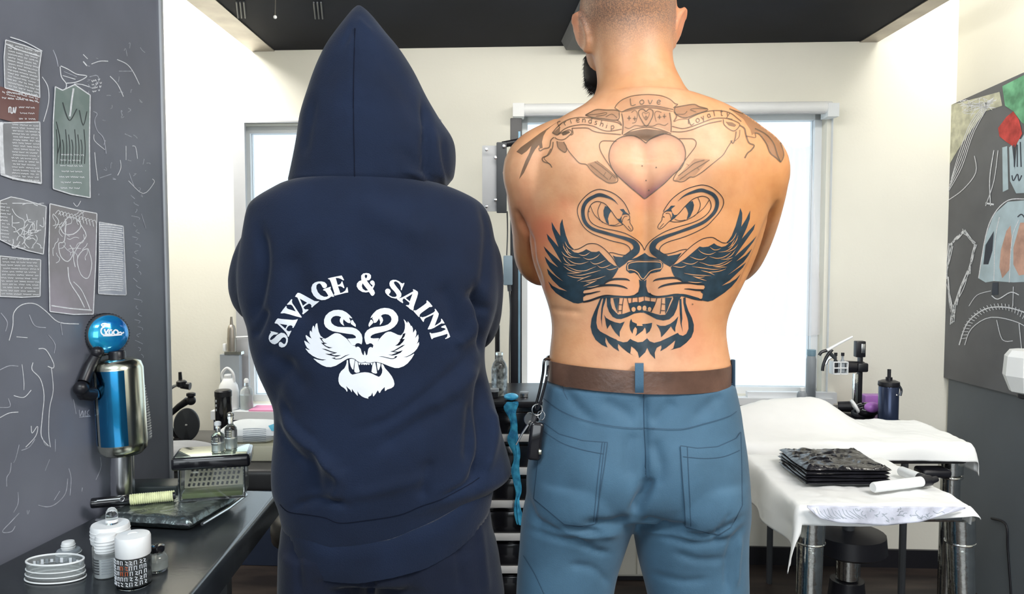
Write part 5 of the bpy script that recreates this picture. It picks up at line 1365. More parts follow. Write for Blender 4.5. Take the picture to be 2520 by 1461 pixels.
mb = MB(); mb.tube([aw(226, 969, .022), at(256, 968)], 0.011, 14); mb.build('fitting', M['white_plastic'], dv)
mb = MB(); mb.ball(at(252, 868), (0.010, 0.010, 0.007)); mb.build('pivot', M['steel'], dv)
# coiled lead hanging beside the device, on the partition
pts = []
for k in range(160):
    t = k / 159
    c = PL(346 + 20 * math.sin(t * 1.4), 935 + 140 * t, 0.014)
    pts.append(c + LT * (0.006 * math.cos(k * 0.85)) + LN * (0.006 * math.sin(k * 0.85)))
t_ = thing('coiled_lead', PL(362, 1080, 0.012), 'thin coiled white lead hanging on the partition beside the blue device', 'cable')
mb = MB(); mb.tube(pts, 0.0016, 6); mb.build('coil', M['white_plastic'], t_)
mb = MB(); mb.box(PL(362, 1070, 0.012), (0.014, 0.02, 0.02), bevel=0.003); mb.build('plug', M['grey_plastic'], t_)

# --- silver pouch, black slab, pen, glass box with two vials
def pouch():
    x0, x1, y0, y1 = -0.800, -0.592, 1.462, 1.590
    nu, nv = 46, 34
    vs_, fs = [], []
    def pt(u, v, s):
        sx = math.copysign(abs(2 * u - 1) ** 1.0, 2 * u - 1)
        ex = min(1, min(u, 1 - u) * 12); ey = min(1, min(v, 1 - v) * 9)
        h = 0.0125 * math.sqrt(max(0, 1 - (1 - ex) ** 2)) * math.sqrt(max(0, 1 - (1 - ey) ** 2))
        x = x0 + (x1 - x0) * u + 0.03 * (v - 0.5) * u + 0.055 * v * (1 - u); y = y0 + (y1 - y0) * v - 0.03 * u * (1 - v)
        n = noise.noise(Vector((x * 40, y * 40, s))) * 0.0018 + noise.noise(Vector((x * 110, y * 60, s + 3))) * 0.0008
        z = ZC + 0.0135 + s * h + (n if s > 0 else 0)
        return (x, y, z)
    for s in (1, -1):
        for j in range(nv + 1):
            for i in range(nu + 1): vs_.append(pt(i / nu, j / nv, s))
    N_ = (nu + 1) * (nv + 1)
    for b in (0, N_):
        for j in range(nv):
            for i in range(nu):
                a = b + j * (nu + 1) + i
                fs.append([a, a + 1, a + nu + 2, a + nu + 1])
    mb = MB(); mb.add(vs_, fs)
    return mb
po = thing('pouch', (-0.70, 1.54, ZC), 'crinkled silver-grey pouch lying on the counter under the glass box', 'pouch')
pouch().build('bag', M['silver_pouch'], po, smooth=180)
mb = MB(); mb.tube([(-0.80, 1.461, ZC + 0.0135), (-0.70, 1.452, ZC + 0.0135), (-0.61, 1.436, ZC + 0.0135)], 0.0035, 8); mb.tube([(-0.588, 1.440, ZC + 0.0135), (-0.572, 1.53, ZC + 0.0135), (-0.566, 1.62, ZC + 0.0135)], 0.0035, 8); zp = mb.build('zip_edge', M['steel'], po); zp['kind'] = 'stuff'
ZP = ZC + 0.0268
sc = PZ(372, 1203, ZP + 0.012)
mb = MB(); mb.box((-0.765, 1.628, ZC + 0.019), (0.115, 0.062, 0.038), rot=Matrix.Rotation(math.radians(4), 3, 'Z'), bevel=0.003)
o_ = mb.build('slab_case', mat('dark_green_case', (0.03, 0.04, 0.042), 0.35, var=0.2), loc=(-0.765, 1.628, ZC))
tag(o_, 'flat dark grey-green case lying on the counter behind the pen', 'case')
pa, pb = PZ(222, 1238, ZP + 0.010), PZ(438, 1218, ZP + 0.010)
pn = thing('tattoo_pen', (pa.x * .5 + pb.x * .5, pa.y * .5 + pb.y * .5, ZP), 'black tattoo pen with pale yellow coiled grip on the pouch', 'pen')
def along(t): return pa + (pb - pa) * t
mb = MB(); mb.tube([along(t) for t in (0, .012, .03, .1, .42, .45)], [0.005, 0.0095, 0.0102, 0.0102, 0.0102, 0.009], 16); mb.build('barrel', M['black_gloss'], pn, smooth=50)
mb = MB(); mb.tube([along(0.10) + Vector((0, -0.008, 0.006)), along(0.36) + Vector((0, -0.008, 0.006))], 0.0025, 8); mb.torus(along(0.38) + Vector((0, -0.009, 0.005)), 0.0045, 0.001, Rx(60)); cl = mb.build('clip', M['steel'], pn)
mb = MB(); mb.tube([along(0.44), along(0.97)], 0.0075, 14); mb.build('grip_core', M['black'], pn)
pts = []
d_ = (pb - pa).normalized(); u_ = Vector((0, 0, 1)); w_ = d_.cross(u_)
for k in range(420):
    t = 0.45 + 0.50 * k / 419
    a = k * 0.30
    pts.append(along(t) + u_ * (0.0090 * math.cos(a)) + w_ * (0.0090 * math.sin(a)))
mb = MB(); mb.tube(pts, 0.0021, 6); mb.build('coil', M['yellow_coil'], pn)
# glass box
bc = PZ(515, 1226, ZP); bc.z = ZP
GB = thing('glass_box', bc, 'clear glass box with black framed mirror lid standing on the silver pouch', 'box')
BR = Matrix.Translation(bc + Vector((0, 0.028, 0))) @ Rz(14)
w2, d2, hh2, th2 = 0.062, 0.036, 0.066, 0.0025
mb = MB()
for c, s in (((0, -d2, hh2 / 2), (2 * w2, th2, hh2)), ((0, d2, hh2 / 2), (2 * w2, th2, hh2)), ((-w2, 0, hh2 / 2), (th2, 2 * d2, hh2)), ((w2, 0, hh2 / 2), (th2, 2 * d2, hh2)), ((0, 0, 0.0015), (2 * w2, 2 * d2, 0.003))):
    mb.box(c, s, M=BR)
mb.build('glass_body', M['glassy'], GB, smooth=0)
mb = MB(); mb.box((0, 0, 0.009), (2 * w2 - 0.008, 2 * d2 - 0.008, 0.010), M=BR, bevel=0.001); mb.build('liner', M['green_base'], GB)
mb = MB(); mb.box((0, 0.004, 0.040), (2 * w2 - 0.010, 0.002, 0.046), rot=Matrix.Rotation(math.radians(-18), 3, 'X'), M=BR); pl = mb.build('perforated_plate', M['cream_plate'], GB)
for i in range(11):
    for j in range(4):
        mb = MB(); mb.box((-0.048 + i * 0.0092 + j * 0.002, 0.0015 - (0.040 - (0.026 + j * 0.009)) * 0.32, 0.024 + j * 0.0095), (0.0042, 0.0022, 0.0062), rot=Matrix.Rotation(math.radians(-18), 3, 'X') @ Matrix.Rotation(math.radians(14), 3, 'Y'), M=BR)
        mb.build('slot', M['black'], pl)
mb = MB(); mb.box((0, 0, hh2 + 0.012), (2 * w2 + 0.026, 2 * d2 + 0.022, 0.026), M=BR, bevel=0.006, seg=3); mb.build('lid', M['black_gloss'], GB)
mb = MB(); mb.box((0, 0, hh2 + 0.0256), (2 * w2 + 0.012, 2 * d2 + 0.010, 0.0016), M=BR, bevel=0.0005); mb.build('lid_mirror', M['mirror_lid'], GB)
mb = MB()
for sx_ in (-1, 1):
    for sy_ in (-1, 1): mb.tube([BR @ Vector((sx_ * w2, sy_ * d2, 0.001)), BR @ Vector((sx_ * w2, sy_ * d2, hh2))], 0.0022, 6)
e_ = mb.build('corner_edge', M['chrome'], GB); e_['kind'] = 'stuff'
zl = ZP + hh2 + 0.0264
for k, (px_, h_, r_, yy) in enumerate(((537, 0.056, 0.0125, 1112), (569, 0.070, 0.0125, 1105))):
    b = PZ(px_, yy, zl); b.z = zl; b.y = min(b.y, bc.y + 0.055)
    b.x = P(px_, yy, b.y).x
    t_ = lathe_thing('glass_vial', b, [('bottle', [(r_ * .8, 0), (r_, 0.002), (r_, h_ * .58), (r_ * .92, h_ * .66), (r_ * .42, h_ * .76), (r_ * .42, h_ * .9), (r_ * .5, h_ * .92), (r_ * .5, h_)], M['glassy']),
                          ('liquid', [(r_ * .7, 0.003), (r_ * .84, 0.005), (r_ * .84, h_ * .34)], M['liquid'])],
                     ('small clear dropper vial standing left on the mirror lid', 'taller clear vial with dark script standing right on the mirror lid')[k], 'vial', 'vials on the mirror lid')
    mb = MB(); mb.lathe([(r_ * .55, 0), (r_ * .55, 0.006), (r_ * .3, 0.008)], b + Vector((0, 0, h_)), 16); mb.build('stopper', M['white_plastic'] if k == 0 else M['glassy'], t_)
    for j in range(4):
        mb = MB(); mb.torus(b + Vector((0, 0, 0.018 + j * 0.005 + 0.01 * k)), r_ + 0.0003, 0.0008, seg=10, sec=5, a0=math.radians(200 + 20 * k), a1=math.radians(290)); mb.build('label_line', M['label_dark'], t_)

# --- jars in the foreground
def base_at(px, py): return PZ(px, py, ZC)
b = base_at(274, 1396)
t_ = lathe_thing('wide_jar', b, [('jar', [(0.024, 0), (0.028, 0.003), (0.028, 0.040), (0.024, 0.046)], M['plastic_clear']), ('lid', [(0.0295, 0.046), (0.0300, 0.048), (0.0300, 0.072), (0.0285, 0.075)], M['white_plastic'])], 'wide clear jar with white ribbed lid carrying a small glass dome', 'jar', 'jars on the counter')
ring_lines(t_, b, [(0.0301, 0.054), (0.0301, 0.060), (0.0301, 0.066)], M['white_plastic'])
b2 = b + Vector((0.003, 0, 0.0752))
lathe_thing('glass_dome', b2, [('dome', [(0.009, 0), (0.0095, 0.001), (0.0095, 0.014), (0.0085, 0.021), (0.005, 0.026), (0.0001, 0.028)], M['glassy']), ('label', [(0.0098, 0.003), (0.0098, 0.008)], M['white_plastic'])], 'small glass dome vial on top of the wide white lid', 'vial')
b = base_at(263, 1416)
t_ = lathe_thing('ribbed_bottle', b, [('bottle', [(0.016, 0), (0.0185, 0.003), (0.0185, 0.036), (0.017, 0.042)], M['plastic_clear']), ('cap', [(0.0165, 0.042), (0.0165, 0.062), (0.0150, 0.068), (0.0110, 0.070)], M['white_plastic'])], 'slim bottle with ribbed white cap and printed label in front of the wide jar', 'bottle', 'jars on the counter')
ring_lines(t_, b, [(0.0167, 0.046), (0.0167, 0.051), (0.0167, 0.056), (0.0167, 0.061)], M['white_plastic'], 0.001)
mb = MB(); mb.lathe([(0.0150, 0.002), (0.0150, 0.032)], b, 24); mb.build('contents', M['paper'], t_)
for j in range(6):
    mb = MB(); mb.torus(b + Vector((0, 0, 0.010 + j * 0.0044)), 0.0187, 0.0010, seg=10, sec=5, a0=math.radians(205), a1=math.radians(262)); mb.build('label_line', M['label_dark'], t_)
    mb = MB(); mb.torus(b + Vector((0, 0, 0.010 + j * 0.0044)), 0.0187, 0.0006, seg=10, sec=5, a0=math.radians(275), a1=math.radians(325)); mb.build('label_line', M['grey_plastic'], t_)
b = base_at(330, 1438)
t_ = lathe_thing('lettered_jar', b, [('jar', [(0.024, 0), (0.0265, 0.003), (0.0265, 0.044), (0.0235, 0.050)], M['glassy']), ('contents', [(0.021, 0.004), (0.0235, 0.006), (0.0235, 0.040)], mat('dark_caps', (0.10, 0.11, 0.115), 0.4, var=0.6, vscale=160, bump=0.5, bscale=200)), ('lid', [(0.0255, 0.050), (0.0260, 0.051), (0.0260, 0.078), (0.0245, 0.081), (0.008, 0.0825), (0.0078, 0.0815)], M['white_plastic'])], 'glass jar with plain white lid, orange digits and white lettering in front', 'jar', 'jars on the counter')
# lettering rows on the jar glass
rnd = random.Random(11)
def on_jar(c, R, deg, z): return c + Vector((R * math.sin(math.radians(deg)), -R * math.cos(math.radians(deg)), z))
for row in range(5):
    z0 = 0.008 + row * 0.0085
    for k in range(9):
        d0 = -62 + k * 15 + rnd.random() * 3
        seg_ = [(0, 0), (0, 5), (6, 5), (6, 0)] if rnd.random() < .5 else [(0, 5), (6, 4), (1, 1), (7, 0)]
        mtn = M['orange_print'] if (k in (3, 4) and row in (2, 3)) else M['print']
        mb = MB(); mb.tube([on_jar(b, 0.0269, d0 + a * 1.2, z0 + h * 0.00115) for a, h in seg_], 0.00055, 4); mb.build('letter', mtn, t_)
b = base_at(388, 1402)
t_ = lathe_thing('stoppered_jar', b, [('jar', [(0.014, 0), (0.0165, 0.003), (0.0165, 0.020), (0.013, 0.027), (0.010, 0.029), (0.0105, 0.032)], M['glassy']), ('contents', [(0.012, 0.003), (0.0145, 0.005), (0.0145, 0.018)], M['liquid']), ('stopper', [(0.0112, 0.0322), (0.0122, 0.036), (0.0115, 0.041), (0.006, 0.043)], M['black_gloss'])], 'small round glass jar with black stopper right of the lettered jar', 'jar', 'jars on the counter')
b = base_at(169, 1378)
t_ = lathe_thing('ink_cup', b, [('cup', [(0.0185, 0), (0.0195, 0.002), (0.0195, 0.016), (0.0175, 0.019), (0.010, 0.020)], M['grey_plastic']), ('neck', [(0.0105, 0.0195), (0.0105, 0.030), (0.0095, 0.033), (0.004, 0.034)], M['white_plastic'])], 'low grey cup with white screw neck nearest the chalk wall', 'cup')
ring_lines(t_, b, [(0.0106, 0.023), (0.0106, 0.027), (0.0197, 0.014)], M['white_plastic'])
b = base_at(137, 1422)
t_ = lathe_thing('glass_dish', b, [('dish', [(0.046, 0), (0.0475, 0.003), (0.0450, 0.020), (0.0455, 0.030), (0.0435, 0.0305), (0.0425, 0.020), (0.043, 0.006), (0.040, 0.004), (0.0001, 0.004)], M['plastic_clear'])], 'low oval glass dish with printed rim at the counter\'s near left', 'dish', sy=0.55)
for (zz_, R_, r_) in ((0.002, 0.0475, 0.0012), (0.010, 0.0466, 0.0009), (0.018, 0.0456, 0.0009), (0.0305, 0.0446, 0.0016)):
    mb = MB(); mb.tube([b + Vector((R_ * math.cos(q_ * math.pi / 24), 0.55 * R_ * math.sin(q_ * math.pi / 24), zz_)) for q_ in range(49)], r_, 6); mb.build('rim', M['white_plastic'], t_)
for j in range(14):
    a = math.radians(20 + j * 10.5)
    p = b + Vector((0.0425 * math.cos(a), 0.0425 * 0.55 * math.sin(a), 0.016))
    mb = MB(); mb.box(p + Vector((0, -0.0012, 0.005)), (0.0045, 0.0006, 0.008 if j % 3 else 0.005)); mb.build('label_line', M['print'] if j % 2 else M['grey_plastic'], t_)

# --- bench and things behind the counter
ZB = 0.70
bn = thing('work_bench', (-0.85, 2.32, 0), 'low dark vinyl-topped bench behind the counter', 'bench')
mb = MB(); mb.box((-0.85, 2.32, ZB - 0.03), (0.92, 0.50, 0.06), bevel=0.015, seg=3); mb.build('top', M['bench'], bn)
for sx_ in (-0.42, 0.42):
    for sy_ in (-0.21, 0.21):
        mb = MB(); mb.tube([(-0.85 + sx_, 2.32 + sy_, 0), (-0.85 + sx_, 2.32 + sy_, ZB - 0.05)], 0.018, 12); mb.build('leg', M['charcoal'], bn)
a = PZ(672, 1136, ZB)
mb = MB(); mb.box((a.x - 0.08, a.y + 0.07, ZB + 0.023), (0.18, 0.14, 0.046), bevel=0.006); o_ = mb.build('cream_box', M['cream_plate'], loc=(a.x - .08, a.y + .07, ZB)); tag(o_, 'flat cream box on the bench beside the hooded person', 'box')
# crumpled white printed bag on the box
def crumple(c, size, amp, seed, mt, name, label, cat_, nu=26, nv=18, freq=9):
    vs_, fs = [], []
    for s in (1, -1):
        for j in range(nv + 1):
            for i in range(nu + 1):
                u, v = i / nu * 2 - 1, j / nv * 2 - 1
                e = math.sqrt(max(0, 1 - abs(u) ** 4)) * math.sqrt(max(0, 1 - abs(v) ** 4))
                x, y = c[0] + u * size[0] / 2, c[1] + v * size[1] / 2
                n = noise.noise(Vector((x * freq + seed, y * freq, s))) * amp
                z = c[2] + size[2] / 2 + (s * e * size[2] / 2) + (n * e if s > 0 else 0)
                vs_.append((x, y, z))
    N_ = (nu + 1) * (nv + 1)
    for b_ in (0, N_):
        for j in range(nv):
            for i in range(nu):
                q = b_ + j * (nu + 1) + i; fs.append([q, q + 1, q + nu + 2, q + nu + 1])
    mb = MB(); mb.add(vs_, fs)
    o_ = mb.build(name, mt, smooth=180, loc=Vector(c)); 
    return tag(o_, label, cat_)
bag = thing('paper_bag', (a.x - 0.08, a.y + 0.07, ZB + 0.046), 'white printed plastic bag with blue corner lying on the cream box', 'bag')
o_ = crumple((a.x - 0.08, a.y + 0.07, ZB + 0.046), (0.17, 0.13, 0.055), 0.012, 3, M['paper'], 'bag_body', 'x', 'x'); del o_['label']; del o_['category']; o_.parent = bag; o_.location = (0, 0, 0)
BG = bvh_of(o_)
dc = Decal(BG)
for j in range(7): dc.stroke([(598, 1056 + j * 5), (630, 1054 + j * 5), (655, 1056 + j * 5)], 1.4, 0.001)
q = dc.build('print_lines', [M['paper_print']], bag); q['kind'] = 'stuff'
dc = Decal(BG); dc.fill([(660, 1048), (682, 1040), (682, 1062), (668, 1060)], off=0.001); dc.build('blue_corner', [M['cyan_paper']], bag)
g = PZ(478, 1092, ZB)
crumple((g.x + 0.02, 2.14, ZB), (0.20, 0.20, 0.05), 0.02, 9, M['cloth_grey'], 'grey_cloth', 'crumpled light grey cloth on the bench behind the glass box', 'cloth')
b = PZ(550, 1100, ZB); b = P(550, 1108, 2.30); b.z = ZB
b = Vector((P(550, 1000, 2.42).x, 2.42, ZB))
t_ = lathe_thing('black_flask', b, [('flask', [(0.024, 0), (0.026, 0.004), (0.026, 0.140)], M['black_gloss']), ('lid', [(0.0265, 0.1402), (0.0265, 0.156), (0.022, 0.160)], M['black'])], 'tall black cylindrical flask on the bench behind the vials', 'flask')
for k in range(3):
    mb = MB(); mb.box(b + Vector((-0.014, -0.0235, 0.128 - k * 0.014)), (0.003, 0.003, 0.007), bevel=0.0005); mb.build('mark', M['print'], t_)
# clamp lamp / arm with disc
YL = 2.42
def lp_(px, py, dy=0.0): return P(px, py, YL + dy)
lb = lp_(440, 1086); lb.z = ZB
cl = thing('arm_lamp', lb, 'black jointed arm lamp with round disc head against the cream wall', 'lamp')
mb = MB(); mb.lathe([(0.035, 0), (0.036, 0.004), (0.034, 0.008)], lb, 28, sy=0.7); mb.build('base', M['black'], cl)
mb = MB(); mb.tube([Vector(q) for q in cat([lp_(446, 1082), lp_(425, 1062), lp_(411, 1030), lp_(408, 990)], 8)], 0.0075, 10); mb.build('lower_arm', M['black'], cl)
mb = MB(); mb.tube([Vector(q) for q in cat([lp_(408, 992), lp_(410, 968), lp_(424, 952), lp_(442, 945)], 8)], 0.0055, 10); mb.build('upper_arm', M['steel'], cl)
mb = MB(); mb.tube([lp_(443, 915), lp_(444, 934)], [0.005, 0.006], 10); mb.lathe([(0.010, 0), (0.016, 0.004), (0.016, 0.018), (0.010, 0.022)], lp_(447, 952), 18); mb.tube([lp_(446, 948), lp_(468, 950)], [0.010, 0.012], 12); mb.build('top_joint', M['black'], cl)
mb = MB(); mb.tube([lp_(418, 1020), lp_(440, 1000), lp_(462, 985)], [0.008, 0.010, 0.012], 12); mb.ball(lp_(470, 985), 0.015); mb.build('bracket', M['black'], cl)
mb = MB(); mb.lathe([(0.011, 0), (0.014, 0.002), (0.014, 0.010), (0.010, 0.012)], lp_(470, 975), 16); mb.build('knob', M['black'], cl)
dd = lp_(459, 1045, -0.015); DM2 = align(Vector((0.25, -0.97, 0.05)))
mb = MB(); mb.lathe([(0.030, -0.030), (0.042, -0.024), (0.045, -0.010), (0.045, 0.0), (0.042, 0.004), (0.0001, 0.004)], dd, 36, DM2, sx=0.85, sy=1.15); mb.build('disc_head', M['charcoal'], cl, smooth=50)
mb = MB(); mb.ball(dd + DM2.to_3x3() @ Vector((0, 0, 0.005)), 0.005); mb.build('centre_screw', M['steel'], cl)

# --- window sill shelf with bottles (left window)
zs = HL[2] - 0.001
sh = MB(); prism(sh, PW(556, 990).x, HL[1] + 0.03, zs - 0.035, zs, wp, 0.052, 0.17)
so = struct(sh.build('trim_5', M['frame'], smooth=0))
sh = MB(); prism(sh, PW(556, 990).x, HL[1] + 0.1, 0.002, zs - 0.036, wp, 0.016, 0.14)
o_ = sh.build('window_cabinet', mat('navy_panel', (0.03, 0.045, 0.09), 0.5, var=0.1), smooth=0); tag(o_, 'dark navy low cabinet under the left window shelf', 'cabinet')
def wpt(px, off):
    u = PW(px, 990, off).x
    return wp(u, zs, off)
b = wpt(563, 0.125)
t_ = lathe_thing('white_jug', b, [('jug_body', [(0.036, 0), (0.041, 0.004), (0.041, 0.075), (0.036, 0.100), (0.022, 0.124), (0.017, 0.130)], M['white_plastic']), ('cap', [(0.017, 0.1302), (0.017, 0.143), (0.014, 0.146)], M['white_plastic'])], 'white plastic jug with loop handle on the window shelf', 'jug')
mb = MB(); mb.tube([Vector(q) for q in cat([b + Vector((-0.020, -0.005, 0.122)), b + Vector((-0.022, -0.008, 0.150)), b + Vector((0.0, -0.01, 0.172)), b + Vector((0.022, -0.008, 0.150)), b + Vector((0.026, -0.005, 0.115))], 8)], 0.006, 10); mb.build('handle', M['white_plastic'], t_)
for j in range(7):
    mb = MB(); mb.torus(b + Vector((0, 0, 0.025 + j * 0.009)), 0.0412, 0.0012, seg=8, sec=5, a0=math.radians(255), a1=math.radians(305 - (j % 3) * 8)); mb.build('label_line', M['grey_plastic'], t_)
b = wpt(607, 0.12)
t_ = lathe_thing('clear_bottle', b, [('bottle', [(0.024, 0), (0.026, 0.003), (0.026, 0.070), (0.022, 0.085), (0.010, 0.096), (0.009, 0.110)], M['plastic_clear']), ('cap', [(0.0095, 0.1102), (0.0095, 0.122), (0.006, 0.128)], M['white_plastic'])], 'clear bottle with narrow neck right of the white jug', 'bottle')
mb = MB(); mb.lathe([(0.0222, 0.003), (0.0222, 0.060)], b, 24); mb.build('contents', M['liquid'], t_)
st_ = thing('nozzle_stand', wpt(565, 0.06), 'grey stand with brass nozzle and white side rod behind the jug', 'stand')
s0, s1 = PW(541, 872, .08), PW(588, 872, .08)
mb = MB(); prism(mb, s0.x, s1.x, zs, s0.z, wp, 0.045, 0.080); mb.build('block', M['grey_plastic'], st_, smooth=0)
mb = MB(); prism(mb, s0.x + 0.02, s1.x + 0.01, s0.z, s0.z + 0.012, wp, 0.035, 0.082); mb.build('plate', M['chrome'], st_, smooth=0)
nb = wp(PW(571, 870, .06).x, s0.z + 0.012, 0.06)
mb = MB(); mb.lathe([(0.019, 0), (0.019, 0.055), (0.018, 0.060), (0.016, 0.095), (0.012, 0.108), (0.007, 0.112), (0.004, 0.145)], nb, 24); mb.build('nozzle', M['alu'], st_, smooth=40)
mb = MB(); mb.tube([nb + Vector((0.015, 0, 0.058)), nb + Vector((0.085, -0.005, 0.062))], 0.004, 8); mb.build('rod', M['white_plastic'], st_)
mb = MB(); mb.box(nb + Vector((-0.030, 0.0, 0.016)), (0.012, 0.016, 0.032), bevel=0.002); mb.build('side_block', M['white_plastic'], st_)
u = PW(650, 995, .12).x
mb = MB(); prism(mb, u - 0.05, u + 0.10, zs + 0.0005, zs + 0.006, wp, 0.06, 0.165); o_ = mb.build('pink_card', M['pink'], smooth=0); tag(o_, 'pink card lying flat on the window shelf', 'card')

# round stool behind the hooded person
sx0, sy0 = P(786, 1300, 1.93).x, 1.93
st_ = thing('stool', (sx0, sy0, 0), 'round black stool peeking out behind the hooded person', 'stool')
mb = MB(); mb.lathe([(0.10, 0.56), (0.117, 0.57), (0.12, 0.595), (0.117, 0.625), (0.10, 0.635), (0.0001, 0.636)], (sx0, sy0, 0), 32); mb.build('seat', M['black'], st_, smooth=60)
mb = MB(); mb.tube([(sx0, sy0, 0.08), (sx0, sy0, 0.565)], 0.02, 14); mb.build('post', M['chrome'], st_)
for k in range(5):
    a = 2 * math.pi * k / 5 + 0.3
    mb = MB(); mb.tube([(sx0, sy0, 0.10), (sx0 + 0.09 * math.cos(a), sy0 + 0.09 * math.sin(a), 0.055)], [0.016, 0.011], 10); lg = mb.build('leg', M['black'], st_)
    mb = MB(); mb.lathe([(0.020, -0.01), (0.026, -0.006), (0.026, 0.006), (0.020, 0.01)], (sx0 + 0.09 * math.cos(a), sy0 + 0.09 * math.sin(a), 0.0265), 16, Rx(90)); mb.build('castor', M['black'], lg)
# ================================================================== between the people: cart, monitor arm
CY = 2.48
cz = P(1260, 985, CY).z
cl_, cr_ = P(1120, 1000, CY).x, P(1405, 1000, CY).x
ct_ = thing('drawer_cart', ((cl_ + cr_) / 2, CY + 0.17, 0), 'black drawer cart with white drawer edges between the two people', 'cart')
ccx = (cl_ + cr_) / 2; cw = cr_ - cl_
mb = MB(); mb.box((ccx, CY + 0.17, (cz - 0.02 + 0.06) / 2), (cw, 0.34, cz - 0.02 - 0.06), bevel=0.004); mb.build('body', M['black_gloss'], ct_)
mb = MB(); mb.box((ccx, CY + 0.165, cz - 0.01), (cw + 0.02, 0.37, 0.02), bevel=0.004); mb.build('top', M['black'], ct_)
dz = 0.108
for k in range(7):
    z0 = cz - 0.03 - k * dz
    if z0 - dz < 0.06: break
    mb = MB(); mb.box((ccx, CY - 0.008, z0 - dz / 2), (cw - 0.012, 0.016, dz - 0.012), bevel=0.003); d = mb.build('drawer', M['black_gloss'], ct_)
    mb = MB(); mb.box((ccx, CY - 0.020, z0 - dz + 0.020), (cw - 0.014, 0.012, 0.024), bevel=0.004); mb.build('handle', M['white'], d)
for sx_ in (-1, 1):
    for yy in (CY + 0.04, CY + 0.30):
        mb = MB(); mb.lathe([(0.022, -0.012), (0.028, -0.008), (0.028, 0.008), (0.022, 0.012)], (ccx + sx_ * (cw / 2 - 0.03), yy, 0.028), 18, Ry(90)); mb.tube([(ccx + sx_ * (cw / 2 - 0.03), yy, 0.03), (ccx + sx_ * (cw / 2 - 0.03), yy, 0.065)], 0.008, 8); mb.build('castor', M['black'], ct_)
# things on the cart
b = Vector((P(1229, 975, CY + 0.10).x, CY + 0.10, cz))
h_ = P(1229, 866, CY + 0.1).z - cz
M['crackle'] = mat('patterned_glass', (0.55, 0.60, 0.62), 0.08, trans=0.7, ior=1.45, col2=(0.03, 0.035, 0.04), vscale=70, bump=0.6, bscale=90)
t_ = lathe_thing('patterned_bottle', b, [('bottle', [(0.024, 0), (0.027, 0.004), (0.027, h_ * .62), (0.022, h_ * .74), (0.012, h_ * .84), (0.011, h_ * .93)], M['crackle']), ('cap', [(0.0125, h_ * .932), (0.0125, h_ * .99), (0.010, h_)], M['plastic_clear'])], 'dark patterned glass bottle on the black drawer cart', 'bottle')
for k, (px_, yy, r_, hh3) in enumerate(((1215, 0.05, 0.016, 0.03), (1290, 0.06, 0.014, 0.018))):
    b = Vector((P(px_, 975, CY + yy).x, CY + yy, cz))
    lathe_thing('ink_pot', b, [('cup', [(r_ * .8, 0), (r_, 0.002), (r_, hh3 * .7)], M['black'] if k == 0 else M['steel']), ('rim', [(r_ * 1.08, hh3 * .7 + .0002), (r_ * 1.08, hh3)], M['grey_plastic'])], ('small black ink pot beside the patterned bottle', 'small metal ink pot near the man on the cart')[k], 'cup')
# crumpled blue wrap hanging down the cart
M['blue_wrap'] = mat('blue_wrap', (0.07, 0.46, 0.95), 0.2, trans=0.0, ior=1.3, var=0.4, vscale=40, bump=0.7, bscale=60)
path = cat([(1262, 990), (1256, 1010), (1265, 1045), (1262, 1080), (1272, 1120), (1268, 1160), (1276, 1205), (1272, 1240), (1281, 1290)], 8)
mb = MB(); rings = []
for i, (x, y) in enumerate(path):
    t = i / (len(path) - 1)
    c = P(x, y, CY - 0.034)
    w = 0.017 * (1 - 0.55 * t) + 0.004 * math.sin(i * 0.33)
    rings.append([c + Vector((w * math.cos(a) + 0.0025 * math.sin(3 * a + i * .25), 0.005 * math.sin(a) + 0.002 * math.cos(5 * a + i * .3), 0.003 * math.sin(2 * a + i * .2))) for a in [2 * math.pi * k / 14 for k in range(14)]])
top = [P(1255, 985, CY + 0.01), P(1262, 988, CY - 0.02)]
mb.loft(rings)
mb.ball(Vector((P(1258, 985, CY).x, CY + 0.002, cz + 0.012)), (0.024, 0.030, 0.011))
o_ = mb.build('blue_wrap', M['blue_wrap'], smooth=60); tag(o_, 'crumpled strip of blue plastic wrap hanging down the drawer cart', 'wrap')

# monitor stand with empty mounting plate
YP = 2.93
ps = thing('monitor_stand', (P(1270, 980, YP).x, YP, 0), 'tall black monitor stand with bare grey mounting bracket left of the man', 'stand')
xp = P(1270, 700, YP).x
zt_ = P(1270, 292, YP).z
mb = MB(); mb.box((xp, YP, zt_ / 2 + 0.01), (0.044, 0.03, zt_ - 0.02), bevel=0.003); mb.build('post', M['black'], ps)
mb = MB(); mb.box((xp + 0.012, YP - 0.0165, zt_ / 2 + 0.1), (0.008, 0.004, zt_ - 0.3)); mb.build('groove', mat('blue_grey_strip', (0.25, 0.42, 0.55), 0.3, 0.3, var=0.2), ps)
mb = MB(); mb.box((xp + 0.01, YP, 0.012), (0.09, 0.16, 0.024), bevel=0.005); mb.build('foot', M['black'], ps)
mb = MB(); mb.tube([P(1236, 356, YP - 0.06), P(1330, 338, YP - 0.05), P(1380, 330, YP - 0.02)], 0.012, 12); mb.tube([P(1330, 340, YP - 0.05), P(1275, 345, YP)], 0.010, 10); mb.build('arm', M['black'], ps)
a, b = P(1187, 520, YP - 0.10), P(1234, 358, YP - 0.10)
mb = MB(); mb.box(((a.x + b.x) / 2, a.y, (a.z + b.z) / 2), (b.x - a.x, 0.004, b.z - a.z), bevel=0.0015); pl = mb.build('mounting_plate', M['greyframe'], ps)
a, b = P(1222, 524, YP - 0.112), P(1247, 350, YP - 0.112)
mb = MB(); mb.box(((a.x + b.x) / 2, a.y, (a.z + b.z) / 2), (b.x - a.x, 0.010, b.z - a.z), bevel=0.003); mb.build('channel', M['charcoal'], ps)
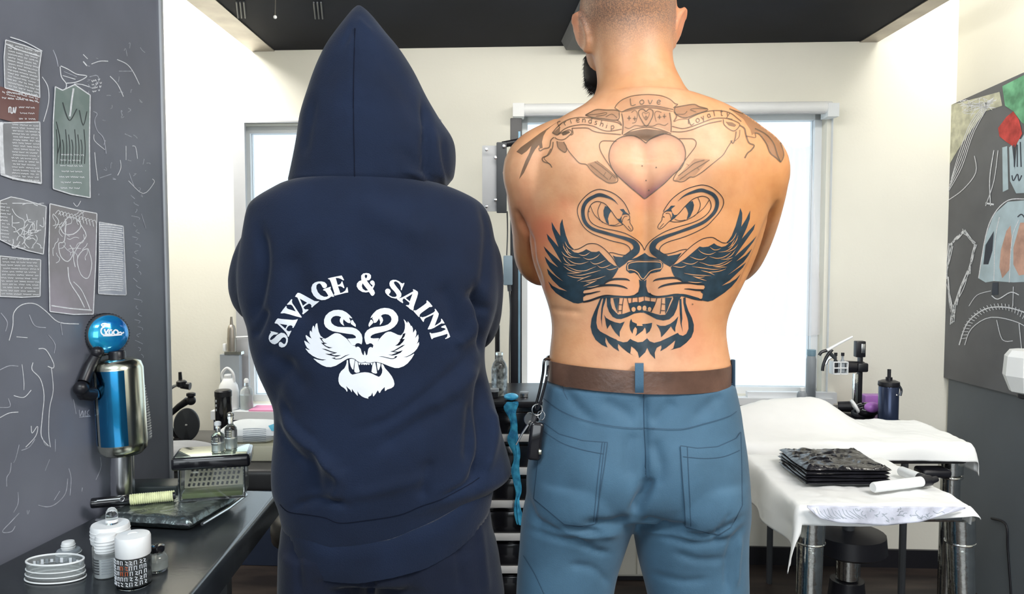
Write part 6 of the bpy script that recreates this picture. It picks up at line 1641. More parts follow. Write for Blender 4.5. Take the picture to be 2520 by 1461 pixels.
for (x, y) in ((1197, 368), (1219, 388), (1219, 492), (1197, 508), (1240, 360)):
    c = P(x, y, YP - 0.118)
    mb = MB(); mb.lathe([(0.006, 0), (0.006, 0.003), (0.003, 0.004)], c, 12, Rx(90)); mb.build('bolt', M['steel'], ps)
mb = MB(); mb.tube([P(1247, 430, YP - 0.10), P(1258, 430, YP - 0.01)], 0.014, 10); mb.build('neck', M['black'], ps)
# power adapter on its lead
ad = thing('power_adapter', P(1250, 700, YP - 0.06), 'grey power adapter hanging on a thin lead below the mounting plate', 'adapter')
a = P(1250, 665, YP - 0.06)
mb = MB(); mb.box(a, (0.034, 0.022, 0.11), bevel=0.004); mb.build('brick', mat('adapter_grey', (0.22, 0.30, 0.36), 0.45, var=0.1), ad)
mb = MB(); mb.tube([Vector(q) for q in cat([P(1248, 520, YP - 0.095), P(1249, 570, YP - 0.06), P(1247, 628, YP - 0.06)], 6)], 0.0025, 6); mb.build('upper_lead', M['charcoal'], ad)
mb = MB(); mb.tube([Vector(q) for q in cat([P(1252, 702, YP - 0.06), P(1256, 760, YP - 0.05), P(1254, 850, YP - 0.05), P(1254, 970, YP - 0.045), P(1256, 1100, YP - .045)], 6)], 0.0025, 6); mb.build('lower_lead', M['charcoal'], ad)
mb = MB(); mb.tube([P(1252, 698, YP - 0.06), P(1254, 716, YP - 0.06)], 0.007, 8); mb.build('plug', M['charcoal'], ad)
# second thin black pole beside the hooded person
mb = MB(); mb.tube([(P(1224, 800, 3.02).x, 3.02, 0), P(1224, 800, 3.02)], 0.010, 10)
o_ = mb.build('thin_pole', M['black']); tag(o_, 'thin black pole standing just right of the hooded person\'s elbow', 'pole')
# cream cabinet seen between the man's legs
x0, x1 = P(1440, 1400, 2.98).x, P(1690, 1400, 2.98).x
cb_ = thing('cream_cabinet', ((x0 + x1) / 2, 3.05, 0), 'cream low cabinet standing between the man\'s legs in the background', 'cabinet')
mb = MB(); mb.box(((x0 + x1) / 2, 3.045, 0.30), (x1 - x0, 0.12, 0.56), bevel=0.004); mb.build('body', M['cream'], cb_)
for s_ in (-1, 1):
    mb = MB(); mb.box(((x0 + x1) / 2 + s_ * (x1 - x0) / 4, 2.980, 0.30), ((x1 - x0) / 2 - 0.006, 0.012, 0.54), bevel=0.003); d = mb.build('door', M['cream'], cb_)
    mb = MB(); mb.tube([((x0 + x1) / 2 + s_ * 0.03, 2.968, 0.40), ((x0 + x1) / 2 + s_ * 0.03, 2.968, 0.50)], 0.005, 8); mb.build('handle', M['steel'], d)
mb = MB(); mb.box(((x0 + x1) / 2, 3.045, 0.012), (x1 - x0 - 0.02, 0.10, 0.022)); mb.build('plinth', M['black'], cb_)

# keys on the man's belt
YK = MY - 0.075
kb = thing('key_bunch', P(1320, 1130, YK), 'bunch of keys with black fob hanging from the man\'s belt', 'keys')
mb = MB(); mb.tube([Vector(q) for q in cat([P(1352, 884, YK + 0.02), P(1340, 886, YK), P(1336, 920, YK), P(1327, 965, YK), P(1318, 1002, YK), P(1326, 1000, YK - .004), P(1338, 960, YK - .004), P(1346, 925, YK - .002), P(1350, 900, YK + .012)], 6)], 0.0026, 8); mb.build('carabiner', M['black_gloss'], kb)
mb = MB(); mb.torus(P(1322, 1008, YK - .004), 0.0105, 0.0012, Rx(90) @ Ry(20)); mb.build('split_ring', M['steel'], kb)
mb = MB(); mb.torus(P(1332, 1022, YK - .003), 0.0085, 0.001, Rx(80) @ Ry(-40)); mb.build('split_ring', M['steel'], kb)
a = P(1318, 1085, YK - 0.004)
mb = MB(); mb.box(a, (0.026, 0.014, 0.072), rot=Matrix.Rotation(math.radians(6), 3, 'Y'), bevel=0.006, seg=3); mb.build('fob', M['black_gloss'], kb)
mb = MB(); mb.box(P(1329, 1112, YK - 0.012), (0.006, 0.004, 0.009), bevel=0.001); mb.build('fob_mark', M['gold_chrome'], kb)
mb = MB(); mb.lathe([(0.012, -0.001), (0.012, 0.001)], P(1303, 1030, YK - .002), 20, Rx(90) @ Ry(30)); mb.build('tag', M['steel'], kb)
mb = MB(); mb.tube([P(1300, 1044, YK), P(1284, 1068, YK), P(1270, 1094, YK)], [0.0028, 0.0022, 0.0015], 6); mb.build('key', M['steel'], kb)
mb = MB(); mb.box(P(1312, 1040, YK), (0.008, 0.006, 0.035), rot=Matrix.Rotation(math.radians(20), 3, 'Y'), bevel=0.002); mb.build('key', M['black'], kb)

# ================================================================== right: draped tables
M['sheet'] = mat('white_sheet', (0.88, 0.89, 0.88), 0.75, var=0.03, vscale=4, bump=0.12, bscale=35)
M['sheet_print'] = mat('plastic_sheet', (0.62, 0.64, 0.74), 0.35, var=0.16, vscale=26, bump=0.6, bscale=40)
def drape(name, x0, x1, y0, y1, z, over, seed, mt, parent, bump=(), nu=110, nv=80, amp=0.006, crumple_=1.0, hemf=None):
    """cloth lying on a rectangular top with overhang; over = (left,right,front,back) drop lengths"""
    l, r, f_, b_ = over
    vs_, fs = [], []
    W_, D_ = (x1 - x0) + l + r, (y1 - y0) + f_ + b_
    for j in range(nv + 1):
        for i in range(nu + 1):
            s, t = -l + W_ * i / nu, -f_ + D_ * j / nv      # cloth coordinates relative to (x0,y0)
            w, d = x1 - x0, y1 - y0
            dx = s if s < 0 else (s - w if s > w else 0)
            dy = t if t < 0 else (t - d if t > d else 0)
            x = x0 + min(max(s, 0), w); y = y0 + min(max(t, 0), d)
            drop = math.hypot(dx, dy)
            kk = 1 - math.exp(-drop / 0.012)
            flare = 0.012 * kk + 0.10 * drop
            if drop > 1e-9:
                ex, ey = dx / drop, dy / drop
                wav = (math.sin((s + seed) * 23) * abs(ey) + math.sin((t + seed) * 27) * abs(ex)) * 0.010 * min(1, drop / 0.06)
                x += ex * (flare + wav); y += ey * (flare + wav)
            n = noise.noise(Vector((s * 9 + seed, t * 9, 0))) * amp + abs(noise.noise(Vector((s * 22 + t * 11 + seed, t * 20 - s * 9, 2)))) * amp * 0.7 * crumple_
            dr = drop * 0.96
            if hemf: dr *= hemf(s, t, w, d)
            zz = z + 0.004 + max(n, -0.003) * (1 - 0.6 * kk) - dr
            for (bx_, by_, sx_, sy_, a_) in bump:
                zz += a_ * math.exp(-((x - bx_) / sx_) ** 2 - ((y - by_) / sy_) ** 2) * (1 if drop < .001 else math.exp(-drop / 0.05))
            vs_.append((x, y, zz))
    for j in range(nv):
        for i in range(nu):
            a = j * (nu + 1) + i; fs.append([a, a + 1, a + nu + 2, a + nu + 1])
    mb = MB(); mb.add(vs_, fs)
    o_ = mb.build(name, mt, parent, smooth=180)
    m = o_.modifiers.new('thick', 'SOLIDIFY'); m.thickness = 0.002; m.offset = 1
    return o_
ZT = 0.705
tx0, tx1, ty0, ty1 = 0.665, 1.045, 1.755, 2.16
tb = thing('side_table', ((tx0 + tx1) / 2, (ty0 + ty1) / 2, 0), 'small draped table with thick chrome legs at right front', 'table')
mb = MB(); mb.box(((tx0 + tx1) / 2, (ty0 + ty1) / 2, ZT - 0.02), (tx1 - tx0, ty1 - ty0, 0.04), bevel=0.008); mb.build('top', M['chrome'], tb)
for (x, y, dx, dy) in ((tx0 + 0.040, ty0 + 0.035, -0.012, -0.012), (tx1 + 0.010, ty0 + 0.035, 0.030, -0.012)):
    tp, bt = Vector((x, y, ZT - 0.04)), Vector((x + dx, y + dy, 0))
    mb = MB(); mb.tube([tp, tp + (bt - tp) * 0.02, tp + (bt - tp) * 0.5, bt], [0.027, 0.030, 0.028, 0.022], 20); lg = mb.build('leg', M['chrome'], tb)
    c = tp + (bt - tp) * 0.085
    mb = MB(); mb.tube([tp, c], [0.0325, 0.0325], 20); mb.torus(c, 0.031, 0.0035, seg=24, sec=8); mb.build('collar', M['chrome'], lg)
mb = MB(); mb.box(((tx0 + tx1) / 2, ty1 + 0.01, ZT - 0.03), (0.10, 0.08, 0.02), bevel=0.003); mb.build('bed_bracket', M['charcoal'], tb)
def hem1(s, t, w, d):
    if t < 0:
        u = s / w
        return 1.0 - 0.55 * min(1, max(0, (u - 0.55) / 0.45)) + (0.5 if u < 0.0 else 0)
    return 1.0
cov = drape('table_sheet', tx0 - 0.002, tx1 + 0.002, ty0 - 0.003, ty1, ZT, (0.10, 0.05, 0.045, 0.01), 1.3, M['sheet'], None, hemf=hem1, bump=[(tx0 + .02, ty1 - .02, .12, .1, .012)])
tag(cov, 'white sheet draped over the small chrome-legged table', 'sheet')
# thin printed plastic film hanging at the table's front edge
vs_, fs = [], []
nu, nv = 60, 10
for j in range(nv + 1):
    for i in range(nu + 1):
        u, v = i / nu, j / nv
        px_ = 1986 + (2375 - 1986) * u
        yt = 1243 + 4 * u
        yb = np.interp(u, [0, .08, .2, .5, .72, .9, 1], [1248, 1275, 1286, 1292, 1284, 1262, 1252])
        p = P(px_, yt + (yb - yt) * v, ty0 - 0.030 - 0.006 * v + 0.004 * math.sin(u * 31 + v * 2))
        vs_.append(p)
for j in range(nv):
    for i in range(nu):
        a = j * (nu + 1) + i; fs.append([a, a + 1, a + nu + 2, a + nu + 1])
mb = MB(); mb.add(vs_, fs); o_ = mb.build('plastic_film', M['sheet_print'], smooth=180); m_ = o_.modifiers.new('thick', 'SOLIDIFY'); m_.thickness = 0.001
tag(o_, 'translucent lilac plastic film along the front edge of the draped table', 'film')
class PlaneY:
    def __init__(s, Y, n=Vector((0, -1, 0))): s.Y = Y
    def ray_cast(s, o, d):
        t = (s.Y - o.y) / d.y
        return o + d * t, Vector((0, -1, 0)), 0, t
# squiggle relief on the film
FB = bvh_of(o_)
rnd = random.Random(4)
dc = Decal(FB)
for k in range(16):
    x = 2110 + k * 12 + rnd.random() * 6; y = 1254 + rnd.random() * 20
    pts_ = [(x, y)]
    for j in range(5): pts_.append((pts_[-1][0] + rnd.uniform(-8, 9), pts_[-1][1] + rnd.uniform(-6, 8)))
    dc.stroke(pts_, 1.6, 0.0012)
for k in range(12):
    x = 2000 + k * 9; dc.stroke([(x, 1250 + rnd.random() * 8), (x + 8, 1262 + rnd.random() * 8), (x + 20 + rnd.random() * 8, 1276)], 1.5, 0.0012)
sq = dc.build('squiggle', [M['paper_print']], o_); sq['kind'] = 'stuff'
# rear bed section
rx0, rx1, ry0, ry1 = 0.42, 1.33, 2.215, 2.52
ZR = 0.735
bd_ = thing('treatment_bed', ((rx0 + rx1) / 2, (ry0 + ry1) / 2, 0), 'padded treatment bed section behind the small draped table', 'bed')
mb = MB(); mb.box(((rx0 + rx1) / 2, (ry0 + ry1) / 2, ZR - 0.03), (rx1 - rx0, ry1 - ry0, 0.06), bevel=0.015, seg=3); mb.build('pad', M['bench'], bd_)
for (x, y) in ((rx1 - 0.02, ry0 + 0.06), (rx0 + 0.06, ry0 + 0.06)):
    mb = MB(); mb.tube([(x, y, ZR - 0.06), (x, y, ZR - 0.10)], 0.034, 18); mb.tube([(x, y, ZR - 0.10), (x, y, 0)], 0.027, 18); mb.torus((x, y, ZR - 0.11), 0.030, 0.005, seg=24, sec=8); mb.build('leg', M['chrome'], bd_)
a = P(2300, 1142, ry0 + 0.0)
mb = MB(); mb.box((a.x, ry0 + 0.01, ZR - 0.082), (0.085, 0.06, 0.024), bevel=0.009, seg=3); mb.build('clamp', M['black'], bd_)
pl_ = P(1905, 1030, 2.36)
cov = drape('bed_sheet', rx0, rx1, ry0, ry1, ZR, (0.02, 0.085, 0.05, 0.02), 4.1, M['sheet'], None, amp=0.007, bump=[(pl_.x, 2.40, 0.20, 0.10, 0.085), (pl_.x + .16, 2.40, 0.10, 0.08, 0.045), (0.60, 2.26, 0.1, 0.03, 0.012)])
tag(cov, 'white sheet over the treatment bed with a cushion bulge beneath', 'sheet')
mb = MB(); mb.ball((pl_.x, 2.40, ZR + 0.030), (0.19, 0.085, 0.034)); mb.build('headrest', M['bench'], bd_)

# --- black folded plastic pile and white folding tool on the small table
ZS = ZT + 0.0135
M['bin_bag'] = mat('black_plastic_bag', (0.014, 0.014, 0.018), 0.16, var=0.2, vscale=30, bump=0.5, bscale=45, spec=0.7)
px0_, px1_, py0_, py1_ = 0.722, 0.930, 1.868, 2.068
t_ = thing('folded_bags', ((px0_ + px1_) / 2, (py0_ + py1_) / 2, ZS), 'stack of black folded plastic bags on the white draped table', 'bags')
for k in range(5):
    nu, nv = 60, 50
    vs_, fs = [], []
    z0 = ZS + k * 0.0085
    for s in (1, -1):
        for j in range(nv + 1):
            for i in range(nu + 1):
                u, v = i / nu, j / nv
                e = min(1, min(u, 1 - u) * 14, min(v, 1 - v) * 14)
                x = px0_ + (px1_ - px0_) * u + 0.002 * math.sin(k * 2 + v * 7); y = py0_ + (py1_ - py0_) * v + 0.002 * math.cos(k * 3 + u * 5)
                h = 0.0042 * math.sqrt(max(0, 1 - (1 - e) ** 2))
                n = 0
                if k == 4 and s > 0:
                    q = Vector((x * 11 + y * 5, y * 52 - x * 16 + 1.5 * noise.noise(Vector((x * 30, y * 30, 5))), 1))
                    n = (abs(noise.noise(q)) * 0.012 + abs(noise.noise(q * 2.1)) * 0.006) * e * (0.4 + 0.6 * (1 - u * 0.5))
                vs_.append((x, y, z0 + 0.0043 + s * h + n))
    N_ = (nu + 1) * (nv + 1)
    for b_ in (0, N_):
        for j in range(nv):
            for i in range(nu):
                q = b_ + j * (nu + 1) + i; fs.append([q, q + 1, q + nu + 2, q + nu + 1])
    mb = MB(); mb.add(vs_, fs); mb.build('folded_bag', M['bin_bag'], t_, smooth=180)
zf = ZS + 0.013
A1, A2, A3 = PZ(2148, 1199, zf), PZ(2268, 1184, zf), PZ(2216, 1158, zf)
A4 = PZ(2270, 1178, zf)
ft = thing('folding_grip', (A2.x, A2.y, ZS), 'folding tool of two white tubes with black hinge on the draped table', 'tool')
mb = MB(); mb.tube([A1, A1 + (A2 - A1) * 0.03, A2], [0.0105, 0.0125, 0.0125], 18); g1 = mb.build('tube', M['white_plastic'], ft, smooth=50)
mb = MB(); mb.tube([A3, A3 + (A4 - A3) * 0.05, A4], [0.0105, 0.0125, 0.0125], 18); mb.build('tube', M['white_plastic'], ft, smooth=50)
mb = MB(); mb.tube([A2 - (A2 - A1).normalized() * 0.002, A2 + (A2 - A1).normalized() * 0.026], [0.0135, 0.013], 16); mb.tube([A4 - (A4 - A3).normalized() * 0.01, A4 + (A4 - A3).normalized() * 0.010], [0.0132, 0.0132], 16); mb.tube([A2 + Vector((0.02, 0.002, 0)), A2 + Vector((0.042, 0.01, 0.003))], [0.009, 0.007], 12); mb.build('hinge', M['black'], ft, smooth=50)

# --- side cabinet at the wall with supplies
ZSide = 0.70
sx0_, sx1_, sy0_, sy1_ = 0.98, 1.385, 2.60, 3.00
sc_ = thing('supply_stand', ((sx0_ + sx1_) / 2, (sy0_ + sy1_) / 2, 0), 'narrow black supply stand behind the bed against the window wall', 'stand')
mb = MB(); mb.box(((sx0_ + sx1_) / 2, (sy0_ + sy1_) / 2, ZSide - 0.012), (sx1_ - sx0_, sy1_ - sy0_, 0.024), bevel=0.004); mb.build('top', M['black'], sc_)
for x in (sx0_ + 0.03, sx1_ - 0.03):
    for y in (sy0_ + 0.03, sy1_ - 0.03):
        mb = MB(); mb.tube([(x, y, 0), (x, y, ZSide - 0.02)], 0.012, 10); mb.build('leg', M['charcoal'], sc_)
def on_side(px, Y): return Vector((P(px, 1000, Y).x, Y, ZSide))
# pump canister
b = on_side(2186, 2.66)
t_ = lathe_thing('pump_canister', b, [('canister', [(0.030, 0), (0.033, 0.003), (0.033, 0.128), (0.031, 0.132)], mat('navy_canister', (0.035, 0.05, 0.10), 0.18, 0.5, var=0.2)), ('collar', [(0.0345, 0.132), (0.0355, 0.134), (0.0345, 0.147), (0.022, 0.152)], M['black']), ('pump', [(0.011, 0.152), (0.011, 0.162), (0.006, 0.164), (0.006, 0.190)], M['black'])], 'dark blue canister with black pump top behind the bed', 'canister')
mb = MB(); mb.tube([Vector(q) for q in cat([b + Vector((0.026, -0.02, 0.135)), b + Vector((0.036, -0.016, 0.12)), b + Vector((0.034, -0.014, 0.10))], 5)], 0.004, 8); mb.build('hook', M['steel'], t_)
mb = MB(); mb.ball(b + Vector((0.012, -0.032, 0.105)), 0.004); mb.build('rivet', M['steel'], t_)
mb = MB(); mb.lathe([(0.040, 0), (0.042, 0.003), (0.038, 0.006)], b + Vector((0, 0, -0.0002)), 28); mb.build('base_ring', M['black'], t_)
# upright pole with clamp and cup rack
b = on_side(2110, 2.88)
po_ = thing('clamp_pole', b, 'black and chrome pole with clamp and little bottle rack by the window', 'pole')
zp_ = P(2110, 840, 2.88).z
mb = MB(); mb.box(b + Vector((0.006, 0, (zp_ - ZSide) / 2)), (0.014, 0.02, zp_ - ZSide), bevel=0.002); mb.build('rail', M['black'], po_)
mb = MB(); mb.box(b + Vector((-0.010, 0, (zp_ - ZSide) / 2 - 0.06)), (0.016, 0.018, zp_ - ZSide - 0.12), bevel=0.002); mb.build('chrome_rail', M['chrome'], po_)
mb = MB(); mb.box(Vector((b.x + 0.002, b.y - 0.003, P(2110, 858, 2.88).z)), (0.036, 0.026, 0.06), bevel=0.003); mb.build('head', M['black'], po_)
mb = MB(); mb.box(Vector((b.x + 0.008, b.y - 0.018, P(2110, 856, 2.88).z)), (0.014, 0.006, 0.035), bevel=0.001); mb.build('head_window', M['steel'], po_)
zc_ = P(2110, 902, 2.88).z
mb = MB(); mb.tube([b + Vector((-0.060, -0.004, zc_ - ZSide)), b + Vector((0.018, -0.004, zc_ - ZSide))], [0.024, 0.020], 16); mb.box(Vector((b.x + 0.006, b.y - 0.01, zc_)), (0.04, 0.04, 0.034), bevel=0.006); mb.build('clamp', M['black'], po_)
rk = Vector((P(2064, 905, 2.86).x, 2.86, zc_))
mb = MB()
for dz_ in (-0.022, 0.0, 0.022):
    mb.box(rk + Vector((0, 0, dz_)), (0.054, 0.04, 0.004), bevel=0.001)
for dx_ in (-0.026, 0.0, 0.026): mb.box(rk + Vector((dx_, 0, 0)), (0.004, 0.04, 0.048), bevel=0.001)
mb.build('rack', M['white_plastic'], po_)
for k, dx_ in enumerate((-0.014, 0.012)):
    bb_ = rk + Vector((dx_, -0.004, -0.018))
    lathe_thing('rack_bottle', bb_, [('bottle', [(0.008, 0), (0.009, 0.002), (0.009, 0.040), (0.004, 0.050), (0.004, 0.062)], (M['black'], M['grey_plastic'])[k]), ('cap', [(0.006, 0.0622), (0.006, 0.074)], M['black'])], ('tiny black bottle in the left half of the white rack', 'tiny grey bottle in the right half of the white rack')[k], 'bottle', 'bottles in the rack')
ga = thing('grabber_arm', Vector((P(2040, 880, 2.84).x, 2.84, P(2030, 915, 2.84).z)), 'white lever arm with curved black grips above the bottle rack', 'grabber')
mb = MB(); mb.tube([P(2035, 862, 2.84), P(2065, 845, 2.84), P(2098, 828, 2.84)], [0.006, 0.005, 0.004], 8); mb.build('lever', M['white_plastic'], ga)
mb = MB(); mb.tube([Vector(q) for q in cat([P(2048, 860, 2.84), P(2034, 878, 2.84), P(2026, 898, 2.84), P(2024, 912, 2.84)], 5)], 0.006, 8); mb.build('grip', M['black'], ga)
mb = MB(); mb.tube([Vector(q) for q in cat([P(2035, 862, 2.845), P(2022, 866, 2.845), P(2016, 874, 2.845)], 5)], 0.006, 8); mb.build('grip', M['black'], ga)
mb = MB(); mb.tube([Vector(q) for q in cat([P(2050, 876, 2.85), P(2038, 884, 2.85), P(2032, 896, 2.85)], 5)], 0.005, 8); mb.build('grip', M['steel'], ga)
mb = MB(); mb.tube([P(2040, 866, 2.84), P(2056, 882, 2.85)], 0.007, 8); mb.build('mount', M['charcoal'], ga)
# purple and black hand machine lying by the pole
hm = thing('hand_machine', on_side(2120, 2.80), 'black and purple handheld machine with white ring lying by the canister', 'machine')
c = on_side(2124, 2.77)
mb = MB(); mb.tube([P(2062, 1000, 2.86), P(2100, 1000, 2.84)], [0.019, 0.021], 16); mb.build('barrel', M['black'], hm, smooth=50)
mb = MB(); mb.ball(P(2132, 1008, 2.76), (0.046, 0.033, 0.027)); mb.build('housing', M['black_gloss'], hm)
M['purple'] = mat('purple_plastic', (0.42, 0.16, 0.55), 0.25, var=0.15)
mb = MB(); mb.ball(P(2146, 1002, 2.732), (0.028, 0.018, 0.019)); mb.build('purple_shell', M['purple'], hm)
mb = MB(); mb.torus(P(2104, 1000, 2.76), 0.022, 0.006, Ry(60) @ Rx(10)); mb.build('white_ring', M['white_plastic'], hm)
mb = MB(); mb.box((c.x, c.y, ZSide + 0.0115), (0.07, 0.05, 0.022), bevel=0.006); mb.build('foot', M['black'], hm)
a = on_side(2150, 2.95)
mb = MB(); mb.box(a + Vector((0, 0, 0.025)), (0.09, 0.05, 0.05), bevel=0.004); o_ = mb.build('purple_box', M['purple'], loc=a); tag(o_, 'purple box standing behind the handheld machine', 'box')
for k in range(3):
    b_ = on_side(2134 + k * 11, 2.66)
    lathe_thing('tiny_cup', b_, [('cup', [(0.005, 0), (0.006, 0.001), (0.007, 0.014)], M['plastic_clear'])], ('leftmost', 'middle', 'rightmost')[k] + ' of three tiny clear ink cups beside the canister', 'cup', 'tiny cups by the canister')
# bottles by the window
b = on_side(1973, 2.97)
b.x = max(b.x, sx0_ + 0.03)
lathe_thing('white_bottle', b, [('bottle', [(0.017, 0), (0.019, 0.003), (0.019, 0.045), (0.015, 0.056), (0.008, 0.060)], M['grey_plastic']), ('cap', [(0.009, 0.0602), (0.009, 0.072), (0.007, 0.074)], M['white_plastic'])], 'short pale grey bottle at the window beside the bed', 'bottle')
zsr = HR[2] - 0.001
u = PW(1995, 960, 0.03).x
b = wp(u, zsr, 0.03); hb_ = PW(1995, 860, .03).z - zsr
lathe_thing('steel_flask', b, [('flask', [(0.017, 0), (0.0195, 0.003), (0.0195, hb_ * .80), (0.0165, hb_ * .87)], M['grey_plastic']), ('cap', [(0.0165, hb_ * .872), (0.0175, hb_ * .90), (0.0175, hb_)], mat('blue_grey_cap', (0.20, 0.32, 0.40), 0.4, var=0.1))], 'tall slim grey flask with blue-grey cap on the window sill', 'flask')

# --- bed pedestal
sx0, sy0 = P(2085, 1400, 2.37).x, 2.37
mb = MB(); mb.tube([(sx0, sy0, 0.42), (sx0, sy0, ZR - 0.058)], 0.018, 14); mb.build('column', M['charcoal'], bd_)
mb = MB(); mb.lathe([(0.10, 0.36), (0.115, 0.37), (0.11, 0.42), (0.03, 0.43)], (sx0, sy0, 0), 24); mb.build('motor_housing', M['black'], bd_)
mb = MB(); mb.lathe([(0.028, 0.27), (0.034, 0.275), (0.034, 0.36)], (sx0, sy0, 0), 20); mb.build('hub', M['chrome'], bd_)
mb = MB(); mb.lathe([(0.16, 0.0), (0.17, 0.02), (0.16, 0.05), (0.07, 0.09), (0.05, 0.27)], (sx0, sy0, 0), 32); mb.build('base', M['black'], bd_)
# dark trolley behind the man's right leg, under the sheet
tr = thing('foot_rest', (0.52, 1.95, 0), 'black leather foot rest beside the man under the draped sheet', 'foot rest')
a, b_ = 0.44, 0.56
mb = MB(); mb.box(((a + b_) / 2 - 0.03, 2.02, 0.53), (b_ - a + 0.06, 0.20, 0.06), bevel=0.015, seg=3); mb.build('pad', M['black'], tr)
mb = MB(); mb.box(((a + b_) / 2 - 0.03, 2.02, 0.26), (0.05, 0.05, 0.50), bevel=0.005); mb.build('post', M['charcoal'], tr)
mb = MB(); mb.box(((a + b_) / 2 - 0.03, 2.02, 0.012), (0.2, 0.2, 0.022), bevel=0.005); mb.build('foot', M['black'], tr)
# white lamp on the right wall, cut by the frame edge
lc = PR(2530, 920, 0.16)
wl_ = thing('wall_lamp', lc, 'white faceted lamp shade on the right wall at the frame edge', 'lamp')
mb = MB()
prof = [(0.052, 0.075), (0.066, 0.055), (0.070, -0.005), (0.050, -0.055), (0.030, -0.062)]
mb.lathe(prof[::-1], lc, 8); mb.build('shade', M['white_plastic'], wl_, smooth=20)
mb = MB(); mb.lathe([(0.022, -0.078), (0.028, -0.074), (0.028, -0.0625)], lc, 16); mb.build('socket', M['black'], wl_)
mb = MB(); mb.tube([lc + Vector((0, 0, 0.075)), lc + Vector((0.06, 0, 0.10)), Vector((RX - 0.002, lc.y, lc.z + 0.09))], 0.008, 10); mb.build('bracket', M['greyframe'], wl_)
# thin cable along the right wall
mb = MB(); mb.tube([Vector(q) for q in cat([PR(2440, 1275, 0.01), PR(2475, 1290, 0.008), PR(2480, 1350, 0.008), PR(2488, 1461, 0.008), PR(2490, 1520, 0.008)], 8)], 0.004, 8)
o_ = mb.build('wall_cable', M['black'], smooth=60); tag(o_, 'thin black cable running down the grey right wall', 'cable')
# ================================================================== chalk drawings and sheets on the left partition
class PlaneHit:
    def __init__(s, fn, n, off): s.fn, s.n, s.off = fn, n, off
    def ray_cast(s, o, d):
        # fn works from pixels; recover pixel from direction
        f = d.y * cp - d.z * sp; u = d.y * sp + d.z * cp
        return s.fn(W / 2 + F * d.x / f, H / 2 - F * u / f, s.off), s.n, 0, 1.0
LWALL = PlaneHit(PL, LN.copy(), 0.0006)
LPOST = PlaneHit(PL, LN.copy(), 0.0030)
wall_l = bpy.data.objects['wall_partition']
def sheet_mat(name, c1, c2, sc):
    return mat(name, c1, 0.45, col2=c2, vscale=sc, bump=0.1, bscale=50)
M['sh_grey'] = sheet_mat('grey_sheet', (0.22, 0.225, 0.235), (0.38, 0.39, 0.42), 9)
M['sh_green'] = sheet_mat('green_sheet', (0.19, 0.25, 0.235), (0.36, 0.42, 0.42), 8)
M['sh_purple'] = sheet_mat('mauve_sheet', (0.25, 0.24, 0.25), (0.40, 0.36, 0.43), 7)
M['sh_pale'] = sheet_mat('pale_sheet', (0.33, 0.36, 0.44), (0.50, 0.53, 0.60), 14)
M['sh_red'] = sheet_mat('rust_sheet', (0.16, 0.075, 0.07), (0.22, 0.12, 0.11), 9)
M['sh_ink'] = mat('dark_pencil', (0.06, 0.07, 0.075), 0.7, var=0.2)
rnd = random.Random(21)
def poster(corners, mt, label, lines, border=2.5, dark=()):
    c = [PL(x, y, 0.0008) for x, y in corners]; d = [PL(x, y, 0.0026) for x, y in corners]
    cen = sum(c, Vector()) / len(c)
    zmin = min(p.z for p in c)
    t = thing('wall_sheet', Vector((cen.x, cen.y, zmin)), label, 'poster', 'sheets on the chalk wall')
    n = len(c)
    mb = MB(); mb.add(c + d, [list(range(n))[::-1], [n + i for i in range(n)]] + [[i, (i + 1) % n, n + (i + 1) % n, n + i] for i in range(n)])
    mb.build('sheet', mt, t, smooth=0)
    dc = Decal(LPOST)
    if border: dc.stroke(corners, border, 0.0, 0, closed=True, smooth=0)
    for p, w in lines: dc.stroke(p, w, 0.0001, 0, smooth=3)
    for p, w in dark: dc.stroke(p, w, 0.0001, 1, smooth=3)
    o_ = dc.build('chalk_lines', [M['chalk'], M['sh_ink']], t); o_['kind'] = 'stuff'
    return t
def scribble(x0, x1, y0, y1, rows, slope=0.0, amp=1.8, w=1.5, ragged=6):
    """rows of illegible chalk handwriting"""
    out = []
    for r in range(rows):
        y = y0 + (y1 - y0) * r / max(1, rows - 1)
        x = x0 + rnd.random() * ragged
        while x < x1 - 4:
            l = rnd.uniform(6, 22)
            e = min(x + l, x1 - rnd.random() * ragged)
            pts = []
            k = 0; q = x
            while q < e:
                pts.append((q, y + slope * (q - x0) + (amp if k % 2 else -amp) * rnd.uniform(.5, 1))); q += rnd.uniform(1.6, 2.8); k += 1
            if len(pts) > 2: out.append((pts, w))
            x = e + rnd.uniform(2, 4)
    return out
def squiggles(x0, x1, y0, y1, n, l=5, st=9, w=1.5):
    out = []
    for _ in range(n):
        p = [(rnd.uniform(x0, x1), rnd.uniform(y0, y1))]
        a = rnd.uniform(0, 6.3)
        for _ in range(l):
            a += rnd.uniform(-1.1, 1.1)
            q = (p[-1][0] + st * math.cos(a), p[-1][1] + st * math.sin(a))
            p.append((min(max(q[0], x0), x1), min(max(q[1], y0), y1)))
        out.append((p, w))
    return out
S_ = 3.176   # zoom of the upper-left crop
def z0(p): return [(x / S_, y / S_) for x, y in p]
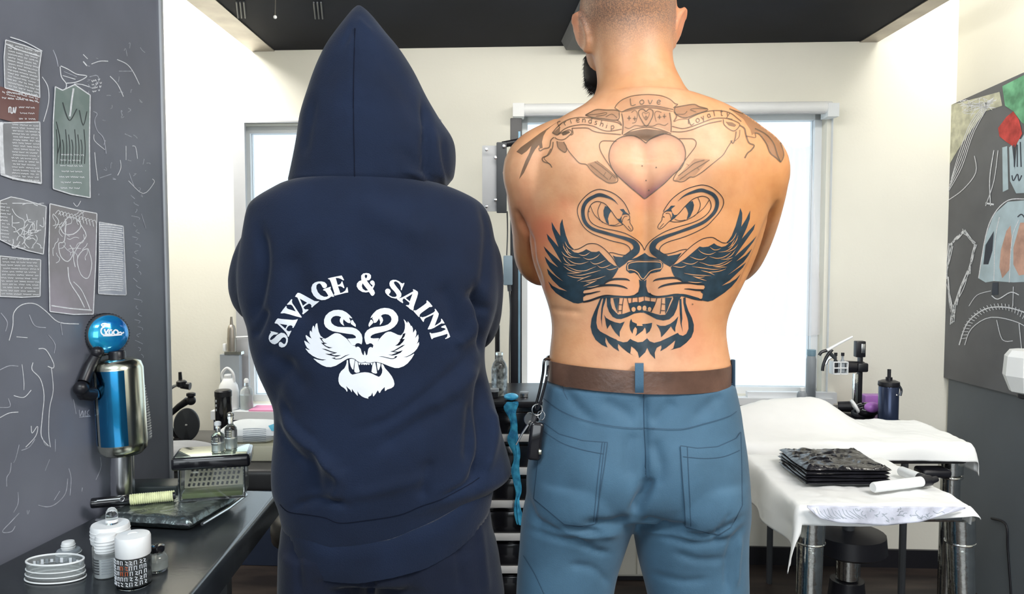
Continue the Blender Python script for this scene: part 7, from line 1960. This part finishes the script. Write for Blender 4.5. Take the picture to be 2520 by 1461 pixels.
# sheet 1: tall text sheet in two panels
poster([(14, 98), (60, 112), (102, 128), (96, 170), (98, 240), (12, 216), (10, 140)], M['sh_grey'], 'grey sheet crammed with chalk handwriting at the upper left of the wall',
       scribble(16, 98, 108, 232, 17, 0.25, 2.0, 1.7) + [(z0([(80, 290), (200, 330), (330, 400)]), 2.5), (z0([(40, 340), (150, 390), (310, 440)]), 2.5)])
poster([(0, 212), (12, 216), (98, 240), (94, 300), (40, 302), (0, 292)], M['sh_red'], 'rust red strip with white lettering between two handwritten sheets',
       scribble(4, 94, 226, 240, 2, 0.1, 3.0, 1.8) + [(z0([(70, 880), (70, 840), (85, 840), (85, 880), (100, 880), (105, 835), (115, 885), (125, 835)]), 3.0)] + scribble(46, 92, 264, 292, 3, 0.02, 2.5, 1.6), 0)
poster([(8, 302), (98, 300), (102, 452), (40, 440), (2, 428), (0, 330)], M['sh_grey'], 'handwritten chalk sheet with white lower edge under the rust strip',
       scribble(28, 100, 306, 440, 19, 0.06, 1.8, 1.6) + [([(2, 300), (4, 380), (8, 430)], 10), ([(2, 428), (40, 440), (100, 450)], 5)])
# sheet 2: greenish landscape
poster([(136, 213), (154, 222), (184, 208), (222, 234), (220, 350), (222, 486), (176, 478), (131, 464), (131, 300)], M['sh_green'], 'tall greenish sheet with chalk outline in the middle of the wall',
       scribble(146, 208, 380, 462, 7, 0.02, 2.4, 1.6) + [(z0([(575, 690), (560, 790), (550, 880), (545, 910)]), 4.5)], 2.8,
       [(z0([(490, 800), (520, 900), (550, 940), (600, 850)]), 2.5), (z0([(440, 950), (470, 1100), (450, 1200)]), 2), (z0([(620, 860), (650, 980), (680, 870)]), 2)] + [(z0([(440 + k * 24, 1010 + (k % 3) * 40), (450 + k * 24, 1150), (445 + k * 24, 1280)]), 1.8) for k in range(10)])
SB = 2.214
def zb(p): return [(x / SB, 440 + y / SB) for x, y in p]
poster(zb([(60, 98), (120, 110), (252, 150), (246, 300), (236, 410), (150, 390), (60, 360), (0, 330), (0, 120)]), M['sh_grey'], 'grey chalk sketch sheet with curling shapes at the left edge',
       squiggles(30, 108, 500, 610, 26, 5, 10, 2.0) + scribble(0, 26, 500, 590, 12, 0.1, 2, 1.6), 2.4)
poster(zb([(0, 420), (120, 432), (222, 440), (218, 640), (120, 645), (0, 640)]), M['sh_grey'], 'grey sheet of small chalk text below the curling sketch', scribble(2, 98, 636, 722, 12, 0.03, 1.8, 1.6), 2.4)
poster(zb([(272, 135), (400, 165), (528, 188), (522, 440), (508, 736), (400, 738), (272, 722), (266, 400)]), M['sh_purple'], 'large mauve chalk figure sheet in the lower middle of the wall',
       [(zb(p), w) for p, w in (([(330, 270), (370, 210), (420, 220), (440, 260), (400, 300), (350, 300), (330, 270)], 2.4), ([(360, 230), (350, 340), (320, 350), (330, 420), (370, 450), (400, 400), (380, 360)], 2.2), ([(440, 250), (470, 310), (430, 360), (400, 420), (410, 480)], 2.2),
        ([(480, 380), (500, 460), (480, 540), (440, 520), (420, 440), (450, 390), (480, 380)], 2.0), ([(370, 480), (380, 560), (430, 640), (460, 700)], 2.6), ([(400, 560), (440, 600), (470, 660), (490, 710)], 2.2), ([(280, 690), (380, 705), (500, 715)], 3.0), ([(290, 190), (320, 230), (300, 270)], 2.0))]
       + squiggles(130, 215, 520, 660, 22, 4, 8, 1.5) + [(zb([(300 + k * 18, 190 + k * 4), (320 + k * 18, 170 + k * 5), (330 + k * 18, 200 + k * 6)]), 1.6) for k in range(12)], 2.6)
poster(zb([(540, 235), (600, 245), (672, 258), (680, 440), (688, 632), (610, 630), (536, 625), (540, 430)]), M['sh_pale'], 'pale sheet of dense horizontal chalk lines right of the figure sheet',
       [([(243 + rnd.random() * 3, 552 + k * 5.6), (272, 553 + k * 5.5), (304 - rnd.random() * 4, 557 + k * 5.45)], 2.6) for k in range(30)], 2.0)
# loose chalk drawing on the wall itself
CH = []
CH += [(z0(p), w) for p, w in (([(415, 390), (440, 450), (455, 520)], 2.0), ([(470, 520), (480, 600), (520, 660), (500, 720)], 2.4), ([(475, 515), (530, 540), (600, 580), (680, 595), (600, 640), (520, 650)], 2.2), ([(500, 560), (600, 600)], 1.8), ([(490, 590), (590, 620)], 1.8), ([(580, 655), (640, 660), (700, 680)], 2.0),
       ([(700, 600), (760, 590), (770, 640), (720, 690), (690, 660)], 2.0), ([(715, 500), (780, 478), (845, 478)], 2.0), ([(915, 465), (990, 500), (1040, 560), (1090, 660)], 1.8), ([(930, 556), (1040, 556)], 1.5), ([(860, 595), (920, 660), (965, 755)], 2.0), ([(330, 600), (375, 680), (380, 800), (340, 950)], 2.0),
       ([(730, 870), (760, 890), (740, 940), (760, 1020), (810, 1080), (830, 1200)], 1.8), ([(735, 1050), (740, 1100), (820, 1170)], 1.5), ([(740, 1190), (750, 1300), (765, 1410)], 1.8), ([(975, 1045), (1030, 1070)], 1.6), ([(1035, 1140), (1060, 1150), (1075, 1240)], 1.5), ([(940, 1250), (945, 1310), (920, 1370)], 1.5),
       ([(1010, 1350), (1030, 1410), (1050, 1461)], 1.5), ([(650, 425), (685, 460)], 2.0), ([(650, 480), (680, 515)], 3.0), ([(780, 1390), (870, 1360)], 1.6), ([(985, 1140), (985, 1250)], 1.4))]
CH += [(zb(p), w) for p, w in (([(50, 880), (70, 800), (75, 730), (120, 685), (190, 680), (250, 720), (320, 780), (430, 790)], 2.2), ([(160, 740), (190, 800), (250, 810)], 2.0), ([(90, 860), (150, 865)], 1.6), ([(210, 925), (250, 930), (290, 1000), (290, 1030), (260, 1020)], 2.2), ([(265, 850), (300, 900), (295, 950)], 1.8),
       ([(180, 1000), (175, 1040), (220, 1090), (240, 1180), (230, 1300), (225, 1400), (265, 1455)], 2.2), ([(280, 1030), (290, 1150), (270, 1250), (265, 1380), (275, 1461)], 1.8), ([(0, 1040), (50, 1018), (100, 1020)], 2.0), ([(120, 1010), (130, 1100), (130, 1150)], 1.6), ([(75, 1180), (130, 1190), (170, 1150)], 2.0), ([(0, 1245), (55, 1240), (45, 1195)], 1.8),
       ([(0, 1300), (50, 1275), (100, 1270)], 2.0), ([(170, 1345), (175, 1385), (205, 1345), (195, 1400), (140, 1461)], 1.8), ([(5, 730), (40, 780), (30, 830)], 2.0), ([(400, 130), (420, 150), (440, 120)], 1.5), ([(700, 10), (780, 80), (840, 20), (830, 0)], 1.5), ([(770, 190), (795, 270)], 1.6), ([(330, 780), (340, 850)], 1.8), ([(400, 1200), (415, 1280)], 1.4))]
SC = 3.6
def zd(p): return [(x / SC, 1080 + y / SC) for x, y in p]
CH += [(zd(p), w) for p, w in (([(380, 0), (400, 50), (440, 60)], 1.8), ([(490, 0), (490, 110)], 1.6), ([(310, 0), (260, 70), (190, 100)], 1.8), ([(610, 260), (630, 350), (620, 500)], 1.8), ([(600, 350), (580, 480), (500, 570), (420, 600), (340, 585)], 2.0), ([(170, 50), (140, 170), (120, 210)], 1.4), ([(100, 210), (90, 290), (60, 340), (60, 420)], 1.6),
       ([(160, 470), (160, 570), (120, 650)], 1.6), ([(170, 655), (100, 730), (20, 820), (100, 820), (135, 770)], 2.0), ([(890, 160), (895, 250), (850, 360)], 1.6), ([(440, 180), (400, 280)], 1.4), ([(530, 460), (480, 540)], 1.4), ([(730, 430), (725, 465)], 1.8), ([(240, 630), (245, 670), (260, 630)], 1.4))]
for k in range(26):
    y = 480 + k * 17
    CH.append(([(322 + (k % 3) * 7 + k * .5, y), (326 + (k % 4) * 5 + k * .5, y + 4), (332 + (k % 2) * 9 + k * .5, y + 9)], 1.5))
CH += [([(195, 1008), (197, 1024), (203, 1010), (205, 1026)], 1.8), ([(210, 1010), (209, 1024), (216, 1022)], 1.8), ([(220, 1008), (214, 1016), (222, 1024)], 1.8), ([(195, 1026), (224, 1024)], 1.5)]
for k in range(34):
    x, y = rnd.uniform(215, 370), rnd.uniform(60, 480)
    CH.append(([(x, y), (x + rnd.uniform(-4, 9), y + rnd.uniform(-6, 9)), (x + rnd.uniform(-6, 12), y + rnd.uniform(0, 14))], 1.2))
dc = Decal(LWALL)
for k_, (p, w) in enumerate(CH): dc.stroke(p, w, 0.0, 0 if k_ < 40 and k_ % 3 else 1, smooth=4)
for p, w in scribble(225, 250, 200, 226, 4, -.2, 3, 1.8, 3): dc.stroke(p, w, 0.0, 0)
o_ = dc.build('chalk_drawing', [M['chalk'], M['chalk_dim']], wall_l); o_['kind'] = 'stuff'; o_['label'] = 'white chalk doodles on the dark partition'
# chalk line where wall meets the counter
mb = MB()

# ================================================================== drawing board on the right wall
brd = thing('drawing_board', PR(2430, 950, 0.01), 'large dark grey board with chalk and colour drawings on the right wall', 'board')
cs = [(2332, 262), (2560, 160), (2560, 988), (2310, 925)]
c0 = [PR(x, y, 0.006) for x, y in cs]; c1 = [PR(x, y, 0.018) for x, y in cs]
y0_ = c1[0].y; yb = c1[3].y
mb = MB(); mb.add(c0 + c1, [[3, 2, 1, 0], [4, 5, 6, 7]] + [[i, (i + 1) % 4, 4 + (i + 1) % 4, 4 + i] for i in range(4)])
mb.build('panel', mat('board_grey', (0.12, 0.125, 0.135), 0.5, var=0.15, vscale=4), brd, smooth=0)
RB = PlaneHit(PR, Vector((-1, 0, 0)), 0.0188)
SR = 1.461
def zr(p): return [(2220 + x / SR, y / SR) for x, y in p]
M['d_cream'] = mat('pastel_cream', (0.55, 0.55, 0.42), 0.8, var=0.2, vscale=30)
M['d_green'] = mat('pastel_green', (0.16, 0.42, 0.24), 0.8, var=0.35, vscale=20)
M['d_red'] = mat('pastel_red', (0.55, 0.07, 0.06), 0.8, var=0.3, vscale=25)
M['d_blue'] = mat('pastel_blue', (0.48, 0.60, 0.66), 0.8, var=0.12, vscale=12)
M['d_peach'] = mat('pastel_peach', (0.60, 0.36, 0.28), 0.8, var=0.2, vscale=20)
M['d_dark'] = mat('pastel_dark', (0.05, 0.06, 0.08), 0.8, var=0.2)
def patch(name, loops, mt, off, strokes=(), smt=None, label=None):
    RB.off = off
    dc = Decal(RB)
    for l in loops: dc.fill(zr(l), off=0.0, grid=7)
    for p, w in strokes: dc.stroke(zr(p), w, 0.0, 1 if smt else 0, smooth=4)
    o_ = dc.build(name, [mt] + ([smt] if smt else []), brd)
    if len(loops) + len(strokes) > 1: o_['kind'] = 'stuff'
    if label: o_['label'] = label
patch('cream_wash', [[(163, 380), (240, 360), (350, 330), (360, 380), (300, 400), (240, 480), (200, 540), (165, 600)]], M['d_cream'], 0.0188)
patch('green_leaf', [[(360, 310), (438, 270), (480, 260), (480, 470), (430, 440), (400, 400), (370, 380)]], M['d_green'], 0.0190)
patch('red_flower', [[(345, 460), (375, 420), (400, 400), (420, 430), (432, 480), (405, 530), (375, 510), (350, 490)]], M['d_red'], 0.0192)
patch('pale_fork', [[(385, 530), (395, 520), (405, 610), (415, 500), (428, 500), (440, 480), (500, 480), (500, 690), (410, 695), (388, 650)], [(360, 530), (378, 525), (382, 680), (362, 690)]], M['d_blue'], 0.0190)
patch('pale_jaw', [[(275, 1000), (300, 850), (330, 770), (380, 725), (438, 720), (500, 730), (500, 1010), (400, 1015), (330, 1010), (300, 1015)]], M['d_blue'], 0.0189)
patch('peach_tongue', [[(355, 900), (375, 830), (390, 810), (395, 870), (385, 970), (360, 1000), (350, 960)], [(400, 890), (425, 800), (480, 800), (480, 980), (420, 990), (400, 950)]], M['d_peach'], 0.0191)
patch('dark_marks', [[(292, 950), (300, 880), (330, 830), (325, 900), (310, 950)], [(325, 1015), (345, 1015), (345, 1060), (322, 1060)]], M['d_dark'], 0.0193,
      [([(395, 630), (400, 650), (415, 625), (420, 650), (430, 630)], 3), ([(415, 780), (430, 770), (445, 790)], 3), ([(402, 520), (404, 600)], 3), ([(414, 520), (414, 600)], 3), ([(425, 510), (428, 600)], 3)], M['d_dark'])
st_ = []
for k in range(5): st_.append(([(165 + k * 3, 690 - k * 12), (215 - k * 2, 600 - k * 14), (260 - k * 3, 470 - k * 8), (330 - k * 5, 350 + k * 3)], 1.6))
st_ += [([(165, 720), (220, 680), (265, 620), (260, 560)], 1.8), ([(330, 540), (315, 640), (318, 740)], 2.2), ([(345, 540), (330, 650), (300, 740)], 1.8), ([(300, 730), (330, 735)], 4)]
for (a_, b_) in (((180, 1160), (160, 1000)), ((160, 1000), (175, 880)), ((175, 880), (220, 830)), ((220, 830), (262, 880)), ((262, 880), (240, 980)), ((240, 980), (190, 1090)), ((190, 1090), (180, 1160))):
    for j in range(5): st_.append(([(a_[0] + rnd.uniform(-8, 8), a_[1] + rnd.uniform(-8, 8)), ((a_[0] + b_[0]) / 2 + rnd.uniform(-8, 8), (a_[1] + b_[1]) / 2), (b_[0] + rnd.uniform(-8, 8), b_[1] + rnd.uniform(-8, 8))], 1.8))
for k in range(26):
    a = math.radians(185 + k * 5.5)
    cx_, cy_, R1, R2 = 350, 1230, 140, 118
    st_.append(([(cx_ + R1 * math.cos(a), cy_ + R1 * math.sin(a)), (cx_ + R2 * math.cos(a + .05), cy_ + R2 * math.sin(a + .05))], 1.6))
st_ += [([(205, 1240), (235, 1160), (300, 1110), (380, 1105), (460, 1130)], 3.0), ([(225, 1240), (250, 1180), (320, 1140), (420, 1160), (470, 1200)], 2.0), ([(240, 1100), (270, 1060), (320, 1045)], 1.5), ([(400, 1030), (398, 1100)], 1.8), ([(340, 1150), (360, 1220), (398, 1225)], 1.8), ([(420, 1160), (430, 1260)], 2.0),
        ([(275, 1000), (300, 850), (330, 770), (380, 720), (438, 715)], 2.4), ([(330, 1010), (335, 860), (350, 780)], 2.0), ([(385, 1015), (395, 860), (420, 790)], 2.0), ([(322, 1062), (345, 1075), (390, 1050), (420, 1060)], 2.4)]
st_ += [([(rnd.uniform(180, 330), rnd.uniform(360, 420)), (rnd.uniform(200, 340), rnd.uniform(350, 410)), (rnd.uniform(200, 340), rnd.uniform(350, 400))], 1.2) for _ in range(16)]
patch('chalk_lines', [], M['chalk'], 0.0195, st_)
